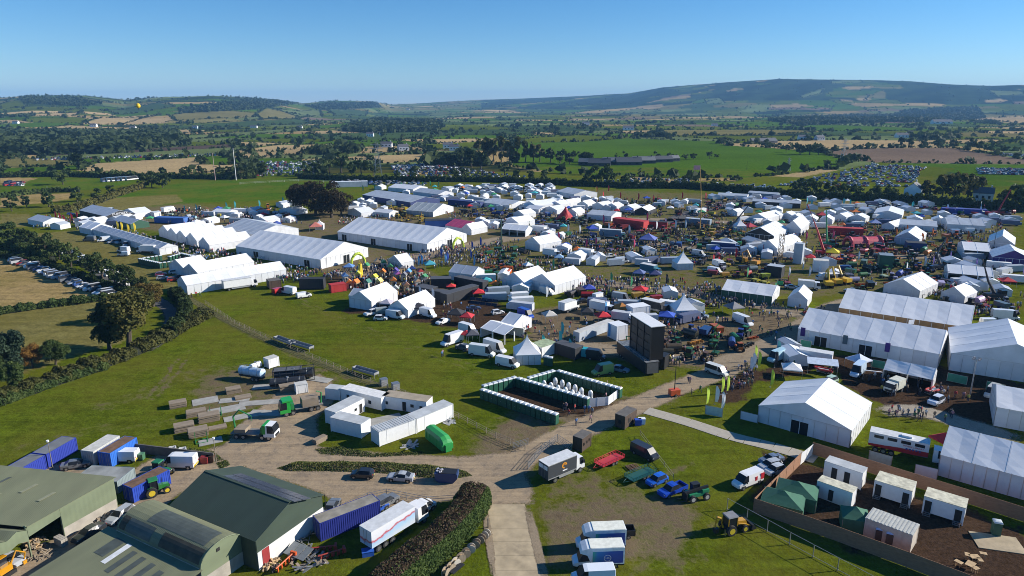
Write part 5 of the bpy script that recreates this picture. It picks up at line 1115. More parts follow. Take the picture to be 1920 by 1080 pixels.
heap(G(770, 836), 14, 1.3, (2.0, .4, .06), [M('grey_board', (.35, .35, .34), .7)], 'board_pile', 'grey boards lying on the grass by the cabins', h=.2); heap(G(842, 792), 14, 1.2, (2.0, .4, .06), [MATS['grey_board']], 'board_pile', 'grey boards lying behind the cabin ring at the fence', h=.2)
# troughs and crates along the field fence
for i, (a, b2, lb) in enumerate([((513, 640), (545, 652), 'grey open trough on legs, first along the field fence'), ((540, 648), (580, 660), 'grey open trough on legs, second along the field fence'), ((660, 698), (702, 710), 'long grey trough on legs further down the field fence')]):
    c, rz, L, S = frame2(a, b2, 1.6, 'x'); e = empty('feed_trough', c, rz, lb, 'trough', 'troughs along the fence'); b = MB().b2((-L/2, -.8, .7), (L/2, .8, .78)).b2((-L/2, -.8, .7), (L/2, -.72, 1.3)).b2((-L/2, .72, .7), (L/2, .8, 1.3)).b2((-L/2, -.8, .7), (-L/2+.08, .8, 1.3)).b2((L/2-.08, -.8, .7), (L/2, .8, 1.3)); b.build('body', M('grey_fibre', (.27, .28, .29), .7, var=.2), e)
    for sx in (-1, 1):
        for sy in (-1, 1): MB().box((sx*(L/2-.1), sy*.7, .35), (.1, .1, .7)).build('leg', STEEL, e)
for u, v, lb in ((720, 722, 'round grey bale crate by the field fence'), (742, 730, 'wire cage crate right of the round crate')):
    e = empty('crate', G(u, v), .5, lb, 'crate'); MB().box((0, 0, .75), (1.5, 1.4, 1.5)).build('body', M('grey_fibre', (.27, .28, .29), .7), e); MB().box((0, 0, 1.52), (1.56, 1.46, .06)).build('lid', STEEL, e)
PW = M('fence_timber', (0.25, 0.21, 0.16), .9, var=.3, scale=2)
fence([(385, 570), (440, 607), (520, 645), (600, 678), (680, 712), (760, 742), (860, 785), (930, 822), (985, 845)], 'post and wire fence between the pasture and the show field', 1.25, 3.0, PW, (.3, .6, .95), post=.1)
fence([(962, 842), (990, 834)], 'pale farm gate at the end of the field fence', 1.3, 1.6, STEEL, (.15, .35, .55, .75, 1.0), name='farm_gate', cat='gate')
# the grass bank with its parked cars
def bank(px, h, label, kind='grass', nm='grass_bank', n=9000, leaf=.13, w=1.0):
    P_ = [G(*p) for p in px]; rng = np.random.default_rng(9); o = P_[0].copy(); xs = [p.x for p in P_]; ys = [p.y for p in P_]
    X = rng.uniform(min(xs), max(xs), n*3); Y = rng.uniform(min(ys), max(ys), n*3); k = inpoly(X, Y, [(p.x, p.y) for p in P_]); X, Y = X[k][:n], Y[k][:n]; d = seg_dist(X, Y, P_+[P_[0]])
    Z = np.clip(d/1.2, 0, 1)*h*rng.uniform(.3, 1.05, len(X))*(.75+.25*np.sin(X*.8)); C = np.stack([X, Y, Z], 1)-np.array(o); N = np.tile([0, -.3, .8], (len(X), 1)); V, F = leaf_quads(C, N, leaf, rng, .8)
    ob = link(nm, npmesh(nm, V, F, [LM[kind], LM['green']], rng.uniform(0, 1, len(F)) < .35), None, o); return tag(ob, label, 'grass', kind='stuff')
bank([(518, 878), (560, 866), (700, 866), (800, 872), (870, 882), (886, 892), (860, 897), (790, 896), (700, 886), (600, 884), (540, 884)], .9, 'rough grass island between the two arms of the track')
bank([(590, 842), (640, 836), (700, 850), (790, 846), (800, 852), (700, 858), (600, 852)], .4, 'weeds at the foot of the white cabins', n=2500)
bank([(250, 845), (330, 835), (400, 846), (420, 862), (396, 868), (330, 850), (260, 852)], .5, 'weeds behind the yard wall', n=2500)
bank([(405, 868), (425, 862), (432, 872), (412, 880)], .4, 'small tuft of weeds under the lamp pole', n=500)
veh('hatch', (708, 896), (652, 893), (0.02, 0.022, 0.025), 'black hatchback parked along the grass island'); veh('sedan', (781, 902), (722, 898), SIL, 'silver saloon parked along the grass island')
def skip(e):
    b = MB(); b.prism([(-1.8, .5), (-1.2, .05), (1.2, .05), (1.9, .9), (1.9, 1.7), (-1.9, 1.7)], -.9, .9); b.build('body', OC, e); MB().box((.2, 0, 1.75), (3.0, 1.7, .08)).build('lid', BLACK, e)
    b = MB()
    for i in range(10): b.box((random.uniform(-1.8, -.8), random.uniform(-.7, .7), 1.85), (.4, .3, .25), 0, i)
    b.build('rubbish_bags', M('mixed_rubbish', (.5, .5, .55), .6, var=.5, scale=3), e)
veh('skip', (818, 900), (858, 902), (0.03, 0.06, 0.16), 'dark blue rubbish skip at the end of the grass island', cat='skip', fn=skip)
# ---------------------------------------------------------------- lorry park between barn and hedge
def semi(e, side, L=8.5, h=3.7, cabm=True):
    trailer_body(e, -L/2-1, L/2-1.2, h, side)
    if cabm:
        cab(e, L/2+1.6, 2.9, 1.2, 2.1, .55)
        for s in (-1, 1): wheel(e, L/2+.7, s*1.0, .5, .34)
def print_mat(name, stops, rough=.4, axis=0, diag=.35, scale=.12, noise_=.25):
    """printed vinyl: bands of colour along the side"""
    m = bpy.data.materials.new(name); m.use_nodes = True; n = m.node_tree; p = n.nodes['Principled BSDF']; p.inputs['Roughness'].default_value = rough
    tc = nnode(n, 'ShaderNodeTexCoord').outputs['Object']; mp = nnode(n, 'ShaderNodeMapping'); n.links.new(tc, mp.inputs[0]); s = nnode(n, 'ShaderNodeSeparateXYZ'); n.links.new(mp.outputs[0], s.inputs[0])
    v = mth(n, 'ADD', mth(n, 'MULTIPLY', s.outputs[axis], scale), mth(n, 'MULTIPLY', s.outputs[2], diag)); v = mth(n, 'ADD', v, mrange(n, noise(n, tc, .5, 3), .3, .7, -noise_*.3, noise_*.3))
    cr = nnode(n, 'ShaderNodeValToRGB'); cr.color_ramp.interpolation = 'LINEAR'; e = cr.color_ramp.elements
    for i, (pos, c) in enumerate(stops):
        x = e[i] if i < 2 else e.new(pos); x.position = pos; x.color = (*c, 1)
    n.links.new(v, cr.inputs[0]); n.links.new(cr.outputs[0], p.inputs['Base Color']); MATS[name] = m; return m
sky_pr = print_mat('sky_print_vinyl', [(0, (.62, .66, .72)), (1, (.72, .72, .72)), (.3, (.55, .62, .72)), (.5, (.35, .55, .75)), (.58, (.5, .05, .06)), (.63, (.65, .68, .74)), (.8, (.7, .7, .72))], axis=0, scale=-.02, diag=.22)
veh('curtain_trailer', (700, 1028), (778, 980), WHT, 'white lorry with sky blue and red print beside the hedge', cat='truck', fn=semi, side=sky_pr, L=8.2)
wcont((G(655, 1000)+Vector((-.6, 1.8, 0)))[:], R(38), 9.4, 2.5, 3.0, (0.02, 0.03, 0.20), 'long navy blue container trailer left of the white lorry', M('grimy_grey_roof', (.26, .24, .20), .85, var=.35, scale=.6, dirt=.5), 'left', name='container_trailer')
veh('van', (772, 972), (808, 950), WHT, 'white pickup van parked ahead of the white lorry', L=4.9, h=1.85); veh('hatch', (672, 958), (706, 942), (0.02, 0.08, 0.40), 'blue hatchback in front of the navy trailer'); veh('hatch', (690, 966), (722, 950), (0.03, 0.10, 0.45), 'second blue car with open bonnet beside the blue hatchback'); veh('suv', (708, 956), (740, 938), GRY, 'dark grey jeep behind the blue cars'); veh('sedan', (614, 972), (632, 940), GRY, 'grey saloon squeezed between the barn and the fence')
fence([(614, 985), (650, 955), (690, 938), (725, 930), (800, 945), (850, 942)], 'tubular steel fence around the lorry park', 1.3, 3, STEEL, (.3, .65, 1.0))
e = empty('blue_box', G(690, 1040), .3, 'bright blue box on the ground behind the white lorry', 'box'); MB().box((0, 0, .35), (1.6, 1.1, .7)).build('body', M('blue_plastic', (.03, .12, .5), .5), e); MB().box((0, 0, .73), (1.66, 1.16, .06)).build('lid', MATS['blue_plastic'], e)
def plough(e, cm):
    b = MB(); b.tube([(-1.8, 0, .9), (1.8, 0, .9)], .1, 6)
    for i in range(5): x = -1.5+i*.75; b.tube([(x, 0, .9), (x+.2, .1, .25)], .07, 5).box((x+.25, .15, .3), (.5, .12, .5), 0, .5)
    b.build('frame', cm, e); MB().box((1.8, 0, .8), (.3, .9, .6)).build('headstock', cm, e); MB().cyl((-1.6, .6, .35), (0, 1, 0), .35, .15, 10).build('wheel', TYRE, e)
redm = M('implement_red', (.38, .05, .035), .5, var=.2); orgm = M('implement_orange', (.62, .10, .02), .5, var=.2)
for i, (u, v, c, lb, rz) in enumerate([(622, 1046, redm, 'red plough among the scrap below the navy trailer', .5), (605, 1036, redm, 'second red implement behind the red plough', .2), (535, 1062, orgm, 'orange implement frame at the bottom edge by the barn', 1.2)]):
    e = empty('plough', G(u, v), rz, lb, 'plough', 'implements in the scrap yard'); plough(e, c)
heap(G(580, 1050), 40, 2.2, (2.2, .3, .1), [TIMBER, STEEL], 'scrap_heap', 'heap of timber and scrap metal beside the barn gable'); heap(G(505, 1060), 40, 1.4, (.8, .2, .2), [NEWWOOD, TIMBER], 'firewood_heap', 'sawn firewood heap at the corner of the curved roof'); heap(G(560, 1010), 26, 2.6, (2.8, .12, .12), [TIMBER, STEEL], 'pole_pile', 'poles and pipes leaning along the white barn wall', h=.6)
e = empty('sheet_table', G(560, 1042), R(-28), 'grey panels leaning on a frame in the scrap yard', 'panels')
for i in range(3): MB().box((i*1.25-1.2, 0, .8), (1.15, 2.2, .06), rx=.25).build('panel', M('grey_tile_panel', (.2, .22, .23), .4), e)
for i in range(9):
    u, v = 912-i*9.5, 1008+i*9; e = empty('cable_drum', G(u, v), R(60)+i*.2, f'{ordn(i)} wooden drum in the row between hedge and road, counted from the far end', 'drum', 'wooden drums between hedge and road')
    b = MB()
    for s in (-1, 1): b.cyl((s*.3, 0, .62), (1, 0, 0), .62, .07, 14)
    b.build('flange', TIMBER if i % 3 else M('pale_drum', (.55, .5, .42), .8), e); MB().cyl((0, 0, .62), (1, 0, 0), .3, .55, 10).build('core', NEWWOOD, e)
e = empty('slate_stack', G(850, 1068), R(55), 'dark stacked slats at the end of the drum row', 'stack')
for i in range(7): MB().box((0, -.9+i*.3, .5), (2.4, .24, .1), rx=.2).build('slat', BLACK, e)
for u, v, lb in ((907, 975, 'gatepost on the left side of the concrete road'), (915, 990, 'rusty wheel rack beside the gatepost')):
    e = empty('gatepost', G(u, v), 0, lb, 'post'); MB().box((0, 0, .8), (.16, .16, 1.6)).build('post', PW, e); MB().box((0, 0, 1.63), (.22, .22, .06)).build('cap', PW, e)
# ---------------------------------------------------------------- right foreground
def text(s, size, mat, parent, loc, rot, name='lettering', ext=.004):
    c = bpy.data.curves.new(name, 'FONT'); c.body = s; c.size = size; c.align_x = 'CENTER'; c.align_y = 'CENTER'; c.extrude = ext
    t = bpy.data.objects.new(name, c); COL.objects.link(t); dg = bpy.context.evaluated_depsgraph_get(); me = bpy.data.meshes.new_from_object(t.evaluated_get(dg)); bpy.data.objects.remove(t)
    me.materials.clear(); me.materials.append(mat); o = link(name, me, parent, loc); o.rotation_euler = rot; return o
SIDE_R = (math.pi/2, 0, 0)
def ring_logo(e, x, y, z, r, mat, frac=1.0, w=.08, nm='logo'):
    b = MB(); n = 16; k = int(n*frac)
    for i in range(k):
        a0, a1 = 6.2832*i/n, 6.2832*(i+1)/n; b.add([(x+math.cos(a)*q, y, z+math.sin(a)*q) for a, q in ((a0, r-w), (a0, r), (a1, r), (a1, r-w))], [(0, 1, 2, 3)])
    return b.build(nm, mat, e)
greyside = M('charcoal_box_side', (0.055, 0.06, 0.068), .45, var=.06); orl = M('orange_print', (.75, .30, .02), .5); whl = M('white_print', (.8, .8, .8), .5)
e = veh('box', (1012, 908), (1094, 874), WHT, 'box truck with charcoal sides and orange ring logo beside the track', L=8.2, h=3.6, sidemat=greyside)
ring_logo(e, -.6, -1.262, 2.6, .55, orl, .75, .2); ring_logo(e, -.6, -1.264, 2.6, .3, orl, .5, .12); MB().box((-.5, -1.262, 1.72), (1.0, .01, .2)).build('logo_bar', whl, e)
for k in (-1, 1): MB().box((-4.16, k*.6, 3.0), (.03, 1.0, .7)).build('rear_panel', WHITEP, e)
def flat_trailer(e, rails=True, L=5.4):
    b = MB().b2((-L/2, -1.05, .62), (L/2, 1.05, .72)); 
    b.build('bed', PAINT, e); h = 1.25; b = MB()
    for s in (-1, 1):
        b.box((0, s*1.05, h), (L, .06, .07)).box((0, s*1.05, .95), (L, .05, .05))
        for i in range(9): b.box((-L/2+L*i/8, s*1.05, .95), (.06, .06, .6))
    for s in (-1, 1): b.box((s*L/2, 0, h), (.06, 2.1, .07)); [b.box((s*L/2, -1+q*.5, .95), (.05, .05, .6)) for q in range(5)]
    b.build('side_rail', PAINT, e)
    for s in (-1, 1): wheel(e, -.7, s*.98, .34, .22); wheel(e, .1, s*.98, .34, .22)
    MB().tube([(L/2, -.5, .6), (L/2+1.3, 0, .5), (L/2, .5, .6)], .05, 5).build('drawbar', PAINT, e)
veh('flat_trailer', (1166, 858), (1118, 880), (.50, .03, .025), 'bright red livestock trailer with railed sides', cat='trailer', fn=flat_trailer); veh('flat_trailer', (1228, 884), (1172, 908), (.02, .09, .06), 'dark green railed trailer beside the blue cars', cat='trailer', fn=flat_trailer)
veh('van', (1188, 845), (1230, 866), DRK, 'black van standing alone on the grass', L=5.3, h=2.1); veh('hatch', (1250, 898), (1212, 914), (.02, .12, .55), 'bright blue hatchback beside the blue pickup'); veh('pickup', (1286, 914), (1234, 936), (.015, .06, .42), 'bright blue pickup with chrome steps')
e = empty('iron_scrap', G(1187, 878), .4, 'rusty harrow lying behind the black van', 'implement'); b = MB()
for i in range(5): b.box((i*.5-1, 0, .25), (.1, 1.6, .12)).box((0, i*.4-.8, .25), (2.2, .1, .1))
b.build('frame', rust, e)
def telehandler(e):
    g = PAINT; MB().b2((-1.7, -.75, .7), (1.7, .75, 1.3)).build('chassis', g, e); MB().b2((-1.8, .1, 1.25), (-.6, .8, 1.7)).build('engine_cover', g, e)
    MB().box((.1, -.4, 1.8), (1.2, .8, 1.2)).build('cab_glass', DKGLASS, e); MB().box((.1, -.4, 2.45), (1.35, .95, .12)).build('cab_roof', BLACK, e); b = MB()
    for x in (-.5, .7):
        for y in (-.8, 0): b.box((x, y, 1.8), (.08, .08, 1.3))
    b.build('cab_frame', BLACK, e); MB().box((.3, .35, 1.75), (4.2, .35, .4), ry=.12).build('boom', BLACK, e); MB().b2((2.2, -.5, .3), (2.35, .9, 1.6)).b2((2.35, -.4, .25), (3.4, -.25, .32)).b2((2.35, .5, .25), (3.4, .65, .32)).build('fork_carriage', BLACK, e)
    for x in (-1.25, 1.25):
        for s in (-1, 1): wheel(e, x, s*.95, .58, .4, rim='plain_rim')
    MB().box((-1.85, -.3, 1.1), (.1, .3, .2)).build('tail_light', TAIL, e)
veh('telehandler', (1324, 930), (1286, 938), (.03, .25, .12), 'green telehandler with forks beside the blue pickup', cat='telehandler', fn=telehandler)
def backhoe(e):
    MB().b2((-1.6, -.5, .75), (1.9, .5, 1.15)).build('chassis', BLACK, e); MB().prism([(.3, 1.1), (.3, 1.75), (1.9, 1.6), (2.1, 1.1)], -.45, .45).build('bonnet', PAINT, e)
    MB().box((-.55, 0, 1.95), (1.5, 1.4, 1.4)).build('cab_glass', DKGLASS, e); b = MB()
    for x in (-1.3, .2):
        for y in (-.7, .7): b.box((x, y, 1.95), (.1, .1, 1.5))
    b.build('cab_frame', PAINT, e); MB().box((-.55, 0, 2.74), (1.8, 1.6, .16), taper=.92).build('cab_roof', M('grey_cab_roof', (.22, .22, .23), .6), e)
    for s in (-1, 1):
        wheel(e, -.9, s*.95, .78, .46, rim='tractor_rim'); wheel(e, 1.5, s*.85, .55, .34, rim='tractor_rim'); MB().tube([(.4, s*.62, 1.5), (1.6, s*.62, 1.2), (2.7, s*.62, .6)], .1, 5).build('loader_arm', PAINT, e)
    MB().prism([(2.5, .2), (2.6, 1.0), (2.9, 1.0), (3.4, .25)], -1.1, 1.1).build('loader_bucket', BLACK, e)
    MB().tube([(-1.7, 0, 1.0), (-2.3, 0, 2.6), (-2.9, 0, 2.9)], [.2, .18, .14], 6).build('boom', PAINT, e); MB().tube([(-2.9, 0, 2.9), (-3.1, 0, 1.2)], [.14, .1], 6).build('dipper', PAINT, e); MB().box((-2.9, 0, .75), (.6, .6, .7)).build('digging_bucket', BLACK, e)
    for s in (-1, 1): MB().tube([(-1.7, s*.5, .9), (-1.9, s*.9, .1)], .09, 5).build('stabiliser', PAINT, e)
veh('backhoe_loader', (1352, 1000), (1394, 990), (.50, .27, .02), 'yellow backhoe loader standing on the worn grass', cat='digger', fn=backhoe)
def luton(e):
    L = 6.8; van_front = [(1.2, .98, .35, 1.25, 2.35, .86, 's'), (2.1, .98, .35, 1.2, 2.3, .82, 'sw'), (2.75, .97, .35, 1.12, 1.25, .82, ''), (3.3, .88, .4, .92, 1.0, .7, ''), (3.45, .72, .45, .7, .74, .6, '')]; hull_parts(van_front, e)
    b = MB(); rings = []
    for x, z0, z1, w in ((-3.4, .75, 3.25, 1.1), (1.0, .75, 3.25, 1.1), (1.6, 2.2, 3.2, 1.08), (2.3, 2.4, 2.95, 1.0), (2.55, 2.45, 2.6, .92)): rings.append([(x, -w, z0), (x, w, z0), (x, w, z1), (x, -w, z1)])
    b.loft(rings).build('box_body', M('luton_white', (.74, .78, .80), .35, dirt=.06), e); MB().b2((-3.3, -1.05, 3.26), (1.2, 1.05, 3.30)).build('roof', M('cream_roof', (.76, .76, .66), .5, dirt=.1), e)
    gpr = MATS.get('green_blue_vinyl') or print_mat('green_blue_vinyl', [(0, (.04, .06, .30)), (1, (.08, .45, .30)), (.35, (.03, .10, .42)), (.62, (.03, .22, .50)), (.75, (.06, .42, .30))], axis=0, scale=.16, diag=.12); 
    gpr.node_tree.nodes['Mapping'].inputs['Location'].default_value = (2.2, 0, 0)
    for s in (-1, 1): MB().b2((-3.2, s*1.12-.01, .95), (.9, s*1.12+.01, 2.75)).build('side_print', gpr, e)
    for s in (-1, 1):
        ring_logo(e, -1.1, s*1.14, 1.75, .5, whl, 1, .07); text('HR', .42, whl, e, (-1.1, s*1.145, 1.75), SIDE_R if s < 0 else (math.pi/2, 0, math.pi))
        wheel(e, -2.2, s*.9, .36, .24); wheel(e, 2.5, s*.9, .36, .24)
    MB().b2((-3.3, -.9, .4), (2.4, .9, .75)).build('chassis', BLACK, e); lights(e, 3.32, -3.42, .72, .8, .9)
for rr, ff, lb in (((1172, 1022), (1078, 1026), 'white box van with green and blue side print, farthest of the parked row'), ((1170, 1056), (1070, 1060), 'white box van with green and blue side print and ring logo, middle of the row')): veh('box_van', rr, ff, (.72, .78, .84), lb, cat='van', fn=luton, group='box vans parked in a row')
veh('van', (1150, 1090), (1072, 1094), (.74, .79, .84), 'white panel van cut by the bottom edge in front of the box vans', L=5.6, h=2.35)
e = empty('box_trailer', G(1176, 1004), .05, 'small black trailer box behind the farthest box van', 'trailer'); MB().b2((-1, -.8, .4), (1, .8, .5)).b2((-1, -.8, .4), (-.92, .8, 1.3)).b2((.92, -.8, .4), (1, .8, 1.3)).b2((-1, -.8, .4), (1, -.72, 1.3)).b2((-1, .72, .4), (1, .8, 1.3)).build('body', BLACK, e)
for s in (-1, 1): wheel(e, 0, s*.85, .3, .18)
# steel mesh fence
fence([(1363, 956), (1400, 976), (1438, 997), (1480, 1021), (1524, 1045), (1570, 1070), (1640, 1108)], 'tall wire fence with grey posts across the lower grass', 2.0, 30, STEEL, (.98, .1), post=.1)
fence([(1200, 818), (1262, 900)], 'short wire fence behind the green trailer', 1.2, 4, PW, (.5, .95), post=.08)
fence([(990, 880), (1015, 850), (1045, 828), (1072, 846)], 'tubular steel gate and rail beside the box truck', 1.5, 3, STEEL, (.1, .3, .5, .7, 1.0))
# timber fenced compound
brn = M('brown_hoarding', (.30, .155, .085), .85, var=.18, scale=1.2, stretch=(1, 1, 4))
fence([(1412, 960), (1500, 872)], 'brown timber hoarding on the car side of the compound', 2.4, 3, brn, (.05, .98), brn, 'hoarding', 'hoarding'); fence([(1522, 852), (1640, 890), (1800, 940), (1990, 1002)], 'brown timber hoarding along the back of the compound', 2.4, 3, brn, (.05, .98), brn, 'hoarding', 'hoarding'); fence([(1412, 960), (1560, 1012), (1700, 1064), (1860, 1126)], 'brown timber hoarding nearest the camera along the compound front', 2.4, 3, brn, (.05, .98), brn, 'hoarding', 'hoarding')
fence([(1500, 872), (1522, 854)], 'white panel gate in the corner of the hoarding', 2.2, 2, WHITEP, (.05, .98), WHITEP, 'panel_gate', 'gate')
pg = 'white site cabins in the hoarded compound'; dd = lambda *t: tuple(('front', q, .95, 2.05, .35) for q in t); zig = M('cream_patterned_roof', (.56, .53, .40), .7, var=.35, scale=1.2, dirt=.2)
cabin((1543, 895), (1613, 919), (1627, 910), 3.0, 'white cabin with two dark doors and roof lights in the far corner', dd(.28, .62), (), CR, group=pg); cabin((1529, 932), (1594, 956), (1607, 947), 2.9, 'white cabin with cream roof in front of the far corner cabin', (('front', .42, .8, 1.9, .3),), (), zig, group=pg)
cabin((1636, 931), (1705, 953), (1718, 936), 2.9, 'white cabin with steps and cream roof, middle of the back fence', dd(.12, .86), (), zig, group=pg, steps=True, z=.4); cabin((1728, 962), (1804, 986), (1816, 970), 2.9, 'white cabin with steps and cream roof, right of the back fence', dd(.12, .86), (), zig, group=pg, steps=True, z=.4)
cr_ = M('ribbed_pale_roof', (.46, .46, .42), .6, dirt=.2); e = cabin((1618, 1006), (1705, 1040), (1726, 1022), 3.0, 'beige store cabin with ribbed roof inside the compound', (), (), cr_, M('beige_panel', (.50, .44, .37), .7, dirt=.2), ribs=13)
grn = (.03, .13, .075); gazebo(G(1492, 940), 4.6, grn, 'dark green gazebo with side walls, farther of the pair at the compound end', R(-28), 2.2, 3.5, 'dark green gazebos', walls=True, sx=1.3); gazebo(G(1466, 958), 4.6, grn, 'dark green gazebo with side walls, nearer of the pair at the compound end', R(-28), 2.2, 3.5, 'dark green gazebos', walls=True, sx=1.3); gazebo(G(1600, 988), 3.6, grn, 'single dark green gazebo beside the beige store cabin', R(-20), 2.2, 3.4, 'dark green gazebos', walls=True)
pl_ = tag(MB().box((0, 0, .05), (6, 4, .1)).build('paving_slab', conc, None, G(1870, 1018), R(-15)), kind='structure')
for i, (u, v, s) in enumerate([(1826, 1052, .9), (1818, 1066, 1.0), (1836, 1058, .5), (1796, 1062, .6), (1842, 1046, .5), (1828, 1074, .5), (1812, 1048, .5)]):
    e = empty('picnic_table', G(u, v), i*.7, 'small wooden table in the cluster in the compound corner', 'table', 'wooden tables in the compound'); MB().box((0, 0, .74), (1.1*s+.3, .8*s+.2, .05)).build('table_top', NEWWOOD, e)
    for sx in (-1, 1):
        for sy in (-1, 1): MB().box((sx*.45*s, sy*.3*s, .36), (.06, .06, .72)).build('leg', NEWWOOD, e)
e = veh('van', (1428, 898), (1372, 920), WHT, 'white van with red rear panels outside the hoarding', L=5.6, h=2.3); b = MB()
for s in (-1, 1): b.b2((-2.78, s*.99-.02, .9), (-2.0, s*.99+.02, 2.0)).b2((-1.2, s*.99-.02, 1.0), (-.7, s*.99+.02, 1.7))
b.build('red_panel', M('red_print', (.5, .03, .04), .4), e)
veh('estate', (1464, 872), (1420, 884), SIL, 'silver estate behind the white and red van'); veh('hatch', (1472, 880), (1432, 894), (.5, .53, .56), 'pale silver hatchback nearest the hoarding'); veh('sedan', (1466, 862), (1424, 872), (.14, .18, .25), 'blue grey saloon, farthest of three cars by the hoarding')
# toilets ------------------------------------------------------------------
tp = toilet_proto('portable_toilet', (.02, .10, .06), (.74, .78, .80), 'dark green portable toilet with pale domed roof', 'portable toilets set in blocks'); tp.location = G(1866, 1002); tp.rotation_euler = (0, 0, R(70)); tp['label'] = 'single dark green portable toilet inside the hoarded compound'
def toilet_row(a, b, where, face, z=2.3, sp=1.16):
    A, B = G(*a, z), G(*b, z); A.z = B.z = 0; n = int((B-A).length/sp); rz = dirz(A, B)
    for i in range(n+1):
        o = copy_tree(tp); o.location = A.lerp(B, i/max(n, 1)); o.rotation_euler = (0, 0, rz+face); o['label'] = f'{ordn(i)} toilet from the left in the {where} row of the toilet block'
toilet_row((906, 729), (1041, 774), 'front', 0); toilet_row((909, 721), (964, 706), 'left', math.pi); toilet_row((974, 708), (1100, 744), 'middle', 0); toilet_row((994, 706), (1036, 694), 'back', math.pi); toilet_row((1049, 694), (1161, 726), 'far right', 0)
for i, (u, v) in enumerate([(1041, 722), (1054, 726), (1066, 731), (1078, 735), (1090, 741), (1107, 746), (1020, 727), (1033, 731), (1046, 736), (1060, 740), (1073, 745), (1084, 749)]):
    e = empty('urinal', G(u, v), .5, f'{ordn(i % 6)} white urinal from the left in the {"far" if i < 6 else "near"} line inside the toilet block', 'urinal', 'white urinals in the toilet block'); b = MB(); rings = []
    for z, k in ((.1, 1), (1.1, 1), (1.5, .8), (1.75, .3)): rings.append([(math.cos(6.2832*j/8)*.52*k, math.sin(6.2832*j/8)*.52*k, z) for j in range(8)])
    b.loft(rings).build('shell', WHITEP, e); MB().box((0, -.45, .8), (.35, .2, .9)).build('bay', GREYR, e)
fence([(1100, 764), (1140, 760), (1160, 745)], 'white screen panels closing the right end of the toilet block', 2.0, 3, WHITEP, (.05,), PVCW, 'screen_wall', 'screen')
for u, v, lb in ((1646, 1014, 'blue roofed brown toilet against the store cabin, left one'), (1666, 1022, 'blue roofed brown toilet against the store cabin, right one')):
    e = empty('portable_toilet', G(u, v), R(-22), lb, 'toilet', 'brown toilets at the store cabin'); MB().b2((-.5, -.5, .1), (.5, .5, 2.05)).build('body', M('brown_plastic', (.07, .05, .045), .5), e); MB().box((0, -.52, 1.05), (.7, .04, 1.8)).build('door', MATS['brown_plastic'], e); MB().box((0, 0, 2.15), (1.1, 1.1, .22), taper=.7).build('roof', M('pale_blue_dome', (.45, .55, .75), .4), e)
kb = M('brown_boards', (.075, .048, .034), .85, var=.2, scale=2, stretch=(4, 4, 1)); kr = M('kiosk_roof', (.12, .11, .10), .8, var=.2)
cabin((1153, 800), (1171, 806), (1195, 792), 2.7, 'brown wooden kiosk beside the track with white signs', (('right', .4, 1.0, .9, 1.0),), (('front', .5, .7, .8, 1.0),), kr, kb, 'ticket_kiosk', 'kiosk'); cabin((1074, 843), (1091, 849), (1112, 838), 2.7, 'brown wooden kiosk with three white notices nearer the truck', (), (('right', .2, .35, .5, 1.2), ('right', .5, .35, .5, 1.3), ('right', .8, .35, .5, 1.4)), kr, kb, 'ticket_kiosk', 'kiosk')
bin_(G(1196, 797), (.03, .09, .45), 'blue bin beside the brown kiosk'); bin_(G(1203, 795), (.75, .77, .78), 'white bin beside the blue bin at the kiosk')
# lighting tower
e = empty('lighting_tower', G(1264, 742), .3, 'orange lighting tower on a trailer beside the track', 'lighting tower'); MB().box((0, 0, .9), (2.2, 1.3, 1.2)).build('engine_box', M('tower_orange', (.60, .10, .03), .45), e); MB().tube([(0, 0, 1.4), (0, 0, 5), (0, 0, 8.6)], [.12, .08, .05], 6).build('mast', BLACK, e); MB().box((0, 0, 8.6), (1.8, .08, .08)).build('crossbar', BLACK, e)
for x in (-.8, -.3, .3, .8): MB().box((x, -.12, 8.75), (.35, .2, .35)).build('floodlight', M('floodlight_grey', (.25, .25, .26), .4), e)
for s in (-1, 1): wheel(e, 0, s*.7, .3, .2); MB().tube([(s*.9, -.9, .1), (s*.9, .9, .1)], .05, 4).build('outrigger', STEEL, e)
# giant screen on its stage trailer
scr = M('screen_black', (.012, .012, .014), .35); c, rz, L, S = frame2((1156, 664), (1210, 706), (1231, 700), 'x')
e = empty('stage_trailer', c, rz, 'long black stage trailer at the foot of the giant screen', 'trailer'); MB().b2((-L/2, -S/2, .5), (L/2, S/2, 3.3)).build('body', M('stage_dark', (.022, .024, .026), .45, var=.3), e); MB().b2((-L/2, -S/2, 3.3), (L/2, S/2, 3.36)).build('deck', M('stage_deck', (.16, .17, .18), .5, var=.6, scale=1), e)
for i in range(3):
    for s in (-1, 1): wheel(e, -L/2+1+i*1.2, s*(S/2-.2), .45, .3)
for i in range(8): MB().box((-L/2+(i+.5)*L/8, -S/2+.1, 3.6), (.06, .06, .6)).build('guard_post', STEEL, e)
MB().box((0, -S/2+.1, 3.9), (L, .06, .06)).build('guard_rail', STEEL, e); MB().b2((L/2, -S/2+.3, .6), (L/2+.06, S/2-.3, 3.1)).build('end_panel', M('end_grille', (.10, .10, .10), .6), e)
e = empty('giant_screen', c, rz, 'tall black back of the giant screen with a pale top', 'screen'); x0, x1, y0, y1 = -L*.22, L*.44, -.2, S/2+1.4; w = x1-x0
MB().b2((x0, y0, 3.36), (x1, y1, 11.4)).build('screen_box', scr, e); MB().b2((x0-.9, y0-.3, 11.4), (x1+.2, y1+.2, 11.55)).build('top_sheet', WHITEP, e)
for i in range(4): MB().box((x0+w*i/3, y0-.1, 7.4), (.25, .25, 8)).build('truss_upright', BLACK, e)
for j in range(4):
    for i in range(3): MB().box((x0+w*(i+.5)/3, y0-.05, 4.5+j*1.95), (w/3-.5, .12, 1.6)).build('module', M('module_grey', (.03, .03, .033), .5), e)
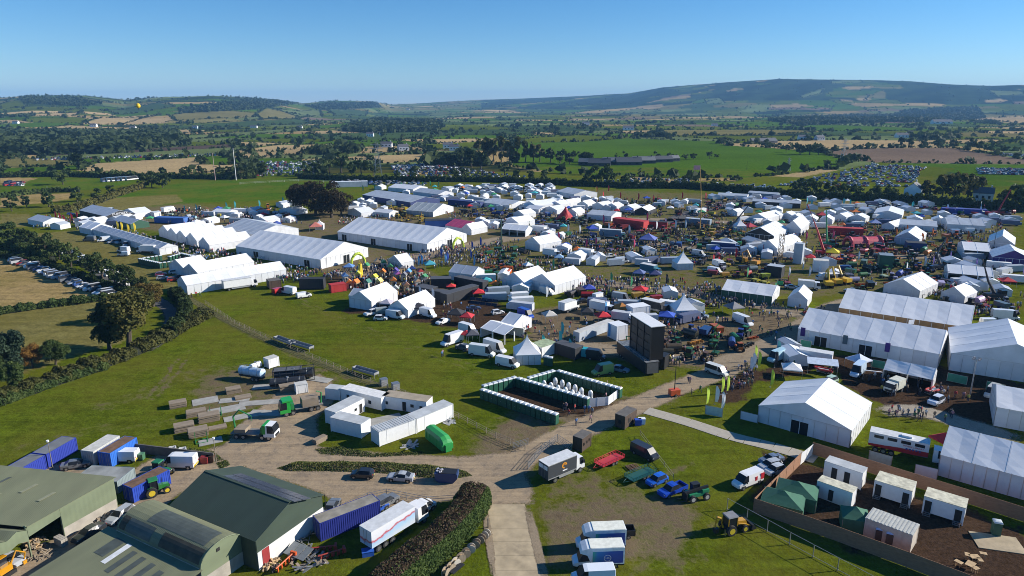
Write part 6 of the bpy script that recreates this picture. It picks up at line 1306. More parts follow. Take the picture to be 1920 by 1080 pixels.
cabin((1226, 690), (1245, 694), 3.0, 3.2, 'black backstage box right of the giant screen', wallm=BLACK, roofm=BLACK, name='backstage_box', cat='box')
# ---------------------------------------------------------------- big marquees on the right
marquee((1420, 791), (1592, 840), (1657, 792), 3.5, 6.5, 'y', 'white marquee with glazed gable door nearest the compound', 2, 5.2, doors=(('left', .53, 3.2, 2.6),), panel=2.0)
e = marquee((1494, 641), (1757, 692), (1803, 657), 3.8, 7.2, 'x', 'long white marquee with purple hanging banners and two glazed doors', 2, 5.3, doors=(('front', .18, 3.0, 2.6), ('front', .51, 3.0, 2.6)), panel=2.6); L2 = (G(1757, 692)-G(1494, 641)).length
for t, cc in ((.04, (.05, .02, .16)), (.36, (.10, .14, .16)), (.66, (.07, .03, .20))): MB().box((-L2/2+L2*t, -e.children[0].matrix_local.translation.y-0, 0), (.01, .01, .01)) ; q = MB().box((-L2/2+L2*t, -((G(1803, 657)-G(1757, 692)).length)/2*.99-.2, 3.1), (1.1, .05, 2.3)).build('hanging_banner', OCF, e); q.color = (*cc, 1)
mural = print_mat('mural_vinyl', [(0, (.10, .18, .22)), (1, (.05, .16, .05)), (.22, (.32, .17, .06)), (.34, (.03, .03, .03)), (.5, (.34, .18, .06)), (.62, (.06, .07, .09)), (.8, (.05, .16, .05))], axis=0, scale=.031, diag=0.0, noise_=.1); mural.node_tree.nodes['Mapping'].inputs['Location'].default_value = (16, 0, 0)
marquee((1570, 600), (1815, 640), (1857, 607), 3.8, 7.2, 'x', 'long white marquee with a painted mural along its front', 2, 5.6, wall=mural, gable=PVCW, panel=2.8)
marquee((1778, 694), (2020, 733), 22, 4.2, 8.6, 'y', 'wide white marquee with shaded gable at the right edge', 2, 5, panel=2.4); marquee((1757, 891), (2010, 964), 13, 3.9, 6.6, 'x', 'white marquee with seamed roof cut by the right edge above the hoarding', 2, 5, panel=1.6)
marquee((1862, 798), (1985, 822), 13, 4.0, 6.2, 'x', 'white marquee with a green panel at the right edge', 2, 5); marquee((1654, 714), (1745, 734), (1765, 720), 2.8, 4.4, 'x', 'small open fronted white tent with three bays beside the rescue truck', 2, 4, openside=('front',), panel=2)
fence([(1500, 650), (1520, 654)], 'green mesh screen at the corner of the long marquee', 2, 3, STEEL, (.05, .98), M('green_screen', (.05, .25, .17), .8), 'mesh_screen', 'screen'); fence([(1632, 688), (1658, 693)], 'green mesh screen between the marquee and the small tent', 2, 3, STEEL, (.05, .98), MATS['green_screen'], 'mesh_screen', 'screen'); fence([(1775, 714), (1812, 722)], 'green mesh screen below the wide marquee gable', 2, 3, STEEL, (.05, .98), MATS['green_screen'], 'mesh_screen', 'screen'); fence([(1848, 730), (1882, 738)], 'green mesh screen behind the pole truck', 2, 3, STEEL, (.05, .98), MATS['green_screen'], 'mesh_screen', 'screen')
fence([(1628, 864), (1670, 876)], 'pale green screen panels in front of the library truck', 2, 2.6, STEEL, (.05, .98), M('pale_screen', (.42, .55, .50), .7), 'mesh_screen', 'screen'); fence([(1714, 890), (1756, 900)], 'white screen panels between the library truck and the marquee', 2, 2.6, STEEL, (.05, .98), PVCW, 'mesh_screen', 'screen'); fence([(1322, 777), (1354, 783)], 'pale green screen panel beside the flags', 2, 2.6, STEEL, (.05, .98), MATS['pale_screen'], 'mesh_screen', 'screen'); fence([(1388, 786), (1420, 794)], 'white fence panels joining the marquee corner', 1.8, 2.6, STEEL, (.05, .98), PVCW, 'mesh_screen', 'screen')
# mobile library
lib = print_mat('library_vinyl', [(0, (.10, .10, .11)), (1, (.72, .72, .72)), (.28, (.12, .12, .13)), (.30, (.45, .02, .03)), (.52, (.45, .02, .03)), (.54, (.72, .72, .72))], axis=0, scale=-.02, diag=.27, noise_=.05); e = veh('library_truck', (1640, 842), (1752, 868), WHT, 'white mobile library truck with red wave along its side', cat='truck', fn=semi, side=lib, L=9.4, h=3.7)
for i in range(4): MB().box((-4.2+i*2.1, -1.275, 3.1), (1.5, .03, .55)).build('window', DKGLASS, e)
text('MOBILE LIBRARY', .42, M('library_red', (.45, .02, .03), .5), e, (1.2, -1.285, 2.5), SIDE_R); MB().box((0, 0, 3.9), (1.6, 1.0, .35)).build('roof_unit', WHITEP, e)
for i in range(5): MB().box((.2+i*.5, -1.28, 2.0), (.3, .02, .3)).build('pictogram', M('library_blue', (.05, .06, .25), .5), e)
gazebo(G(1768, 845), 3.6, (.55, .03, .04), 'red and white gazebo beside the library truck cab', .3, 2.4, 3.6)
# rescue and council vehicles
veh('van', (1476, 668), (1436, 684), (.45, .66, .74), 'white and pale blue ambulance van near the long marquee', L=6.2, h=2.7); veh('exhibition_trailer', (1502, 678), (1572, 690), WHT, 'white exhibition trailer with open awning front', cat='trailer', fn=semi, side=WHITEP, L=7.6, h=3.4, cabm=False)
e = empty('awning', G(1540, 700), R(-18), 'pale blue awning of the exhibition trailer', 'awning'); MB().box((0, 0, 2.9), (6.6, 2.6, .06), rx=.3).build('canopy', M('pale_blue_canvas', (.60, .68, .78), .7), e); [MB().box((s*3.1, -1.2, 1.25), (.06, .06, 2.5)).build('leg', ALU, e) for s in (-1, 1)]
gazebo(G(1608, 690), 4.2, (.55, .60, .72), 'white and blue gazebo next to the exhibition trailer', .5, 2.3, 3.6); veh('van', (1622, 690), (1592, 716), (.55, .68, .82), 'white and blue information van with raised side hatch', L=6.0, h=2.8)
e = empty('side_hatch', G(1634, 716), R(-20), 'white raised hatch of the information van', 'awning'); MB().box((0, 0, 2.6), (3.6, 2.4, .08), rx=-.3).build('canopy', PVC, e); MB().box((-1.7, .9, 1.3), (.06, .06, 2.6)).build('leg', ALU, e)
def truck_rescue(e): cab(e, 2.6, 2.6, 1.05, 2.0, .7); MB().b2((-2.6, -1.1, .9), (.5, 1.1, 2.9)).build('box_body', M('cream_box', (.62, .62, .52), .5), e); [wheel(e, x, s*.95, .5, .32) for x in (-1.5, 1.7) for s in (-1, 1)]; MB().b2((-2.4, -.5, .6), (2.4, .5, .9)).build('chassis', BLACK, e)
veh('rescue_truck', (1690, 728), (1660, 742), (.62, .62, .54), 'cream off-road rescue truck in front of the small tent', cat='truck', fn=truck_rescue)
def rib(e, c=(.5, .03, .03)):
    b = MB(); 
    for s in (-1, 1): b.tube([(-2, s*.75, .9), (.8, s*.75, .9), (1.7, s*.4, 1.05), (2.1, 0, 1.15)], [.24, .24, .2, .14], 8)
    b.build('tube', M('red_rubber', (.45, .03, .03), .5), e); MB().prism([(-2, .6), (-2, .85), (1.7, .95), (1.2, .55)], -.6, .6).build('hull', GREYR, e); MB().box((-1.9, 0, 1.1), (.4, .4, .8)).build('engine', BLACK, e); MB().b2((-1.8, -.7, .25), (1.5, .7, .4)).build('trailer_frame', STEEL, e); [wheel(e, -.5, s*.85, .28, .18) for s in (-1, 1)]
veh('rescue_boat', (1764, 732), (1728, 744), RED, 'red inflatable rescue boat on its trailer', cat='boat', fn=rib); veh('suv', (1772, 748), (1736, 766), (.62, .66, .74), 'white and blue rescue jeep with raised banner beside the red boat')
veh('rescue_boat', (1560, 702), (1528, 696), RED, 'orange rescue boat in front of the exhibition trailer', cat='boat', fn=rib); veh('suv', (1570, 714), (1538, 726), (.45, .60, .45), 'white and green response jeep behind the big marquee roof'); veh('van', (1880, 724), (1836, 764), (.45, .46, .44), 'grey lighting truck with floodlight mast at the right edge', L=5.2, h=2.4)
e = empty('floodlight_mast', G(1818, 745), 0, 'grey mast with a crown of floodlights beside the lighting truck', 'mast'); MB().tube([(0, 0, 0), (0, 0, 8.6)], [.16, .08], 6).build('mast', STEEL, e); [MB().box((math.cos(a)*.7, math.sin(a)*.7, 8.7), (.5, .3, .35), rz=a).build('floodlight', MATS['floodlight_grey'], e) for a in (0, 1.57, 3.14, 4.71)]
veh('van', (1838, 612), (1874, 612), WHT, 'white van behind the mural marquee', L=5.4, h=2.4); cabin((1878, 634), (1908, 638), 3, 2.8, 'white cabin at the right edge behind the wide marquee'); cabin((1856, 632), (1872, 634), 2.2, 2.2, 'small grey cabin left of the white cabin at the right edge', wallm=GREYR); o = fence([(1818, 632), (1870, 640)], 'orange banner board at the back of the mural marquee', 2.4, 3, STEEL, (.98,), M('orange_banner', (.65, .16, .02), .6), 'banner_board', 'banner')
# ---------------------------------------------------------------- the show ground: marquees and stands
CLOTH = {}
def cloth(c, nm):
    if nm not in CLOTH: CLOTH[nm] = M(nm+'_canvas', c, .7, var=.12, scale=.5)
    return CLOTH[nm]
RD_ = cloth((.45, .03, .03), 'red'); PK = cloth((.50, .06, .16), 'pink'); NV = cloth((.03, .05, .16), 'navy'); BK = cloth((.025, .026, .03), 'black'); GN = cloth((.03, .10, .06), 'forest_green'); PU = cloth((.07, .03, .17), 'purple'); GB = cloth((.16, .22, .28), 'blue_grey'); CLEAR = cloth((.30, .34, .37), 'clear_pvc'); CREAM = cloth((.62, .58, .48), 'cream')
T = marquee
T((444, 478), (602, 505), (727, 487), 3.8, 8.4, 'x', 'huge white exhibition marquee with lime green doorway, left of the pair', 2, 5, doors=(('front', .25, 3, 2.8), ('front', .85, 3, 2.8), ('right', .52, 3.4, 3.2)), panel=2.5)
T((634, 449), (801, 474), (898, 457), 3.8, 8.6, 'x', 'huge white exhibition marquee with lime green doorway, right of the pair', 2, 5, doors=(('front', .08, 3, 2.8), ('front', .42, 3, 2.8), ('front', .82, 3, 2.8), ('right', .55, 3.4, 3.2)), panel=2.5)
LIME = M('lime_inflatable', (.50, .62, .05), .5)
for A, B, t, lb in (((602, 505), (727, 487), .52, 'lime green arch round the door of the left exhibition marquee'), ((801, 474), (898, 457), .55, 'lime green arch round the door of the right exhibition marquee')):
    a, b = G(*A), G(*B); p = a.lerp(b, t)+Vector((.5, -.5, 0)); e = empty('inflatable_arch', p, dirz(a, b), lb, 'arch', 'lime green door arches'); MB().tube([(math.cos(q)*2.9, -.4, math.sin(q)*4.4) for q in [math.pi*i/10 for i in range(11)]], .55, 8).build('arch', LIME, e); MB().box((0, -.4, 4.5), (2.2, .3, .7)).build('sign', LIME, e)
for A, B, W, ev, rg, ax, lb, k in [
 ((352, 553), (538, 521), 9.5, 3.2, 5.4, 'x', 'long white tent at the edge of the grass with a lorry against it', dict(lod=2)),
 ((372, 528), (478, 506), 10, 3.2, 5.8, 'x', 'white tent behind the long edge tent', dict(lod=2)),
 ((345, 517), (392, 507), 9, 3, 5.4, 'x', 'white tent end nearest the far toilet block', {}),
 ((174, 440), (300, 479), (327, 471), 2.8, 4.4, 'x', 'long narrow grey roofed tent with parked vans along it', dict(lod=2, roof=GREYR)),
 ((150, 436), (172, 441), (196, 432), 2.8, 5, 'x', 'small white tent at the far end of the long grey tent', {}),
 ((150, 404), (200, 416), (236, 406), 3.4, 6.6, 'x', 'grey roofed hall with black lettered gable at the left of the show', dict(roof=GREYR, wall=BK, gable=BK)),
 ((213, 421), (246, 430), (263, 421), 3, 5.4, 'x', 'grey roofed tent with green gable in front of the lettered hall', dict(roof=GREYR, wall=GN)),
 ((230, 404), (255, 409), (280, 404), 3, 5.6, 'y', 'white peaked tent right of the lettered hall', {}),
 ((53, 420), (82, 426), (120, 420), 3, 5.4, 'x', 'grey and white tent at the far left of the show', dict(roof=GREYR)),
 ((420, 440), (478, 455), (560, 442), 3.6, 6.6, 'x', 'grey roofed marquee behind the left exhibition marquee', dict(roof=GREYR)),
 ((398, 404), (428, 406), 8, 2.6, 4.2, 'x', 'white flat tent among the yellow stands', {}),
 ((524, 399), (556, 403), 8, 2.6, 4.4, 'y', 'white tent in the shade of the dark copse', {}),
 ((480, 418), (500, 422), 8, 2.6, 4.4, 'y', 'white tent with blue parasols left of the copse', {}),
 ((652, 402), (678, 408), 9, 3, 5.4, 'y', 'white tent with dark arched front behind the right exhibition marquee', {}), ((700, 405), (730, 408), 8, 2.8, 4.6, 'x', 'white low tent between the arched tent and yellow machines', {}),
 ((680, 374), (770, 389), (812, 380), 3.6, 6.6, 'x', 'long grey hall with dark front at the top of the show', dict(roof=GREYR, wall=NV, gable=PVCW)),
 ((728, 358), (775, 362), 16, 3, 5.6, 'x', 'white roof behind the long grey hall', {}), ((775, 366), (822, 372), 14, 3, 5.6, 'x', 'grey and turquoise roof right of the long grey hall', dict(roof=GREYR, gable=cloth((.06, .40, .52), 'turquoise'))),
 ((762, 403), (812, 407), (842, 396), 2.8, 6.0, 'x', 'clear roofed glasshouse tent in the middle of the show', dict(lod=2, roof=CLEAR, wall=CLEAR, gable=PVCW)),
 ((835, 432), (868, 438), (898, 430), 2.6, 5, 'x', 'pink and clear tent behind the right exhibition marquee', dict(roof=PK, gable=PVCW)), ((866, 438), (884, 441), (908, 434), 2.6, 5, 'y', 'white tent joined to the pink tent', {}),
 ((905, 388), (955, 394), (985, 386), 3.2, 5.6, 'x', 'grey roofed tent with a red sign on its gable', dict(roof=GREYR, gable=PVCW)), ((940, 440), (985, 444), 8, 2.8, 4.6, 'x', 'white canopy tent on the main path', dict(openside=('front',))),
 ((985, 466), (1012, 472), (1042, 462), 3, 5.6, 'y', 'white gabled tent behind the white lorries', {}), ((948, 424), (972, 428), (988, 420), 3.2, 6, 'y', 'tall white tent left of the red star tent', {}), ((962, 408), (982, 411), 10, 3, 5.4, 'y', 'white tent end at the left of the red star tent', {}),
 ((1043, 367), (1076, 373), (1102, 366), 3.6, 6.4, 'x', 'white hall with grey roof by the red flags', dict(roof=GREYR, gable=PVCW)), ((979, 390), (1006, 395), (1030, 386), 3.2, 6, 'y', 'large white tent with shaded gable left of centre', {}), ((1030, 389), (1052, 392), 9, 3, 5.2, 'y', 'white tent right of the large shaded tent', {}), ((1052, 386), (1070, 388), 9, 2.8, 5, 'y', 'white tent, second right of the large shaded tent', {}),
 ((1082, 390), (1102, 392), 10, 3, 5.6, 'y', 'white tent with blue trim above the red stand', {}), ((1110, 391), (1132, 394), 10, 2.8, 5.2, 'y', 'white tent directly above the red stand', {}), ((1136, 393), (1156, 395), 9, 2.8, 5, 'y', 'grey white tent right of the tents above the red stand', {}), ((1163, 396), (1188, 399), 9, 2.8, 5, 'y', 'white tent beside the black marquee', {}), ((1190, 402), (1215, 404), (1230, 398), 2.8, 5.4, 'y', 'black tent with a white end', dict(wall=BK)),
 ((1100, 411), (1146, 415), (1168, 408), 3.2, 5.4, 'x', 'grey roofed stand with a bright red gable', dict(roof=GREYR, gable=RD_)), ((1063, 404), (1080, 406), 9, 2.8, 5, 'y', 'white tent behind the red star tent', {}), ((985, 398), (1010, 401), 9, 2.8, 4.8, 'x', 'white stand tent behind the dark tractors', {}), ((1018, 398), (1044, 402), 9, 2.8, 5, 'y', 'pale blue white tent left of the red star tent', {}), 
 ((1397, 449), (1450, 455), (1484, 441), 3, 6.2, 'y', 'marquee with black gable and white roof, right of centre', dict(wall=PVCW, gable=BK)), ((1468, 440), (1500, 443), (1524, 430), 3.4, 7, 'y', 'tall white marquee right of the black gabled one', {}), ((1405, 415), (1436, 419), (1458, 410), 3, 5.8, 'y', 'white marquee with lilac grey gable', dict(gable=cloth((.42, .38, .46), 'lilac'))), ((1420, 474), (1456, 480), (1492, 464), 3, 6, 'y', 'white marquee with blue shaded gable beside the digger tower', dict(lod=1)), ((1445, 412), (1462, 413), 8, 2.8, 5, 'y', 'grey tent beside the lilac gabled marquee', dict(roof=GREYR)), ((1464, 410), (1484, 412), 8, 2.8, 4.6, 'y', 'white tent left of the peaked row', {}),
 ((1410, 386), (1500, 391), 9, 3.4, 5, 'x', 'long low stand with dark glass front and white end', dict(wall=BK, gable=PVCW, roof=GREYR)), ((1345, 372), (1400, 375), 9, 3, 4.2, 'x', 'row of grey site boxes at the far hedge', dict(roof=GREYR)), ((1402, 368), (1456, 372), 8, 3, 4.2, 'x', 'grey site offices by the far hedge', dict(roof=GREYR, wall=GB)), ((1478, 416), (1502, 418), 8, 2.8, 5, 'y', 'white tent, first of the peaked row on the right', {}), ((1505, 418), (1530, 420), 8, 2.8, 5, 'y', 'white tent, second of the peaked row on the right', {}), ((1536, 419), (1560, 421), 8, 2.8, 5, 'y', 'white tent, third of the peaked row on the right', {}), ((1562, 413), (1586, 416), 8, 2.8, 5, 'y', 'white tent, fourth of the peaked row on the right', {}), ((1592, 415), (1622, 418), 8, 2.8, 5, 'y', 'white tent, last of the peaked row on the right', {}), ((1365, 404), (1382, 406), 8, 2.8, 4.6, 'y', 'white tent by the grey road', {}),
 ((1352, 560), (1446, 573), (1474, 556), 3, 5, 'x', 'white roofed tent with dark green printed front', dict(lod=2, wall=GN, gable=PVCW)), ((1476, 574), (1512, 579), (1532, 566), 2.8, 5, 'y', 'white tent with green printed front right of the green tent', dict(lod=1)),
 ((1637, 409), (1690, 413), (1712, 404), 3.2, 5.8, 'y', 'grey gabled hall with a white right slope', dict(gable=GB)), ((1685, 430), (1756, 435), (1772, 426), 3, 5, 'x', 'grey roofed tent behind the orange machines', dict(roof=GREYR)), ((1775, 432), (1846, 436), (1858, 427), 3.2, 5.4, 'x', 'long grey roofed tent at the right of the show', dict(roof=GREYR, lod=1)), ((1676, 457), (1722, 462), (1744, 450), 3, 5.8, 'y', 'white marquee above the dark open stand', dict(gable=GREYR)), ((1652, 430), (1676, 433), (1688, 425), 2.8, 5, 'y', 'white tent with grey gable left of the orange machines', dict(gable=GREYR)), ((1700, 418), (1730, 420), 8, 2.6, 4.6, 'y', 'small white tent behind the long grey roof', {}), ((1745, 420), (1772, 422), 8, 2.6, 4.8, 'y', 'second small white tent behind the long grey roof', {}),
 ((1805, 484), (1856, 488), (1882, 476), 3.4, 5.4, 'x', 'open fronted white tent with dark interior at the right', dict(openside=('front',), lod=1)), ((1850, 467), (1900, 472), (1925, 460), 3, 6.2, 'y', 'white marquee with pale grey gable near the right edge', dict(gable=GREYR)), ((1858, 498), (1935, 505), 14, 3.4, 6.6, 'y', 'marquee with deep purple gable at the right edge', dict(gable=PU, wall=PU)),
 ((1775, 527), (1860, 535), (1876, 524), 3, 5, 'x', 'open fronted white tent below the purple marquee', dict(openside=('front',), lod=1)), ((1655, 551), (1722, 564), (1756, 548), 3.2, 6, 'y', 'white marquee behind the mural marquee', dict(lod=1)), ((1762, 565), (1806, 574), (1822, 563), 3, 5.4, 'y', 'small white marquee right of the one behind the mural', dict(lod=1)),
 ((697, 583), (746, 563), 8.5, 3, 5.6, 'x', 'white marquee with blue shaded gable at the grass edge', dict(lod=2)), ((655, 570), (690, 574), 6, 2.8, 4.4, 'x', 'small grey roofed tent joined to the grass edge marquee', dict(roof=GREYR)), ((765, 597), (816, 575), 7, 2.6, 5, 'x', 'white marquee behind the row of parked vans', dict(lod=2)), ((842, 524), (886, 530), (898, 519), 2.8, 4.8, 'x', 'grey and white tent behind the black pavilion', dict(roof=GREYR, lod=1)), ((728, 500), (752, 506), (772, 500), 2.6, 5, 'y', 'grey gabled white tent beside the playhouses', dict(gable=GREYR)),
 ((1040, 553), (1098, 535), 11, 3.2, 6.2, 'x', 'white marquee on the grass, nearer of the twin tents', dict(lod=2)), ((985, 548), (1030, 533), 10, 3, 6, 'x', 'white marquee on the grass, farther of the twin tents', dict(lod=2)), ((902, 632), (946, 646), (978, 632), 2.6, 3.8, 'x', 'open sided white food canopy behind the motorhomes', dict(openside=('front', 'right'), lod=1)), ((938, 622), (962, 628), (992, 612), 2.6, 4.6, 'x', 'white canopy with shaded end above the food canopy', dict(lod=1))]:
    k = dict(k); lod = k.pop('lod', 1 if A[1] > 430 else 0); T(A, B, W, ev, rg, ax, lb, lod, **k)
for i, (u, v) in enumerate([(308, 445), (323, 450), (340, 455), (359, 460), (383, 469)]): T((u-9, v-2), (u+11, v+4), 19, 3, 5.8, 'y', f'{ordn(i)} from the left of five white gabled tents standing side by side', 1, group='row of five white gabled tents')
q = [o for o in COL.objects if o.get('label', '').startswith('grey roofed hall')][0]; text('DUNDALK', 1.7, whl, q, ((G(200, 416)-G(150, 404)).length/2+.12, 0, 3.6), (math.pi/2, 0, math.pi/2))
for u, v, s, tp_, lb in ((988, 676, 6.0, 6.6, 'white pagoda tent nearest the toilet block'), (1280, 592, 6.4, 7, 'white pagoda tent in the middle of the show'), (1279, 503, 6.2, 6.8, 'white pagoda tent behind the teal truck'), (1386, 432, 5, 6, 'small white pagoda tent by the crane'), (560, 396, 4, 5, 'white pagoda tent at the copse'), (600, 430, 4, 5, 'white pagoda tent behind the left exhibition marquee')): pagoda(u, v, s, lb, top=tp_)
e = empty('star_tent', G(1060, 412), .4, 'big red star tent with curved sides', 'tent'); b = MB(); rings = []
for t in (0, .2, .45, .7, 1): k = (1-t)**1.5*.97+.03; rings.append([(math.cos(6.2832*j/12)*6.5*k*(1 if j % 2 == 0 else .62+.3*t), math.sin(6.2832*j/12)*6.5*k*(1 if j % 2 == 0 else .62+.3*t), .6*(1 if j % 2 else 0)*(1-t)*3+7*t) for j in range(12)])
b.loft(rings).build('canopy', RD_, e); MB().tube([(0, 0, 0), (0, 0, 7.6)], .08, 5).build('mast', STEEL, e)
# gazebos and small coloured canopies
for i, (u, v, s, c, lb) in enumerate([(785, 588, 3.6, (.03, .03, .04), 'dark purple gazebo behind the silver vans'), (726, 580, 3.4, (.45, .42, .48), 'pale lilac gazebo right of the grass edge marquee'), (856, 600, 4.2, (.03, .03, .035), 'black gazebo with red canopy beside it'), (876, 606, 3.4, (.50, .03, .04), 'red gazebo beside the black one'), (874, 640, 2.6, (.5, .03, .04), 'small red parasol tent behind the white horsebox'), (1104, 552, 3.8, (.04, .07, .38), 'royal blue gazebo below the twin tents'), (1030, 603, 3.6, (.50, .48, .44), 'beige gazebo right of the blue van'), (1198, 522, 4, (.10, .14, .30), 'dark blue and white gazebo behind the teal truck'), (1228, 524, 4, (.05, .06, .16), 'navy gazebo with yellow banner'), (1165, 590, 4.5, (.40, .16, .03), 'orange brown canopy behind the giant screen'), (1110, 436, 5, (.04, .08, .42), 'blue domed tent beside the lorry stage'), (1215, 456, 7, (.12, .16, .42), 'wide blue canopy right of centre'), (1560, 482, 5, (.75, .58, .02), 'bright yellow gazebo behind the pumps'), (1375, 588, 4.5, (.20, .20, .21), 'grey gazebo beside the white van'), (1640, 425, 5, (.30, .36, .60), 'pale blue gazebo left of the grey hall'), (806, 505, 4, (.06, .35, .42), 'turquoise gazebo at the playhouses'), (655, 510, 3.5, (.12, .25, .50), 'blue canopy beside the yellow slide tower'), (990, 507, 3.2, (.75, .77, .78), 'white gazebo left of the green feather flags'), (1048, 492, 3.6, (.20, .34, .50), 'blue and white gazebo among the green flags'), (1430, 409, 4, (.4, .03, .06), 'crimson gazebo by the lilac gabled marquee'), (1540, 410, 5, (.55, .04, .05), 'red canopy in the peaked row'), (500, 428, 5, (.45, .20, .16), 'salmon parasol canopy left of the copse'), (592, 432, 6, (.50, .16, .12), 'orange red parasols behind the left exhibition marquee'), (520, 427, 4, (.06, .10, .36), 'blue parasol canopy left of the copse'), (425, 398, 4, (.05, .25, .12), 'green canopy beside the white flat tent'), (410, 398, 4, (.04, .08, .4), 'blue canopy beside the white flat tent'), (1405, 432, 5, (.4, .03, .06), 'crimson canopy above the navy trailer'), (1830, 432, 4, (.7, .72, .74), 'white gazebo beside the long grey roof'), (885, 640, 3.5, (.08, .08, .1), 'charcoal gazebo by the food canopy')]): gazebo(G(u, v), s, c, lb, random.uniform(-.5, .5), 2.3, 2.3+s*.32)
# playhouses in the play village
for i, (u, v, c) in enumerate([(648, 528, (.12, .25, .5)), (672, 524, (.62, .58, .06)), (688, 508, (.05, .25, .1)), (703, 530, (.6, .5, .05)), (712, 538, (.7, .6, .2)), (718, 520, (.75, .20, .02)), (720, 502, (.05, .28, .1)), (708, 500, (.45, .32, .2)), (732, 510, (.05, .25, .1)), (742, 518, (.12, .08, .35)), (746, 524, (.5, .15, .45)), (754, 512, (.25, .25, .27)), (758, 526, (.2, .2, .22)), (766, 520, (.12, .35, .65)), (774, 514, (.05, .10, .35)), (788, 519, (.55, .06, .05)), (738, 536, (.75, .22, .03)), (762, 545, (.4, .2, .12)), (783, 538, (.6, .4, .25)), (801, 536, (.6, .42, .25)), (742, 552, (.4, .42, .4)), (796, 530, (.05, .25, .1)), (668, 540, (.7, .2, .03)), (655, 540, (.75, .25, .04)), (690, 540, (.05, .2, .15))]):
    e = empty('playhouse', G(u, v), random.uniform(-.5, .5), f'{["blue", "yellow", "green", "yellow", "timber", "orange", "green", "brown", "green", "violet", "pink", "grey", "slate", "sky blue", "navy", "red", "orange", "brown", "tan", "tan", "grey", "green", "orange", "orange", "dark green"][i]} roofed wooden playhouse in the play village', 'playhouse', 'playhouses in the play village'); MB().box((0, 0, 1.1), (1.7, 1.7, 2.2)).build('wall', NEWWOOD if i % 3 else CREAM, e); MB().prism([(-1.15, 2.1), (0, 3.2), (1.15, 2.1)], -1.05, 1.05).build('roof', OC, e); MB().box((.2, -.87, .8), (.6, .04, 1.4)).build('door', DARKIN, e); MB().box((.87, 0, 1.4), (.04, .6, .6)).build('window', DARKIN, e); tint(e, c)
e = empty('slide_tower', G(676, 522), .3, 'tall yellow inflatable figure over the play village', 'inflatable'); MB().tube([(0, 0, 0), (0, 0, 3), (.2, 0, 5.4)], [1.0, .9, .5], 8).build('body', M('yellow_pvc', (.70, .52, .03), .5), e); MB().tube([(-.5, 0, 5), (0, 0, 6.4), (.6, 0, 5)], .3, 6).build('head', MATS['yellow_pvc'], e)
# black pavilion and its solar rack
for A, B, W, h, lb in (((838, 571), (898, 553), 3, 3.2, 'long black pavilion wing facing the grass'), ((852, 536), (905, 547), 3, 3.2, 'black pavilion wing at the back'), ((778, 556), (806, 562), 4, 3.4, 'dark grey pavilion with white framed window'), ((806, 562), (836, 566), 3, 3.0, 'black pavilion entrance with pale roof edge'), ((808, 541), (846, 540), 4, 3.2, 'charcoal pavilion room behind the red canopy')): cabin(A, B, W, h, lb, (), (('front', .7, 1.6, 1.8, .8),) if 'window' in lb else (), M('charcoal_roof', (.08, .08, .085), .6), BK, 'pavilion_unit', 'pavilion', 'black pavilion')
gazebo(G(846, 549), 3.0, (.6, .03, .03), 'red canopy inside the black pavilion court', 0, 2.4, 3.2)
e = empty('solar_rack', G(906, 572), R(-22), 'tilted rack of solar panels on the grass', 'solar panels')
for i in range(5):
    for j in range(2): MB().box((i*1.9-3.8, 0, .5+j*1.0), (1.8, .05, 1.0), rx=-.75).build('solar_panel', SOLAR, e, (0, j*.95-.4, .1))
MB().box((0, .6, .8), (9, .08, .08)).box((-4, .6, .4), (.1, .1, .8)).box((4, .6, .4), (.1, .1, .8)).build('stand', STEEL, e)
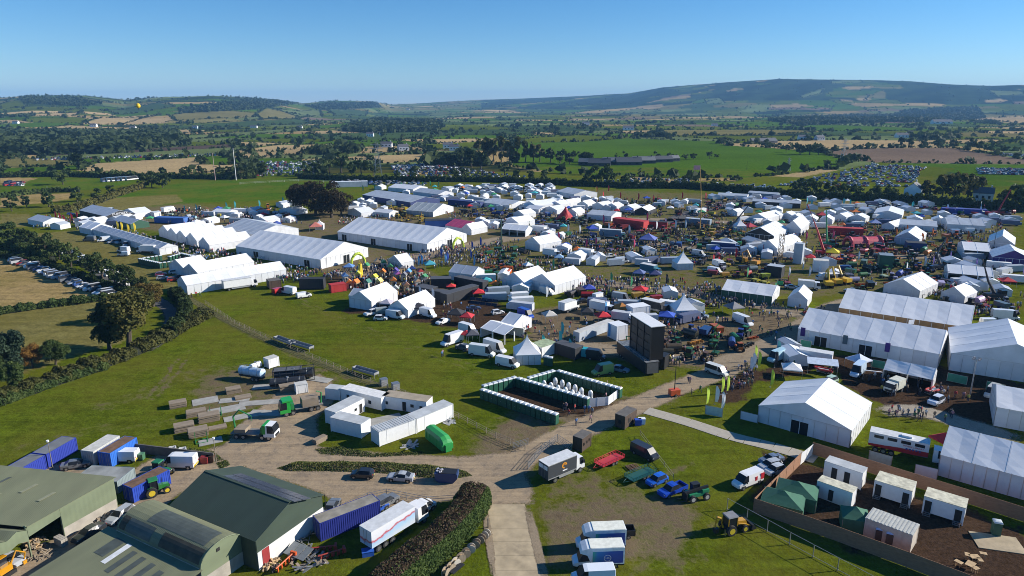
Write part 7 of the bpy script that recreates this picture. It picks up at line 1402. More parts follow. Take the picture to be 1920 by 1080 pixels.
# ---------------------------------------------------------------- vehicles of the show
V_ = veh
for kd, a, b, c, lb, k in [
 ('van', (552, 553), (530, 549), WHT, 'white van beside the red van on the open grass', dict(L=6, h=2.6)), ('van', (558, 560), (582, 556), WHT, 'small white van nearest the open grass', dict(L=4.8, h=1.9)), ('van', (516, 552), (532, 548), RED, 'red van behind the white vans on the open grass', dict(L=4.6, h=2)),
 ('suv', (708, 588), (684, 594), WHT, 'white jeep, first in the line of cars at the grass edge', {}), ('hatch', (704, 600), (724, 600), WHT, 'small white car in the line at the grass edge', {}), ('van', (724, 594), (760, 600), (.62, .68, .74), 'pale silver van in the line at the grass edge', dict(L=5.8, h=2.5)), ('van', (710, 590), (730, 588), (.30, .32, .28), 'grey van behind the small white car', dict(L=5, h=2.1)), ('van', (788, 590), (818, 598), (.66, .68, .70), 'white camper van with dark side at the grass edge', dict(L=5.8, h=2.6)), ('van', (712, 578), (738, 578), (.03, .032, .036), 'black van beside the grass edge marquee', dict(L=5, h=2.1)), ('sedan', (844, 602), (816, 611), WHT, 'white car standing alone at the grass corner', {}),
 ('sedan', (876, 582), (900, 580), (.05, .06, .12), 'navy car beside the solar rack', {}), ('hatch', (926, 590), (940, 588), WHT, 'small white car by the solar rack', {}), ('van', (868, 638), (826, 652), WHT, 'white horsebox van facing the open grass', dict(L=6.6, h=3)), ('suv', (880, 660), (856, 652), (.10, .10, .10), 'black jeep between the horsebox and motorhome', {}), ('van', (882, 664), (926, 670), (.70, .72, .70), 'white motorhome with a black square logo', dict(L=6.6, h=2.9)), ('van', (912, 654), (944, 664), (.66, .68, .68), 'white motorhome behind the one with the logo', dict(L=6.6, h=2.9)), ('van', (928, 682), (976, 692), WHT, 'white van parked beside the nearest pagoda tent', dict(L=5.8, h=2.4)), ('van', (864, 620), (892, 628), WHT, 'white catering van with lifted hatch', dict(L=5.8, h=2.6)),
 ('van', (972, 590), (1000, 600), (.02, .07, .40), 'blue van left of the beige gazebo', dict(L=5.6, h=2.6)), ('box', (1045, 590), (1088, 576), WHT, 'white box truck with printed side behind the beige gazebo', dict(L=7.2, h=3.4)), ('van', (1010, 548), (1042, 556), (.6, .62, .62), 'silver van beside the nearer twin tent', dict(L=5.8, h=2.5)), ('sedan', (1060, 552), (1082, 552), (.05, .03, .06), 'dark car between the silver van and blue gazebo', {}), ('sedan', (1084, 568), (1106, 566), (.03, .03, .035), 'black car below the blue gazebo', {}), ('van', (1110, 565), (1138, 558), WHT, 'white van right of the blue gazebo', dict(L=5.4, h=2.3)), ('caravan', (1148, 562), (1182, 568), (.40, .40, .38), 'grey exhibition caravan right of the white van', dict(L=6, h=2.8, cat='caravan', fn=van, windows=False)), ('box', (1110, 582), (1148, 590), (.55, .60, .66), 'pale blue lorry body behind the railings', dict(L=7.6, h=3.4)), ('box', (1202, 578), (1256, 590), (.03, .035, .06), 'black demonstration lorry left of the middle pagoda', dict(L=8.6, h=3.4, sidemat=BK)),
 ('van', (1372, 600), (1414, 616), WHT, 'white long van beside the grey gazebo', dict(L=6.6, h=2.7)), ('pickup', (1296, 594), (1326, 598), (.25, .29, .31), 'grey pickup right of the middle pagoda', {}), ('van', (1326, 696), (1362, 708), (.66, .66, .60), 'old cream off-road van by the flags', dict(L=5.4, h=2.3, windows=True)), ('van', (1298, 478), (1322, 482), SIL, 'silver van behind the white pagoda', dict(L=5.6, h=2.5)), ('van', (1325, 510), (1356, 516), WHT, 'white van on a dark lorry bed, middle right', dict(L=5.6, h=2.4)), ('box', (1316, 466), (1405, 474), (.03, .04, .12), 'long navy trailer stand in the middle right', dict(L=12, h=3.6, sidemat=NV)), ('box', (1200, 510), (1240, 518), (.03, .22, .28), 'teal blue lorry beside the white pagoda', dict(L=8, h=3.6, sidemat=cloth((.02, .13, .19), 'teal'))), ('caravan', (1150, 494), (1182, 492), WHT, 'white tear shaped caravan on the middle grass', dict(L=5.6, h=2.4, cat='caravan', fn=van)), ('caravan', (1068, 484), (1096, 484), SIL, 'silver van with dark lettering on the middle grass', dict(L=5.8, h=2.5, cat='van', fn=van)), ('box', (1082, 480), (1124, 486), (.62, .64, .64), 'white lorry on the middle grass', dict(L=8, h=3.5)), ('pickup', (1132, 484), (1156, 482), WHT, 'white pickup with a sign board on the middle grass', {}), ('box', (1018, 480), (1052, 484), (.6, .62, .62), 'white lorry left of the middle grass', dict(L=7.4, h=3.4)), ('box', (1118, 444), (1180, 448), (.3, .38, .42), 'long grey blue stage lorry, centre', dict(L=12, h=4, sidemat=GB)), ('box', (998, 436), (1030, 440), (.5, .52, .54), 'white trailer left of centre', dict(L=9, h=3.6)), ('sedan', (1470, 540), (1498, 542), SIL, 'silver car above the green fronted tent', {}), ('box', (1495, 540), (1538, 544), WHT, 'white trailer beside the yellow diggers', dict(L=7, h=3)), ('box', (1340, 500), (1356, 506), WHT, 'white stand lorry behind the silver van', dict(L=6, h=3)), ('van', (1140, 700), (1118, 704), (.2, .35, .12), 'small van with bright painted tail behind the toilet block', dict(L=5, h=2.6)), ('sedan', (1152, 694), (1172, 698), (.22, .28, .34), 'blue grey car in the shade of the giant screen', {}), ('van', (1086, 668), (1110, 672), (.03, .40, .42), 'turquoise catering trailer beside the black one', dict(L=4.6, h=2.4)), ('van', (1104, 672), (1132, 676), (.025, .025, .028), 'black catering trailer in front of the giant screen', dict(L=4.6, h=2.6)),
 ('box', (404, 548), (496, 534), WHT, 'white articulated lorry with a food print against the long edge tent', dict(L=11, h=3.6)), ('box', (300, 475), (252, 474), WHT, 'white lorry with a food print at the long grey tent', dict(L=8, h=3.4)), ('van', (246, 474), (218, 472), WHT, 'white van left of the food lorry', dict(L=5.6, h=2.5)), ('van', (242, 480), (222, 480), WHT, 'small white van nearest the toilets of the far block', dict(L=4.6, h=2)), ('van', (206, 452), (184, 454), WHT, 'white van at the long grey tent, left one', dict(L=5.4, h=2.4)), ('van', (178, 452), (158, 452), GRY, 'dark grey van at the long grey tent', dict(L=5.4, h=2.4)), ('hatch', (216, 455), (204, 457), SIL, 'silver car at the long grey tent', {}), ('van', (232, 455), (220, 458), SIL, 'silver van at the long grey tent', dict(L=5, h=2.2)), ('van', (242, 460), (234, 464), (.3, .33, .36), 'blue grey van at the long grey tent', dict(L=5, h=2.2)), ('hatch', (292, 518), (312, 516), (.2, .04, .1), 'maroon car on the grass by the edge tents', {}), ('hatch', (294, 525), (316, 523), SIL, 'silver car on the grass by the edge tents', {}), ('hatch', (318, 514), (336, 512), WHT, 'white car on the grass by the edge tents', {}), ('hatch', (316, 528), (332, 526), (.35, .03, .03), 'red car on the grass by the edge tents', {}), ('sedan', (326, 524), (344, 520), DRK, 'black car on the grass by the edge tents', {}), ('hatch', (360, 484), (376, 482), SIL, 'silver car behind the far toilet block', {}), ('van', (380, 536), (344, 535), WHT, 'white low trailer van beside the edge tents', dict(L=5, h=2)), ('hatch', (118, 404), (148, 402), (.03, .08, .35), 'blue car outside the far left entrance', {}), ('box', (300, 402), (335, 396), (.65, .55, .58), 'white and pink lorry at the back of the yellow stands', dict(L=9, h=3.6)), ('van', (200, 398), (216, 397), WHT, 'white van behind the lettered hall', dict(L=6, h=2.6)), ('van', (848, 424), (870, 426), SIL, 'silver van near the pink tent', dict(L=5, h=2.3)), ('van', (930, 418), (955, 424), (.5, .55, .6), 'pale blue van left of the canopy tent', dict(L=5.4, h=2.4)), ('van', (952, 412), (985, 418), (.5, .55, .62), 'second pale blue van left of the canopy tent', dict(L=5.4, h=2.4)), ('pickup', (1610, 552), (1586, 548), GRY, 'grey pickup behind the mural marquee corner', {}), ('van', (1870, 598), (1898, 600), WHT, 'white catering trailer with a picture window at the right', dict(L=7, h=3)), ('van', (1626, 394), (1650, 396), (.45, .48, .46), 'pale camper at the far right lawn', dict(L=6, h=2.8)), ('van', (1780, 440), (1806, 440), (.45, .55, .65), 'pale blue van behind the orange machines', dict(L=6, h=2.7)), ('van', (1810, 438), (1832, 438), WHT, 'white van right of the pale blue van', dict(L=6, h=2.7))]:
    k = dict(k); fn = k.pop('fn', None); V_(kd, a, b, c, lb, fn=fn, **k)
# far toilet block left
for a, b, w in (((262, 484), (300, 492), 'left wing front'), ((300, 492), (332, 488), 'centre front'), ((332, 488), (376, 484), 'right wing front'), ((262, 484), (300, 478), 'left wing back'), ((318, 480), (340, 474), 'inner'), ((340, 474), (376, 482), 'right wing back')): toilet_row(a, b, 'distant '+w, 0, sp=1.3)
for i, (u, v) in enumerate([(1052, 684), (1060, 686)]):
    o = copy_tree(tp); o.location = G(u-28, v); o['label'] = ('left' if i == 0 else 'right')+' of two pale toilets beside the nearest pagoda tent'
cabin((1016, 672), (1044, 662), 4, 2.8, 'pale cabin with lime printed roof right of the nearest pagoda', wallm=WHITEP, roofm=M('lime_grey_roof', (.35, .42, .25), .6, var=.3)); cabin((1040, 664), (1078, 676), 3, 3, 'black booth behind the pale cabin', wallm=BK, roofm=MATS['charcoal_roof'], name='booth', cat='booth')
cabin((562, 543), (607, 543), 3, 3.6, 'black exhibition box with round emblem at the play village', wallm=BK, roofm=BK, name='exhibition_box', cat='box'); cabin((622, 550), (650, 546), 3, 2.6, 'dark red box left of the grass edge marquee', wallm=RD_, roofm=RD_, name='exhibition_box', cat='box'); cabin((506, 543), (528, 540), 4, 2.8, 'dark wooden bar at the corner of the edge tents', wallm=kb, roofm=kr, name='bar_hut', cat='hut'); cabin((798, 430), (866, 428), 6, 4.2, 'blue and pink printed stand behind the right exhibition marquee', wallm=cloth((.06, .14, .40), 'print_blue'), roofm=BK, name='exhibition_stand', cat='stand'); cabin((1086, 642), (1150, 618), 2, 2.6, 'run of pale railings and counters in the machinery lane', wallm=GREYR, name='counter', cat='counter'); cabin((1156, 640), (1176, 636), 4, 4, 'white box tent left of the giant screen', wallm=PVCW, roofm=PVCR, name='box_tent', cat='tent'); cabin((1186, 600), (1218, 596), 4, 3.6, 'white box stand behind the giant screen', wallm=PVCW, roofm=PVCR, name='box_stand', cat='stand'); cabin((1486, 494), (1502, 496), 3, 8, 'tall grey display tower', wallm=GREYR, roofm=GREYR, name='display_tower', cat='tower'); cabin((1524, 510), (1552, 512), 4, 4.4, 'white and red box stand behind the white sign towers', wallm=WHITEP, name='box_stand', cat='stand'); cabin((1646, 508), (1672, 510), 5, 6, 'dark green and grey stand with peaked sign', wallm=GN, roofm=GB, name='exhibition_stand', cat='stand'); cabin((1436, 518), (1464, 522), 4, 4, 'dark green stand box right of the white vans', wallm=BK, roofm=GREYR, name='exhibition_stand', cat='stand'); cabin((1700, 470), (1736, 472), 5, 3.4, 'navy stand below the white marquee', wallm=NV, roofm=BK, name='exhibition_stand', cat='stand'); cabin((1552, 440), (1618, 443), 4, 3.4, 'long dark red stand on the right', wallm=RD_, roofm=RD_, name='exhibition_stand', cat='stand'); cabin((1148, 424), (1206, 432), 5, 4.2, 'bright red machinery stand frame', wallm=RD_, roofm=RD_, name='exhibition_stand', cat='stand'); cabin((1206, 428), (1250, 430), 4, 3.4, 'dark red stand right of the bright red one', wallm=RD_, roofm=BK, name='exhibition_stand', cat='stand'); cabin((1284, 420), (1330, 424), 4, 3, 'lilac grey long stand', wallm=GB, roofm=GREYR, name='exhibition_stand', cat='stand'); cabin((840, 384), (900, 390), 4, 3.2, 'dark navy machinery stand left of the grey tent', wallm=NV, roofm=NV, name='exhibition_stand', cat='stand'); cabin((1766, 400), (1850, 404), 4, 3, 'long blue stand at the far right', wallm=cloth((.03, .06, .30), 'stand_blue'), roofm=MATS['stand_blue_canvas'], name='exhibition_stand', cat='stand'); cabin((290, 418), (345, 420), 4, 3, 'long blue stand beside the lettered hall', wallm=cloth((.05, .14, .42), 'bright_blue'), roofm=MATS['bright_blue_canvas'], name='exhibition_stand', cat='stand')
e = empty('inflatable_canopy', G(1618, 462), .1, 'pink red inflatable canopy over a stand on the right', 'canopy'); b = MB()
for x in (-7, 0, 7): b.tube([(x, math.cos(q)*3.5, math.sin(q)*4.2) for q in [math.pi*i/8 for i in range(9)]], .7, 7)
b.build('rib', M('coral_pvc', (.55, .07, .10), .5), e)['kind'] = 'stuff'; MB().loft([[(x, math.cos(q)*3.6, math.sin(q)*4.3) for q in [math.pi*(.15+.7*i/8) for i in range(9)]] for x in (-7, -2, 2, 7)], 0, False, False).build('canopy', MATS['coral_pvc'], e)
# ---------------------------------------------------------------- flags, masts, cranes, machines
FC = dict(red=(.55, .02, .03), pink=(.62, .06, .16), blue=(.03, .09, .45), sky=(.10, .35, .65), teal=(.05, .40, .42), green=(.04, .30, .12), yellow=(.75, .55, .03), orange=(.70, .16, .02), white=(.78, .79, .80), purple=(.09, .05, .32), black=(.03, .03, .035), lime=(.45, .62, .05), mint=(.25, .55, .45))
FL = [('teal', 'beside the food canopy path', [(1016, 656), (1048, 648), (1066, 664), (1052, 630)]), ('sky', 'by the pale railings', [(1140, 634), (1134, 590)]), ('lime', 'by the lime stand in front of the big marquee', [(1324, 762), (1352, 740), (1362, 738), (1420, 690), (1414, 678), (1444, 726)]), ('white', 'by the lime stand in front of the big marquee', [(1340, 758), (1352, 770), (1410, 692), (1405, 700)]), ('blue', 'outside the right exhibition marquee', [(826, 484), (884, 470), (882, 488), (900, 462), (838, 492)]), ('sky', 'on the main path below the exhibition marquees', [(784, 500), (790, 498), (834, 495), (888, 500)]), ('red', 'on the far machinery lawn', [(1094, 368), (1130, 372), (1162, 374), (1196, 376), (1224, 380), (1278, 374), (1322, 374), (1140, 360)]), ('pink', 'in the machinery lanes', [(1028, 456), (1046, 454), (1098, 466), (1116, 462), (1188, 466), (1130, 420), (1212, 416), (1510, 452), (1560, 450)]), ('orange', 'in the orange machinery stand', [(1118, 362), (1638, 448), (1678, 446), (1698, 440), (1726, 456), (1746, 446), (1772, 462), (1812, 452)]), ('yellow', 'by the digger stand', [(1493, 470), (1500, 466), (1524, 478), (1116, 364), (1652, 462), (1732, 468)]), ('white', 'among the right hand stands', [(1292, 400), (1284, 430), (1450, 512), (1478, 520), (1504, 508), (1516, 520), (1534, 516), (1608, 490), (1732, 500), (1698, 512), (1738, 390), (1774, 398), (1838, 392), (1836, 402)]), ('white', 'along the middle lanes', [(1086, 440), (1140, 436), (1178, 440), (1230, 432), (1246, 426), (1265, 430), (1064, 438), (910, 498), (1024, 560), (810, 564), (786, 560), (792, 566)]), ('green', 'by the dark green tents', [(1144, 532), (1182, 540), (1006, 506), (1036, 506), (1400, 522), (1452, 552)]), ('purple', 'outside the purple marquee', [(1748, 500), (1780, 490), (1828, 504), (1916, 520)]), ('teal', 'at the far right lawn', [(1512, 384), (1520, 388), (1580, 386), (1592, 388), (1708, 394), (1710, 392)]), ('red', 'at the far left entrance', [(104, 412), (112, 415), (120, 420), (134, 416), (144, 412), (132, 422)]), ('teal', 'along the yellow stands', [(346, 400), (368, 398), (440, 392), (424, 394), (486, 390), (530, 384)]), ('yellow', 'by the green gabled tent', [(220, 432), (228, 434), (240, 438), (252, 436)]), ('green', 'at the top of the show', [(642, 372), (680, 360), (702, 358), (752, 354), (792, 352), (806, 350), (822, 352)]), ('mint', 'at the corner of the long marquee', [(1696, 660), (1456, 668)]), ('red', 'in the middle right stands', [(1336, 496), (1346, 500), (1378, 484), (1430, 476), (1778, 556), (1918, 560)]), ('black', 'on the central path', [(1248, 535), (1192, 540), (1452, 690)])]
for c, where, pts in FL:
    for i, (u, v) in enumerate(sorted(pts)): feather(G(u, v), FC[c], f'{ordn(i)} {c} flag from the left {where}', 1.0 if v > 460 else 1.15, group=f'{c} feather flags {where}')
def mast(u, v, h, label, col=STEEL, name='flag_mast', cat='mast', flag=None, r=.1):
    e = empty(name, G(u, v), random.uniform(-.4, .4), label, cat); MB().tube([(0, 0, 0), (0, 0, h)], [r, r*.6], 6).build('pole', col, e)
    if flag: MB().box((.9, 0, h-.7), (1.8, .04, 1.2)).build('flag', OCF, e).color = (*flag, 1)
    return e
mast(848, 452+40, 11, 'dark lattice mast beside the green machines', BLACK, r=.2); mast(940, 462, 12, 'tall dark green tower mast right of the exhibition marquee', M('dark_green_steel', (.02, .06, .04), .6), r=.45); mast(1698, 640, 6, 'slim white pole with pennant at the long marquee', STEEL, flag=(.6, .62, .65)); mast(1900, 408, 14, 'tall thin mast at the right edge', BLACK); mast(1830, 398, 13, 'second thin mast near the right edge', BLACK); mast(1862, 470, 15, 'tall mast with a pale flag near the right edge', BLACK, flag=(.7, .7, .72)); mast(1400, 318, 8, 'far lattice mast in the green field', BLACK); mast(404, 338, 22, 'red and white radio mast beside the far trees', M('red_white_mast', (.5, .35, .33), .6), r=.25); mast(443, 338, 26, 'white radio mast beside the far trees', WHITEP, r=.3); mast(1454, 560, 6, 'flagpole with green white and red flag on the green tent', STEEL, flag=(.03, .3, .1)); mast(615, 528, 9, 'lamp mast before the left exhibition marquee', BLACK)
def crane(u, v, pts, col, label, col2=None):
    e = empty('mobile_crane', G(u, v), 0, label, 'crane'); b = MB(); b.tube(pts, [.55, .35, .22][:len(pts)] if len(pts) == 3 else [.55, .3], 6); b.build('boom', M('boom_'+label.split()[0], col, .5), e); MB().box((0, 0, 1.2), (6, 2.5, 1.2)).build('carrier', MATS['boom_'+label.split()[0]], e); MB().box((2.2, 0, 2.2), (1.6, 2.2, 1.4)).build('cab', DKGLASS, e); [wheel(e, x, s*1.1, .55, .4) for x in (-2, 0, 2) for s in (-1, 1)]; return e
crane(1544, 478, [(0, 0, 1.6), (-4, 0, 11), (-9, 0, 21)], (.42, .02, .03), 'red telescopic crane with dark upper boom over the right stands'); crane(1353, 446, [(0, 0, 1.6), (6, 0, 8), (11, 0, 15)], (.05, .05, .06), 'dark loader crane with raised boom beside the pagoda'); crane(1312, 438, [(0, 0, 1.4), (-.5, 0, 14), (-3.5, 0, 31)], (.42, .24, .06), 'ochre crane carrying a flag high above the stands').scale = (.55, .55, 1); q = G(1312, 438); e = empty('crane_flag', q+Vector((-1.9, 0, 31)), 0, 'red and white flag flying at the ochre crane tip', 'flag'); MB().box((-1.6, 0, .4), (3.2, .06, 2.0)).build('flag', OCF, e).color = (.75, .35, .35, 1)
crane(1550, 462, [(0, 0, 1.6), (-1, 0, 8), (-2, 0, 16)], (.05, .28, .12), 'green slender crane boom beside the red crane'); crane(1762, 505, [(0, 0, 1.5), (-2, 0, 6), (.5, 0, 12)], (.06, .06, .07), 'black excavator boom beside the purple flags'); crane(1864, 560, [(0, 0, 1.5), (-3, 0, 6), (-6, 0, 13)], (.03, .03, .04), 'charcoal long reach boom near the right edge'); crane(1870, 402, [(0, 0, 1.5), (2, 0, 7), (5, 0, 14)], (.30, .02, .03), 'maroon crane near the right edge on the far lawn')
e = empty('lattice_tower', G(1462, 490), 0, 'ochre lattice tower beside the white marquee', 'tower'); b = MB()
for sx in (-.7, .7):
    for sy in (-.7, .7): b.box((sx, sy, 5.5), (.16, .16, 11))
for k in range(8):
    for s in (-1, 1): b.box((0, s*.7, .8+k*1.35), (1.5, .1, .1), ry=.7*s).box((s*.7, 0, .8+k*1.35), (.1, 1.5, .1), rx=.7*s)
b.build('lattice', M('ochre_steel', (.40, .22, .06), .6), e)
M('machine_paint', (1, 1, 1), .4, var=.1, oc=True)
def excavator(u, v, col, label, rz):
    e = empty('excavator', G(u, v), rz, label, 'excavator', 'excavators on the digger stand'); [MB().b2((-2, s*1.1-.3, 0), (2, s*1.1+.3, .9)).build('track', BLACK, e) for s in (-1, 1)]; MB().b2((-2.2, -1.3, 1.0), (1.4, 1.3, 2.2)).build('body', OC, e); MB().b2((.3, .2, 2.0), (1.7, 1.2, 3.2)).build('cab', DKGLASS, e); MB().tube([(1, -.3, 2), (3.2, -.3, 5.6), (5.2, -.3, 4.2)], [.4, .35, .25], 6).build('boom', OC, e); MB().tube([(5.2, -.3, 4.2), (4.6, -.3, 1.4)], .22, 6).box((4.3, -.3, 1.0), (.9, 1, .9)).build('dipper', OC, e); tint(e, col)
for i, (u, v, c) in enumerate([(1552, 538, (.60, .38, .02)), (1566, 534, (.60, .38, .02)), (1582, 532, (.60, .38, .02)), (1412, 498, (.55, .25, .03))]): excavator(u, v, c, 'yellow excavator with raised boom on the digger stand', 1.4+i*.3)
# farm machines: a few kinds, copied over the stands
def machine_proto(kind):
    b = MB()
    if kind == 0: b.box((0, 0, 1.2), (2.6, 1.6, 1.0), 0).box((-.6, 0, 2.2), (1.3, 1.3, 1.2), 1).box((-.6, 0, 2.85), (1.5, 1.5, .12), 0); [b.cyl((x, s*1.0, r), (0, 1, 0), r, .45, 12, 2) for x, r in ((-.8, .85), (1.2, .6)) for s in (-1, 1)]
    elif kind == 1: b.prism([(-2.2, 1.0), (-2.4, 2.6), (2.0, 2.6), (1.6, 1.0)], -1.1, 1.1, 0).tube([(1.8, 0, .9), (3.4, 0, .6)], .1, 5, 2); [b.cyl((-.6, s*1.2, .7), (0, 1, 0), .7, .4, 12, 2) for s in (-1, 1)]
    elif kind == 2: b.box((0, 0, .9), (4.4, .2, .2), 0); [b.box((-2+i*.8, .3*(-1)**i, .55), (.15, 1.2, .7), 0, .4) for i in range(6)]; [b.cyl((s*1.8, .5, .4), (0, 1, 0), .4, .2, 10, 2) for s in (-1, 1)]
    elif kind == 3: b.cyl((0, 0, 1.7), (1, 0, 0), 1.1, 4.2, 12, 0).box((0, 0, .7), (4.6, .8, .3), 2); [b.cyl((-.8, s*1.1, .6), (0, 1, 0), .6, .4, 12, 2) for s in (-1, 1)]
    else: b.box((0, 0, 1.0), (3.0, 2.2, .5), 0).tube([(-1, 0, 1.2), (-1.4, 0, 3.4), (.8, 0, 3.9)], .16, 5, 0); [b.cyl((x, s*1.1, .45), (0, 1, 0), .45, .3, 10, 2) for x in (-1, 1) for s in (-1, 1)]
    return b.mesh('machine', [MATS['machine_paint'], DKGLASS, TYRE])
MP = [machine_proto(k) for k in range(5)]; MN = [('tractor', 'tractor'), ('trailer_wagon', 'wagon'), ('cultivator', 'cultivator'), ('slurry_tanker', 'tanker'), ('loader_machine', 'loader')]
COLN = dict(red=(.42, .03, .025), green=(.03, .17, .05), blue=(.03, .07, .30), orange=(.60, .14, .02), yellow=(.60, .42, .03), black=(.03, .03, .03), grey=(.2, .21, .22), white=(.6, .6, .6), brown=(.16, .09, .04))
ZONES = [  # photo quadrilateral, how many, colours, where
 ([(1150, 650), (1340, 640), (1350, 680), (1230, 670)], 18, ('orange', 'yellow', 'red', 'brown', 'black', 'green'), 'in the loader yard right of the giant screen'), ([(900, 470), (985, 470), (1000, 520), (900, 520)], 22, ('green', 'black', 'orange', 'green'), 'on the green machinery stand'), ([(1060, 560), (1330, 570), (1330, 580), (1100, 545)], 16, ('black', 'brown', 'black', 'red', 'yellow'), 'on the dark implement lane'), ([(1140, 425), (1280, 415), (1290, 445), (1150, 455)], 26, ('red', 'red', 'orange', 'red', 'black'), 'on the red machinery stand'), ([(1050, 440), (1330, 450), (1330, 500), (1100, 470)], 46, ('black', 'green', 'black', 'grey', 'blue'), 'in the dark machinery lanes'), ([(1290, 420), (1400, 420), (1400, 465), (1290, 460)], 38, ('orange', 'green', 'black', 'yellow', 'brown'), 'around the ochre crane'), ([(1540, 440), (1690, 430), (1680, 480), (1550, 500)], 42, ('red', 'red', 'black', 'orange', 'grey'), 'around the coral canopy'), ([(1690, 440), (1850, 440), (1800, 480), (1690, 480)], 22, ('orange', 'black', 'orange', 'green'), 'on the orange machinery stand'), ([(1560, 480), (1760, 480), (1800, 560), (1600, 545)], 40, ('black', 'grey', 'white', 'blue', 'orange', 'green'), 'between the digger stand and the marquees'), ([(730, 388), (800, 388), (800, 420), (730, 415)], 26, ('yellow',), 'on the yellow machine stand'), ([(850, 395), (990, 395), (1000, 420), (880, 412)], 26, ('black', 'blue', 'yellow', 'brown'), 'around the yellow diggers'), ([(960, 395), (1140, 400), (1140, 425), (970, 430)], 30, ('black', 'grey', 'green', 'blue'), 'around the red star tent'), ([(1170, 375), (1400, 375), (1400, 410), (1170, 410)], 36, ('green', 'brown', 'yellow', 'red', 'black'), 'on the far machinery lawn'), ([(1600, 385), (1900, 395), (1900, 412), (1600, 408)], 30, ('red', 'black', 'blue', 'green', 'grey'), 'on the far right lawn'), ([(300, 395), (540, 385), (540, 410), (300, 412)], 22, ('yellow', 'brown', 'orange', 'white'), 'along the yellow stands'), ([(1300, 480), (1480, 490), (1480, 540), (1330, 520)], 26, ('green', 'red', 'black', 'grey', 'yellow'), 'left of the display tower'), ([(1640, 560), (1900, 560), (1900, 590), (1840, 590)], 10, ('black', 'white', 'grey', 'red'), 'behind the mural marquee'), ([(1260, 615), (1420, 630), (1400, 660), (1290, 660)], 10, ('orange', 'green', 'blue', 'black'), 'beside the dirt path')]
def in_zone(z, rng):
    a, b = rng.random(), rng.random(); p = [G(*q) for q in z]; return p[0].lerp(p[1], a).lerp(p[3].lerp(p[2], a), b)
rz_ = random.Random(11); SPOTS = [o.location.copy() for o in COL.objects if o.parent is None and o.get('label')]
def free(p, d):
    for c, a, l, s in TENTS:
        q = p-c
        if abs(q.x*math.cos(a)+q.y*math.sin(a)) < l and abs(q.y*math.cos(a)-q.x*math.sin(a)) < s: return False
    return all((p-q).length > d for q in SPOTS)
for z, n, cols, where in ZONES:
    for i in range(int(n*1.5)):
        for _ in range(12):
            p = in_zone(z, rz_)
            if free(p, 3.2): break
        else: continue
        SPOTS.append(p); k = rz_.choice((0, 0, 0, 1, 2, 2, 2, 3, 4, 4, 4)); cn = rz_.choice(cols); nm, ct = MN[k]
        o = link(nm, MP[k], None, p, rz_.uniform(0, 6.28)); s = rz_.uniform(.7, 1.0); o.scale = (s, s, s); o.color = (*[q*rz_.uniform(.45, .85) for q in COLN[cn]], 1); tag(o, f'{cn} {ct} {where}', ct, f'farm machines {where}')
# more small white tents and vans scattered through the far lanes
for z, n, where in [([(690, 352), (1040, 350), (1040, 372), (850, 382)], 70, 'at the top of the show'), ([(1040, 372), (1330, 380), (1330, 405), (1060, 400)], 34, 'on the far machinery lawn'), ([(1330, 365), (1640, 385), (1640, 430), (1400, 430)], 52, 'in the far right lanes'), ([(60, 418), (300, 398), (300, 415), (140, 440)], 12, 'at the left entrance'), ([(1240, 440), (1600, 480), (1640, 540), (1350, 500)], 26, 'in the middle right lanes'), ([(660, 380), (780, 372), (760, 400), (660, 398)], 12, 'behind the copse'), ([(880, 520), (1000, 530), (1000, 600), (900, 595)], 14, 'beyond the black pavilion'), ([(1080, 545), (1340, 560), (1330, 605), (1100, 610)], 20, 'beside the dark implement lane'), ([(1620, 470), (1910, 480), (1910, 560), (1640, 545)], 40, 'in the right hand lanes'), ([(1000, 430), (1290, 430), (1290, 500), (1060, 500)], 30, 'in the central lanes'), ([(860, 380), (1060, 380), (1060, 430), (900, 430)], 26, 'left of the star tent'), ([(330, 395), (560, 385), (560, 420), (340, 425)], 22, 'along the yellow stands'), ([(1440, 670), (1500, 660), (1520, 700), (1430, 715)], 5, 'by the ambulance'), ([(1580, 380), (1900, 395), (1900, 430), (1600, 425)], 30, 'on the far right lawn')]:
    for i in range(n):
        for _ in range(12):
            p = in_zone(z, rz_)
            if free(p, 5.2): break
        else: continue
        SPOTS.append(p); w = rz_.uniform(3.5, 6.5); d = rz_.uniform(4, 8); h = rz_.uniform(2.3, 2.8); a = rz_.uniform(-.5, .3); c = rz_.random()
        if c < .5:
            ex = Vector((math.cos(a), math.sin(a), 0)); A = p-ex*w/2; B = p+ex*w/2; marquee(tuple(A), tuple(B), d, h, h+w*.24, 'y', f'small white peaked tent {where}', 0, cat='tent', group=f'small white tents {where}', name='tent', roof=PVCR if rz_.random() < .7 else GREYR)
        elif c < .68: q = rz_.choice(('red', 'green', 'blue', 'orange', 'black', 'white', 'teal')); gazebo(p, rz_.uniform(3, 4.5), FC[q], f'{q} pop up gazebo {where}', a, group=f'gazebos {where}')
        else:
            b = MB(); L = rz_.uniform(5, 8); b.b2((-L/2, -1.1, .5), (L/2, 1.1, 2.7), 0).b2((-L/2+.4, -1, 0), (-L/2+1.2, 1, .6), 1).b2((L/2-1.4, -1, 0), (L/2-.6, 1, .6), 1).b2((L/2, -1, .5), (L/2+1, 1, 1.9), 0).b2((L/2+.3, -.95, 1.4), (L/2+1.02, .95, 1.85), 2); o = b.build('delivery_van', [OC, TYRE, DKGLASS], None, p, rz_.uniform(-.6, .6)+(math.pi if rz_.random() < .5 else 0)); o.color = (*rz_.choice([WHT, WHT, (.5, .52, .55), (.1, .12, .2), (.35, .4, .45)]), 1); tag(o, f'delivery van parked {where}', 'van', f'delivery vans {where}')
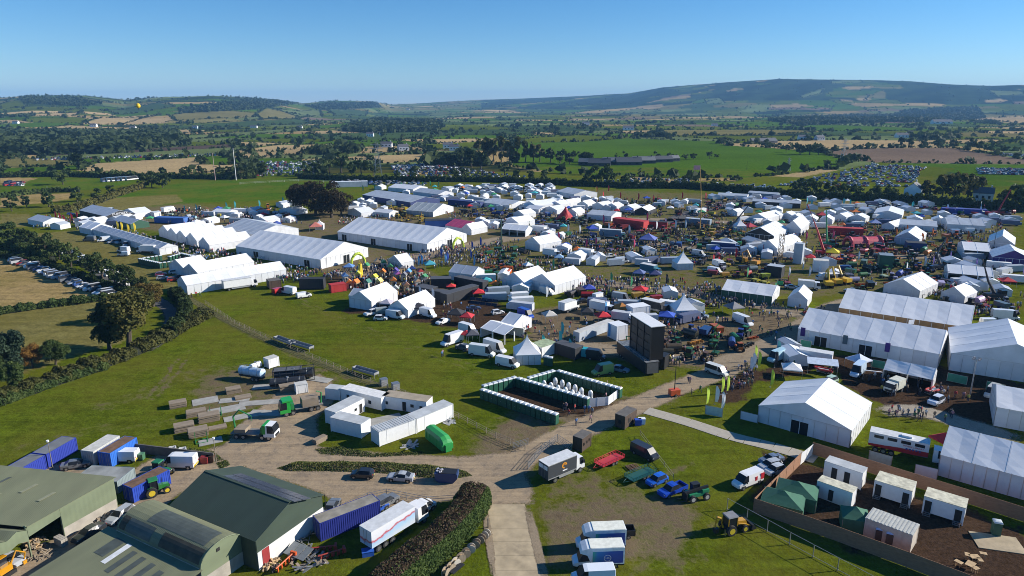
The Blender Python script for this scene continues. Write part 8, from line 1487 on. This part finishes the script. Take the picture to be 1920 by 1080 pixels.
# ---------------------------------------------------------------- trees, hedges, houses and car parks beyond the show
for where, kd, pts in [
 ('beyond the left entrance', 'green', [(22, 396, 30, 30), (50, 388, 22, 20), (92, 388, 30, 30), (118, 346, 26, 34), (145, 378, 24, 26), (182, 376, 22, 22), (210, 366, 22, 18)]), ('beside the parked coaches', 'dark', [(285, 352, 30, 36), (305, 352, 26, 34), (270, 350, 20, 24), (150, 318, 30, 24), (48, 312, 18, 10), (20, 300, 14, 14)]),
 ('under the radio masts', 'dark', [(350, 334, 22, 24), (380, 333, 22, 26), (428, 335, 24, 26), (452, 336, 26, 28), (468, 334, 22, 22), (405, 334, 12, 14), (320, 334, 12, 18)]), ('behind the grandstand', 'green', [(492, 332, 30, 22), (575, 330, 26, 26), (590, 324, 24, 22), (618, 328, 30, 30), (640, 324, 40, 30), (660, 328, 26, 26), (678, 330, 32, 34), (700, 330, 20, 20)]),
 ('in the dark wood left of the poplars', 'dark', [(815, 308, 28, 26), (832, 309, 30, 28), (850, 310, 30, 28), (866, 311, 28, 26), (884, 314, 34, 28), (902, 320, 36, 28), (946, 328, 26, 26), (1032, 305, 28, 22), (1050, 306, 30, 28), (1068, 308, 28, 28), (1092, 303, 24, 26), (1102, 304, 22, 22)]), ('in the poplar belt', 'olive', [(898, 300, 36, 20), (912, 302, 42, 20), (926, 303, 44, 22), (940, 304, 44, 22), (955, 305, 42, 22), (970, 305, 44, 22), (985, 305, 42, 22), (1000, 305, 40, 22), (1012, 304, 34, 20)]),
 ('along the car park hedge', 'green', [(968, 338, 22, 18), (995, 338, 20, 16), (1020, 342, 22, 20), (1102, 346, 26, 24), (1118, 346, 34, 30), (1138, 348, 38, 32), (1172, 348, 24, 24), (1230, 348, 20, 22), (855, 340, 20, 18), (872, 336, 22, 18), (745, 340, 22, 16), (775, 341, 20, 16)]), ('beside the dark farm sheds', 'dark', [(1172, 296, 14, 14), (1156, 298, 10, 10), (1232, 298, 16, 18), (1256, 298, 14, 16), (1285, 300, 12, 14), (1300, 299, 14, 16), (1330, 298, 14, 18), (1344, 297, 10, 10)]),
 ('along the lane at the right', 'green', [(1492, 362, 28, 30), (1510, 364, 32, 32), (1530, 366, 28, 28), (1556, 366, 26, 28), (1580, 368, 24, 24), (1604, 368, 26, 28), (1640, 370, 26, 26), (1668, 370, 26, 28), (1905, 388, 46, 34), (1925, 396, 52, 40)]), ('around the white gabled house', 'olive', [(1742, 372, 40, 42), (1766, 374, 46, 44), (1788, 376, 58, 52), (1814, 374, 52, 46), (1830, 372, 40, 34), (1572, 364, 24, 22), (1880, 388, 40, 34)]), ('on the brown field', 'dark', [(1602, 301, 15, 14), (1614, 301, 15, 14), (1750, 304, 6, 7), (1474, 286, 12, 16), (1500, 290, 24, 26), (1518, 290, 24, 28), (1534, 290, 20, 20)]), ('in the dotted row by the tan field', 'dark', [(1602+i*13, 277, 8, 8) for i in range(9)]), ('in the small belt above the brown field', 'dark', [(1690, 276, 18, 14), (1705, 276, 18, 14), (1735, 275, 16, 16), (1790, 277, 18, 18), (1818, 280, 24, 22), (1835, 284, 24, 22), (1850, 286, 18, 22), (1880, 288, 18, 22), (1760, 276, 10, 14)])]:
    for i, (u, v, hp, wp) in enumerate(sorted(pts)): tree(G(u, v), px_h(v, hp), px_h(v, wp), kd if u != 1572 else 'orange', f'{ordn(i)} tree from the left {where}', 2 if v > 330 else 3, f'trees {where}', low=.04)
hedge([(560, 334), (700, 340), (900, 341), (1000, 344), (1100, 349), (1180, 352)], 4, 4, 'dark', 'dark hedge closing the top of the show, left half', .8, 26); hedge([(1180, 353), (1300, 354), (1450, 366), (1560, 374), (1660, 376)], 4, 4.5, 'dark', 'dark hedge closing the top of the show, middle', .8, 26); hedge([(1660, 376), (1760, 384), (1930, 398)], 4, 5, 'dark', 'dark hedge closing the top of the show, right end', .8, 26); hedge([(-20, 334), (100, 331), (250, 334), (420, 336), (480, 334)], 4, 4, 'green', 'hedge below the big stubble field', .9, 24); hedge([(100, 400), (150, 392), (215, 370), (270, 352)], 3, 3.5, 'olive', 'hedge climbing beside the left green field', .8, 20); hedge([(-20, 374), (80, 362), (150, 360)], 3, 3, 'green', 'hedge along the left edge pasture', .8, 20)
def far_green():
    rng = np.random.default_rng(21); Ps = []; Hs = []; n = 230000
    az = np.radians(rng.uniform(-43, 43, n)); r = np.exp(rng.uniform(math.log(700), math.log(8200), n)); x, y = np.sin(az)*r, np.cos(az)*r; z = land_z(x, y); u, v = pix(x, y, z); fx, fy = field_xy(x, y); w = wobble(x, y, 500., 8, 3)
    inf = np.zeros(n, bool)
    for c, poly in FIELDS: inf |= inpoly(u, v, poly)
    keep = []; wood = np.zeros(n, bool)
    for poly in WOODS: wood |= inpoly(u, v, poly)
    for i in range(n):
        if wood[i]: keep.append((i, rng.uniform(9, 15))) if rng.random() < .5 else None; continue
        if inf[i]: continue
        q = FIELD_KD.find_n((fx[i], fy[i], 0), 2); d = q[1][2]-q[0][2]
        if d < 1.8+r[i]*.0012: keep.append((i, rng.uniform(1.6, 3.6) if rng.random() < .88 else rng.uniform(5, 10)))
        elif w[i] > 2 and rng.random() < .25: keep.append((i, rng.uniform(7, 13)))
        elif rng.random() < .003: keep.append((i, rng.uniform(6, 12)))
    k = np.array([a for a, b in keep]); h = np.array([b for a, b in keep]); P = np.stack([x[k], y[k], z[k]], 1)
    # hedges along the fields one can tell apart
    E = []; EH = []
    for c, poly in FIELDS:
        if max(p[1] for p in poly) > 345: continue
        W = [GL(*p) for p in poly]
        for a, b in zip(W, W[1:]+W[:1]):
            m = int(min(400, (b-a).length/5))
            for t in rng.uniform(0, 1, m):
                q = a.lerp(b, t); E.append((q.x+rng.normal(0, 2), q.y+rng.normal(0, 2), land1(q.x, q.y) if q.length > 1500 else 0)); EH.append(rng.uniform(2, 4) if rng.random() < .9 else rng.uniform(6, 10))
    P = np.concatenate([P, np.array(E)]); h = np.concatenate([h, EH]); m = 8; N = len(P)
    d = rng.normal(0, 1, (N, m, 3)); d /= np.linalg.norm(d, axis=2)[:, :, None]; d[:, :, 2] = np.abs(d[:, :, 2])*1.2-.15
    C = P[:, None, :]+d*h[:, None, None]*np.array([.62, .62, .62])*rng.uniform(.5, 1, (N, m))[:, :, None]; C[:, :, 2] += h[:, None]*.22
    V, F = leaf_quads(C.reshape(-1, 3), d.reshape(-1, 3), np.repeat(h*.46, m), rng, .6); return V, F
V, F = far_green(); tag(link('hedgerows', npmesh('hedgerows', V, F, LM['far'])), 'dark hedgerows, tree belts and woods across the far valley', 'hedgerows', kind='stuff')
# houses and sheds
def house(u, v, w, d, h, label, rz=0., wall=None, roof=None, name='house', cat='house'):
    p = GL(u, v); e = empty(name, p, rz, label, cat); wall = wall or WHITEP; roof = roof or M('slate', (.10, .10, .11), .7); MB().prismx([(-d/2, -1), (-d/2, h), (0, h+d*.38), (d/2, h), (d/2, -1)], -w/2, w/2).build('wall', wall, e); b = MB(); an = math.atan2(d*.38, d/2); sl = math.hypot(d*.38, d/2)+.4
    for s in (-1, 1): b.box((0, s*d/4, h+d*.19+.12), (w+.5, sl, .2), rx=-s*an)
    b.build('roof', roof, e); MB().box((w*.35, 0, h+d*.45), (.8, .8, 1.8)).build('chimney', wall, e)
    for x in (-.3, 0, .3): MB().box((x*w, -d/2-.04, h*.55), (w*.12, .08, h*.35)).build('window', DKGLASS, e)
for a in [(694, 256, 14, 8, 5, 'white farmhouse in the trees left of the pylon'), (725, 276, 16, 8, 5, 'white house on the green field right of the pylon'), (716, 253, 10, 7, 4, 'white cottage above the farmhouse'), (756, 282, 14, 9, 5, 'grey gabled house beside the tan field', .4, GREYR), (596, 286, 12, 7, 4, 'white cottage beside the tan strips'), (840, 278, 14, 8, 5, 'cream house at the dark wood', .2), (852, 282, 13, 8, 5, 'white house at the dark wood'), (1098, 235, 22, 12, 6, 'white house far out in the valley'), (1178, 244, 26, 12, 6, 'white bungalow far out in the valley'), (250, 242, 14, 8, 4, 'white farmhouse below the left hill'), (176, 238, 16, 8, 5, 'white house by the tan slope'), (30, 232, 14, 8, 4, 'white cottage under the left hill'), (366, 241, 14, 8, 4, 'white bungalow under the middle hill'), (476, 240, 18, 8, 4, 'white farm by the green slope'), (1506, 262, 18, 9, 5, 'white house beside the tan field'), (1536, 263, 16, 9, 5, 'grey house beside the tan field', .3, GREYR), (1690, 258, 22, 10, 5, 'white house behind the dotted trees'), (1712, 370, 12, 10, 6, 'white gabled house behind the right hedge', .9), (1842, 376, 11, 9, 5, 'grey gabled house near the right edge', -.6, GREYR), (562, 241, 14, 8, 4, 'white farm at the foot of the middle hill'), (1340, 236, 18, 9, 4, 'white farm in the right valley'), (765, 206, 22, 12, 6, 'white house on the far rise'), (1765, 232, 60, 18, 6, 'pale glasshouses in the right valley')]: house(*a)
dsh = M('dark_shed', (.05, .052, .058), .7)
for i, (u, v, w, d) in enumerate([(1100, 309, 16, 9), (1124, 311, 22, 11), (1148, 308, 20, 10), (1178, 309, 26, 12), (1206, 306, 24, 10), (1236, 304, 28, 9), (1262, 302, 12, 8), (1430, 268, 50, 12)]): house(u, v, w, d, 3.2, f'{ordn(i)} dark farm shed from the left in the green fields', -.25+.09*i, dsh, M('shed_roof', (.075, .08, .09), .6) if i % 2 else M('pale_shed_roof', (.17, .175, .18), .6), 'farm_shed', 'shed')
def pylon(u, v, h, label):
    e = empty('pylon', G(u, v), .3, label, 'pylon'); b = MB()
    for sx in (-1, 1):
        for sy in (-1, 1): b.tube([(sx*h*.11, sy*h*.11, 0), (sx*h*.03, sy*h*.03, h*.6), (sx*h*.015, sy*h*.015, h)], [.22, .16, .12], 4)
    for k in range(7):
        z = h*(.05+k*.13); q = h*(.11-.012*k*.9)
        for s in (-1, 1): b.tube([(-q, s*q, z), (q, s*q, z+h*.12)], .1, 3).tube([(s*q, -q, z), (s*q, q, z+h*.12)], .1, 3)
    b.build('lattice', STEEL, e); [MB().box((0, 0, h*q), (h*.36, .3, .3)).build('cross_arm', STEEL, e) for q in (.66, .78, .9)]
pylon(709, 330, 30, 'lattice pylon beside the tan field, left of centre'); pylon(1580, 306, 26, 'lattice pylon at the edge of the brown field'); pylon(1478, 320, 12, 'small lattice mast in the right car park'); 
e = empty('balloon', G(277, 330)+Vector((0, 0, 59)), 0, 'yellow tethered balloon in the sky over the left hills', 'balloon'); b = MB(); b.loft([[(math.cos(6.2832*j/12)*1.9*math.sin(t), math.sin(6.2832*j/12)*1.9*math.sin(t), -2.1*math.cos(t)) for j in range(12)] for t in (.15, .6, 1.1, 1.6, 2.1, 2.6, 3.0)]); b.build('envelope', M('balloon_yellow', (.75, .48, .02), .4), e); MB().tube([(0, 0, -2), (0, 0, -59)], .03, 3).build('tether', BLACK, e); MB().box((0, 0, -2.6), (.7, .7, .7)).build('basket', BLACK, e)
# grandstand rails and coaches
fence([(450, 346), (560, 340), (705, 346)], 'white rail along the far side of the green arena', 1.6, 12, WHITEP, (.5, .98)); cabin((622, 352), (690, 350), 6, 4, 'low pale grandstand beside the copse', wallm=GREYR, roofm=PVCR, name='grandstand', cat='stand', ribs=16)
for i in range(6): veh('coach', (190+i*9, 342-i*.6), (216+i*9, 339-i*.6), WHT if i % 3 else (.2, .25, .4), f'{ordn(i)} coach from the left in the far green field', 'coach', 'coaches parked in the far field', fn=van, L=12, h=3.2, w=1.25, windows=True)
# ---------------------------------------------------------------- car parks
def car_mesh(kind):
    h, L = ((1.45, 4.2), (1.7, 4.6), (2.3, 5.4))[kind]; b = MB(); k = L/2
    st = [(-k, .75, .35, .85, .9, .6, ''), (-k+.15, .88, .25, h*.62, h*.64, .7, 'r'), (-k+.7 if kind < 2 else -k+.2, .88, .25, h*.62, h, .66, 's'), (k*.15 if kind < 2 else k*.4, .88, .25, h*.62, h, .66, 'sw'), (k*.52 if kind < 2 else k*.7, .88, .25, h*.58, h*.62, .72, ''), (k, .7, .35, h*.4, h*.44, .55, '')]
    V, o = hull(st); b.add(V, o['body'], 0)
    for q in ('windscreen', 'rear_window', 'side_window'): b.add(V, o[q], 1)
    [b.cyl((x*k*.62, s*.8, .32), (0, 1, 0), .32, .2, 8, 2) for x in (-1, 1) for s in (-1, 1)]; return b
CB_ = [car_mesh(k) for k in range(3)]; CM = [b.mesh('parked_car', [PAINT, DKGLASS, TYRE]) for b in CB_]; CC = [('white', WHT), ('white', WHT), ('silver', SIL), ('grey', GRY), ('black', DRK), ('blue', (.04, .09, .28)), ('red', (.35, .03, .03)), ('silver', (.5, .52, .55)), ('navy', (.03, .045, .10))]
CARS = []; rc = random.Random(5)
def lot(quad, rows, per, where, skip=.12, rot=.0, vans=.12):
    P = [G(*q) for q in quad]; L = []
    for i in range(rows):
        a = P[0].lerp(P[3], (i+.5)/rows); b = P[1].lerp(P[2], (i+.5)/rows); n = per or int((b-a).length/2.75)
        for j in range(n):
            if rc.random() < skip: continue
            L.append((a.lerp(b, (j+.5)/n)+Vector((rc.uniform(-.3, .3), rc.uniform(-.5, .5), 0)), dirz(a, b)+math.pi/2+rot+rc.uniform(-.06, .06)+(math.pi if rc.random() < .5 else 0), 2 if rc.random() < vans else rc.randrange(2), where))
    CARS.extend(L)
lot([(18, 486), (206, 556), (214, 560), (26, 490)], 1, 27, 'in the row on the stubble behind the hedge', 0, 0, .45); lot([(100, 466), (170, 496), (176, 498), (106, 468)], 1, 12, 'in the row on the grass above the hedge', 0, 0, .9); lot([(190, 506), (255, 536), (258, 540), (196, 510)], 1, 5, 'near the bend of the lane', 0, 0, .9)
lot([(10, 342), (46, 342), (46, 350), (10, 350)], 3, 6, 'in the stubble corner at far left'); lot([(60, 298), (420, 288), (420, 293), (70, 302)], 2, 70, 'in the long far left row', .25, 0, .5); lot([(486, 304), (600, 304), (606, 328), (474, 332)], 9, 24, 'in the green car park behind the grandstand', .18); lot([(735, 312), (808, 308), (1000, 334), (740, 336)], 8, 46, 'in the car park below the tan field', .3)
lot([(1180, 334), (1290, 338), (1300, 350), (1080, 348)], 3, 40, 'by the hedge of the big green field', .35); lot([(1300, 345), (1440, 350), (1470, 360), (1310, 352)], 3, 34, 'at the back of the right stands', .3); lot([(1640, 308), (1740, 314), (1700, 352), (1450, 350)], 12, 36, 'in the big right car park', .38); lot([(1830, 316), (1940, 318), (1950, 330), (1835, 328)], 4, 34, 'in the far right car park', .1); lot([(1600, 382), (1800, 392), (1820, 398), (1610, 388)], 2, 30, 'on the far right lawn', .5); lot([(830, 352), (1030, 352), (1040, 362), (820, 362)], 3, 50, 'inside the top hedge', .45, 0, .5); lot([(620, 340), (800, 344), (800, 350), (640, 346)], 2, 40, 'outside the top hedge', .4, 0, .4); lot([(1860, 287), (1930, 290), (1930, 296), (1860, 292)], 2, 24, 'beyond the brown field')
CARS.sort(key=lambda c: c[0].length)
for p, a, k, where in CARS[:230]:
    cn, c = rc.choice(CC if k < 2 else CC[:4]); o = link('parked_car' if k < 2 else 'parked_van', CM[k], None, p, a); o.color = (*c, 1); tag(o, f'{cn} {("hatchback", "jeep", "van")[k]} parked {where}', 'car' if k < 2 else 'van', f'vehicles parked {where}')
PM_ = [M('car_'+n+str(i), c, .3, coat=.4) for i, (n, c) in enumerate(CC)]
def tri(me):
    me.calc_loop_triangles(); n = len(me.loop_triangles); f = np.zeros(n*3, np.int32); me.loop_triangles.foreach_get('vertices', f); m = np.zeros(n, np.int32); me.loop_triangles.foreach_get('material_index', m); v = np.zeros(len(me.vertices)*3, np.float32); me.vertices.foreach_get('co', v); return v.reshape(-1, 3), f.reshape(-1, 3), m
mm = PM_+[BLACK, DKGLASS, TYRE]; pr = [tri(m) for m in CM]; V = []; F = []; I = []; base = 0
for p, a, k, where in CARS[230:]:
    v, f, m = pr[k]; ca, sa = math.cos(a), math.sin(a); V.append(np.stack([v[:, 0]*ca-v[:, 1]*sa+p.x, v[:, 0]*sa+v[:, 1]*ca+p.y, v[:, 2]], 1)); F.append(f+base); base += len(v); I.append(np.where(m == 0, rc.randrange(len(CC)), m+9))
tag(link('distant_parked_cars', npmesh('distant_parked_cars', np.concatenate(V), np.concatenate(F), mm, np.concatenate(I))), 'masses of parked cars in the distant car parks', 'cars', kind='stuff')
# ---------------------------------------------------------------- people
SKIN = M('skin', (.42, .26, .18), .6); HAIR = M('hair', (.05, .035, .025), .8); JEANS = M('trousers', (.035, .045, .075), .85, var=.5, scale=.2); SHIRT = M('shirt', (1, 1, 1), .85, oc=True)
def person_mesh(k):
    sw = (.0, .28, .16, -.22)[k]; J = [(0, 0, .95), (0, 0, 1.18), (0, 0, 1.42), (0, 0, 1.54), (0, .02, 1.68), (.11, 0, .92), (.12, -sw, .50), (.12, -sw*1.5, .06), (.12, -sw*1.5-.15, .03), (-.11, 0, .92), (-.12, sw*.7, .50), (-.12, sw*1.3+(.1 if sw else 0), .06), (-.12, sw*1.3-.13, .03), (.21, 0, 1.40), (.27, sw*.5, 1.14), (.25, sw*.5-.12-(.2 if k == 2 else 0), .92+(.2 if k == 2 else 0)), (-.21, 0, 1.40), (-.27, -sw*.5, 1.14), (-.25, -sw*.5-.12, .92)]
    Ed = [(0, 1), (1, 2), (2, 3), (3, 4), (0, 5), (5, 6), (6, 7), (7, 8), (0, 9), (9, 10), (10, 11), (11, 12), (2, 13), (13, 14), (14, 15), (2, 16), (16, 17), (17, 18)]; Rr = [.16, .15, .17, .065, .105, .095, .07, .05, .045, .095, .07, .05, .045, .075, .055, .04, .075, .055, .04]
    me = bpy.data.meshes.new('person'); me.from_pydata(J, Ed, []); o = bpy.data.objects.new('person_body', me); COL.objects.link(o); md = o.modifiers.new('skin', 'SKIN'); sv_ = me.skin_vertices[0].data
    for i, r in enumerate(Rr): sv_[i].radius = (r*(1.25 if i in (1, 2) else 1), r*(.8 if i in (0, 1, 2) else 1))
    sv_[0].use_root = True; s = o.modifiers.new('s', 'SUBSURF'); s.levels = s.render_levels = 1; dg = bpy.context.evaluated_depsgraph_get(); m = bpy.data.meshes.new_from_object(o.evaluated_get(dg)); bpy.data.objects.remove(o); m.materials.clear()
    for q in (SHIRT, JEANS, SKIN, HAIR): m.materials.append(q)
    for f in m.polygons:
        c = f.center; f.material_index = 3 if c.z > 1.72 or (c.z > 1.62 and c.y > .05) else 2 if c.z > 1.5 or (abs(c.x) > .2 and c.z < 1.08) else 0 if c.z > .96 else 1
    return m
PM = [person_mesh(k) for k in range(4)]; PC = [('white', (.7, .7, .7)), ('black', (.03, .03, .035)), ('navy', (.03, .045, .12)), ('red', (.42, .04, .04)), ('grey', (.22, .23, .25)), ('blue', (.10, .22, .45)), ('green', (.06, .16, .07)), ('pink', (.36, .2, .24)), ('tan', (.30, .22, .15)), ('yellow', (.5, .42, .08))]
rp = random.Random(3); near = []
for z, n, where in [([(1185, 668), (1320, 655), (1340, 682), (1230, 692)], 62, 'on the path beside the giant screen'), ([(1345, 700), (1420, 680), (1440, 715), (1370, 745)], 40, 'at the lime flagged stand'), ([(1045, 770), (1110, 760), (1120, 790), (1060, 802)], 10, 'outside the toilet block'), ([(960, 612), (1100, 600), (1110, 660), (990, 655)], 66, 'on the food lane'), ([(1400, 570), (1550, 575), (1530, 630), (1420, 650)], 66, 'on the dirt path by the long marquee'), ([(1655, 768), (1790, 778), (1800, 798), (1670, 785)], 22, 'on the stone path by the rescue jeep'), ([(820, 560), (900, 585), (900, 610), (830, 600)], 20, 'beside the black pavilion'), ([(1140, 720), (1170, 740), (1165, 765), (1130, 752)], 5, 'by the toilet screens'), ([(1280, 700), (1330, 730), (1300, 750), (1270, 730)], 4, 'on the grass by the lighting tower'), ([(824, 640), (832, 660), (830, 672), (822, 664)], 2, 'in the open grass beside the horsebox'), ([(355, 556), (378, 552), (380, 556), (358, 560)], 3, 'on the grass below the long edge tent')]:
    for i in range(n):
        p = in_zone(z, rp); cn, c = rp.choice(PC); o = link('person', PM[rp.randrange(4)], None, p, rp.uniform(0, 6.28)); s = rp.uniform(.93, 1.06); o.scale = (s, s, s); o.color = (*c, 1); tag(o, f'person in a {cn} top {where}', 'person', f'people {where}')
def low_person(k):
    b = MB(); s = (.05, .25, .15, -.2)[k]
    for q in (-1, 1): b.tube([(q*.11, q*s, 0), (q*.1, 0, .9)], [.08, .11], 4, 1, False); b.tube([(q*.24, 0, 1.42), (q*.3, q*s, .9)], [.07, .05], 3, 0, False)
    b.loft([[(x*w, y*d, z) for x, y in ((-1, -1), (1, -1), (1, 1), (-1, 1))] for z, w, d in ((.85, .19, .12), (1.15, .18, .12), (1.42, .24, .13), (1.52, .08, .08))], 0); b.tube([(0, 0, 1.5), (0, 0, 1.62), (0, 0, 1.7)], [.08, .11, .1], 5, 2, False); b.tube([(0, 0, 1.68), (0, 0, 1.78)], [.115, .05], 5, 3); return b.mesh('low_person', SHIRT)
SM = [M('top_'+n, c, .85) for n, c in PC]; pt = [tri(low_person(k)) for k in range(4)]; V = []; F = []; I = []; base = 0
for z, n in [([(440, 482), (600, 510), (560, 530), (470, 520)], 150), ([(600, 512), (740, 488), (760, 510), (640, 540)], 170), ([(740, 478), (960, 450), (980, 480), (780, 510)], 300), ([(300, 455), (440, 475), (430, 495), (330, 490)], 190), ([(130, 420), (300, 445), (290, 460), (160, 430)], 110), ([(320, 395), (560, 390), (570, 425), (330, 430)], 300), ([(640, 410), (740, 405), (740, 420), (640, 425)], 80), ([(800, 385), (1000, 385), (1000, 420), (880, 440)], 220), ([(1000, 440), (1300, 430), (1330, 500), (1050, 480)], 520), ([(1300, 400), (1560, 420), (1560, 500), (1320, 480)], 420), ([(1560, 410), (1900, 420), (1900, 500), (1600, 500)], 460), ([(1000, 375), (1400, 375), (1400, 410), (1000, 410)], 360), ([(1080, 520), (1340, 535), (1420, 580), (1120, 580)], 330), ([(1560, 520), (1900, 500), (1900, 600), (1840, 590)], 200), ([(650, 520), (830, 515), (830, 560), (680, 560)], 150), ([(880, 480), (1060, 470), (1060, 510), (900, 540)], 170), ([(60, 405), (150, 405), (150, 425), (70, 430)], 60), ([(1480, 690), (1640, 700), (1850, 760), (1650, 745)], 40), ([(1200, 600), (1340, 590), (1380, 640), (1250, 650)], 90)]:
    for i in range(int(n*1.35)):
        p = in_zone(z, rp) if i % 4 == 0 else p+Vector((rp.gauss(0, 1.6), rp.gauss(0, 1.6), 0)); a = rp.uniform(0, 6.28); v, f, m = pt[rp.randrange(4)]; ca, sa = math.cos(a), math.sin(a); s = rp.uniform(.93, 1.06); V.append(np.stack([(v[:, 0]*ca-v[:, 1]*sa)*s+p.x, (v[:, 0]*sa+v[:, 1]*ca)*s+p.y, v[:, 2]*s], 1)); F.append(f+base); base += len(v); I.append(np.where(m == 0, rp.choice((0, 0, 1, 1, 1, 2, 2, 2, 3, 4, 4, 4, 5, 5, 6, 7, 8, 8, 9)), m+9))
tag(link('crowd', npmesh('crowd', np.concatenate(V), np.concatenate(F), SM+[JEANS, SKIN, HAIR], np.concatenate(I))), 'crowd of visitors filling the lanes between the stands', 'crowd', kind='stuff')
# ---------------------------------------------------------------- the air
hz = bpy.data.materials.new('haze'); hz.use_nodes = True; n = hz.node_tree; n.nodes.remove(n.nodes['Principled BSDF']); pv = n.nodes.new('ShaderNodeVolumePrincipled'); pv.inputs['Color'].default_value = (.27, .58, 1, 1); pv.inputs['Density'].default_value = 7.5e-5; pv.inputs['Anisotropy'].default_value = .0
n.links.new(pv.outputs[0], n.nodes['Material Output'].inputs['Volume']); zb = GROUND.data.vertices; zl = min(v.co.z for v in zb)-1; zh = max(v.co.z for v in zb)+40
tag(MB().b2((-15600, -15600, zl), (15600, 15600, zh)).build('haze', hz), 'thin blue haze over the valley', 'haze', kind='stuff')
# things that look alike are told apart by their order across the picture
same = {}
for o in COL.objects:
    if o.parent is None and o.get('label') and o.get('kind') != 'stuff': same.setdefault(o['label'], []).append(o)
for lb, os_ in same.items():
    if len(os_) > 1:
        for i, o in enumerate(sorted(os_, key=lambda o: pix(*o.location)[0])): t = (' from the left', ' from left', '')[max(0, min(2, len(lb.split())-12))]; o['label'] = f'{lb}, {ordn(i)}{t}'
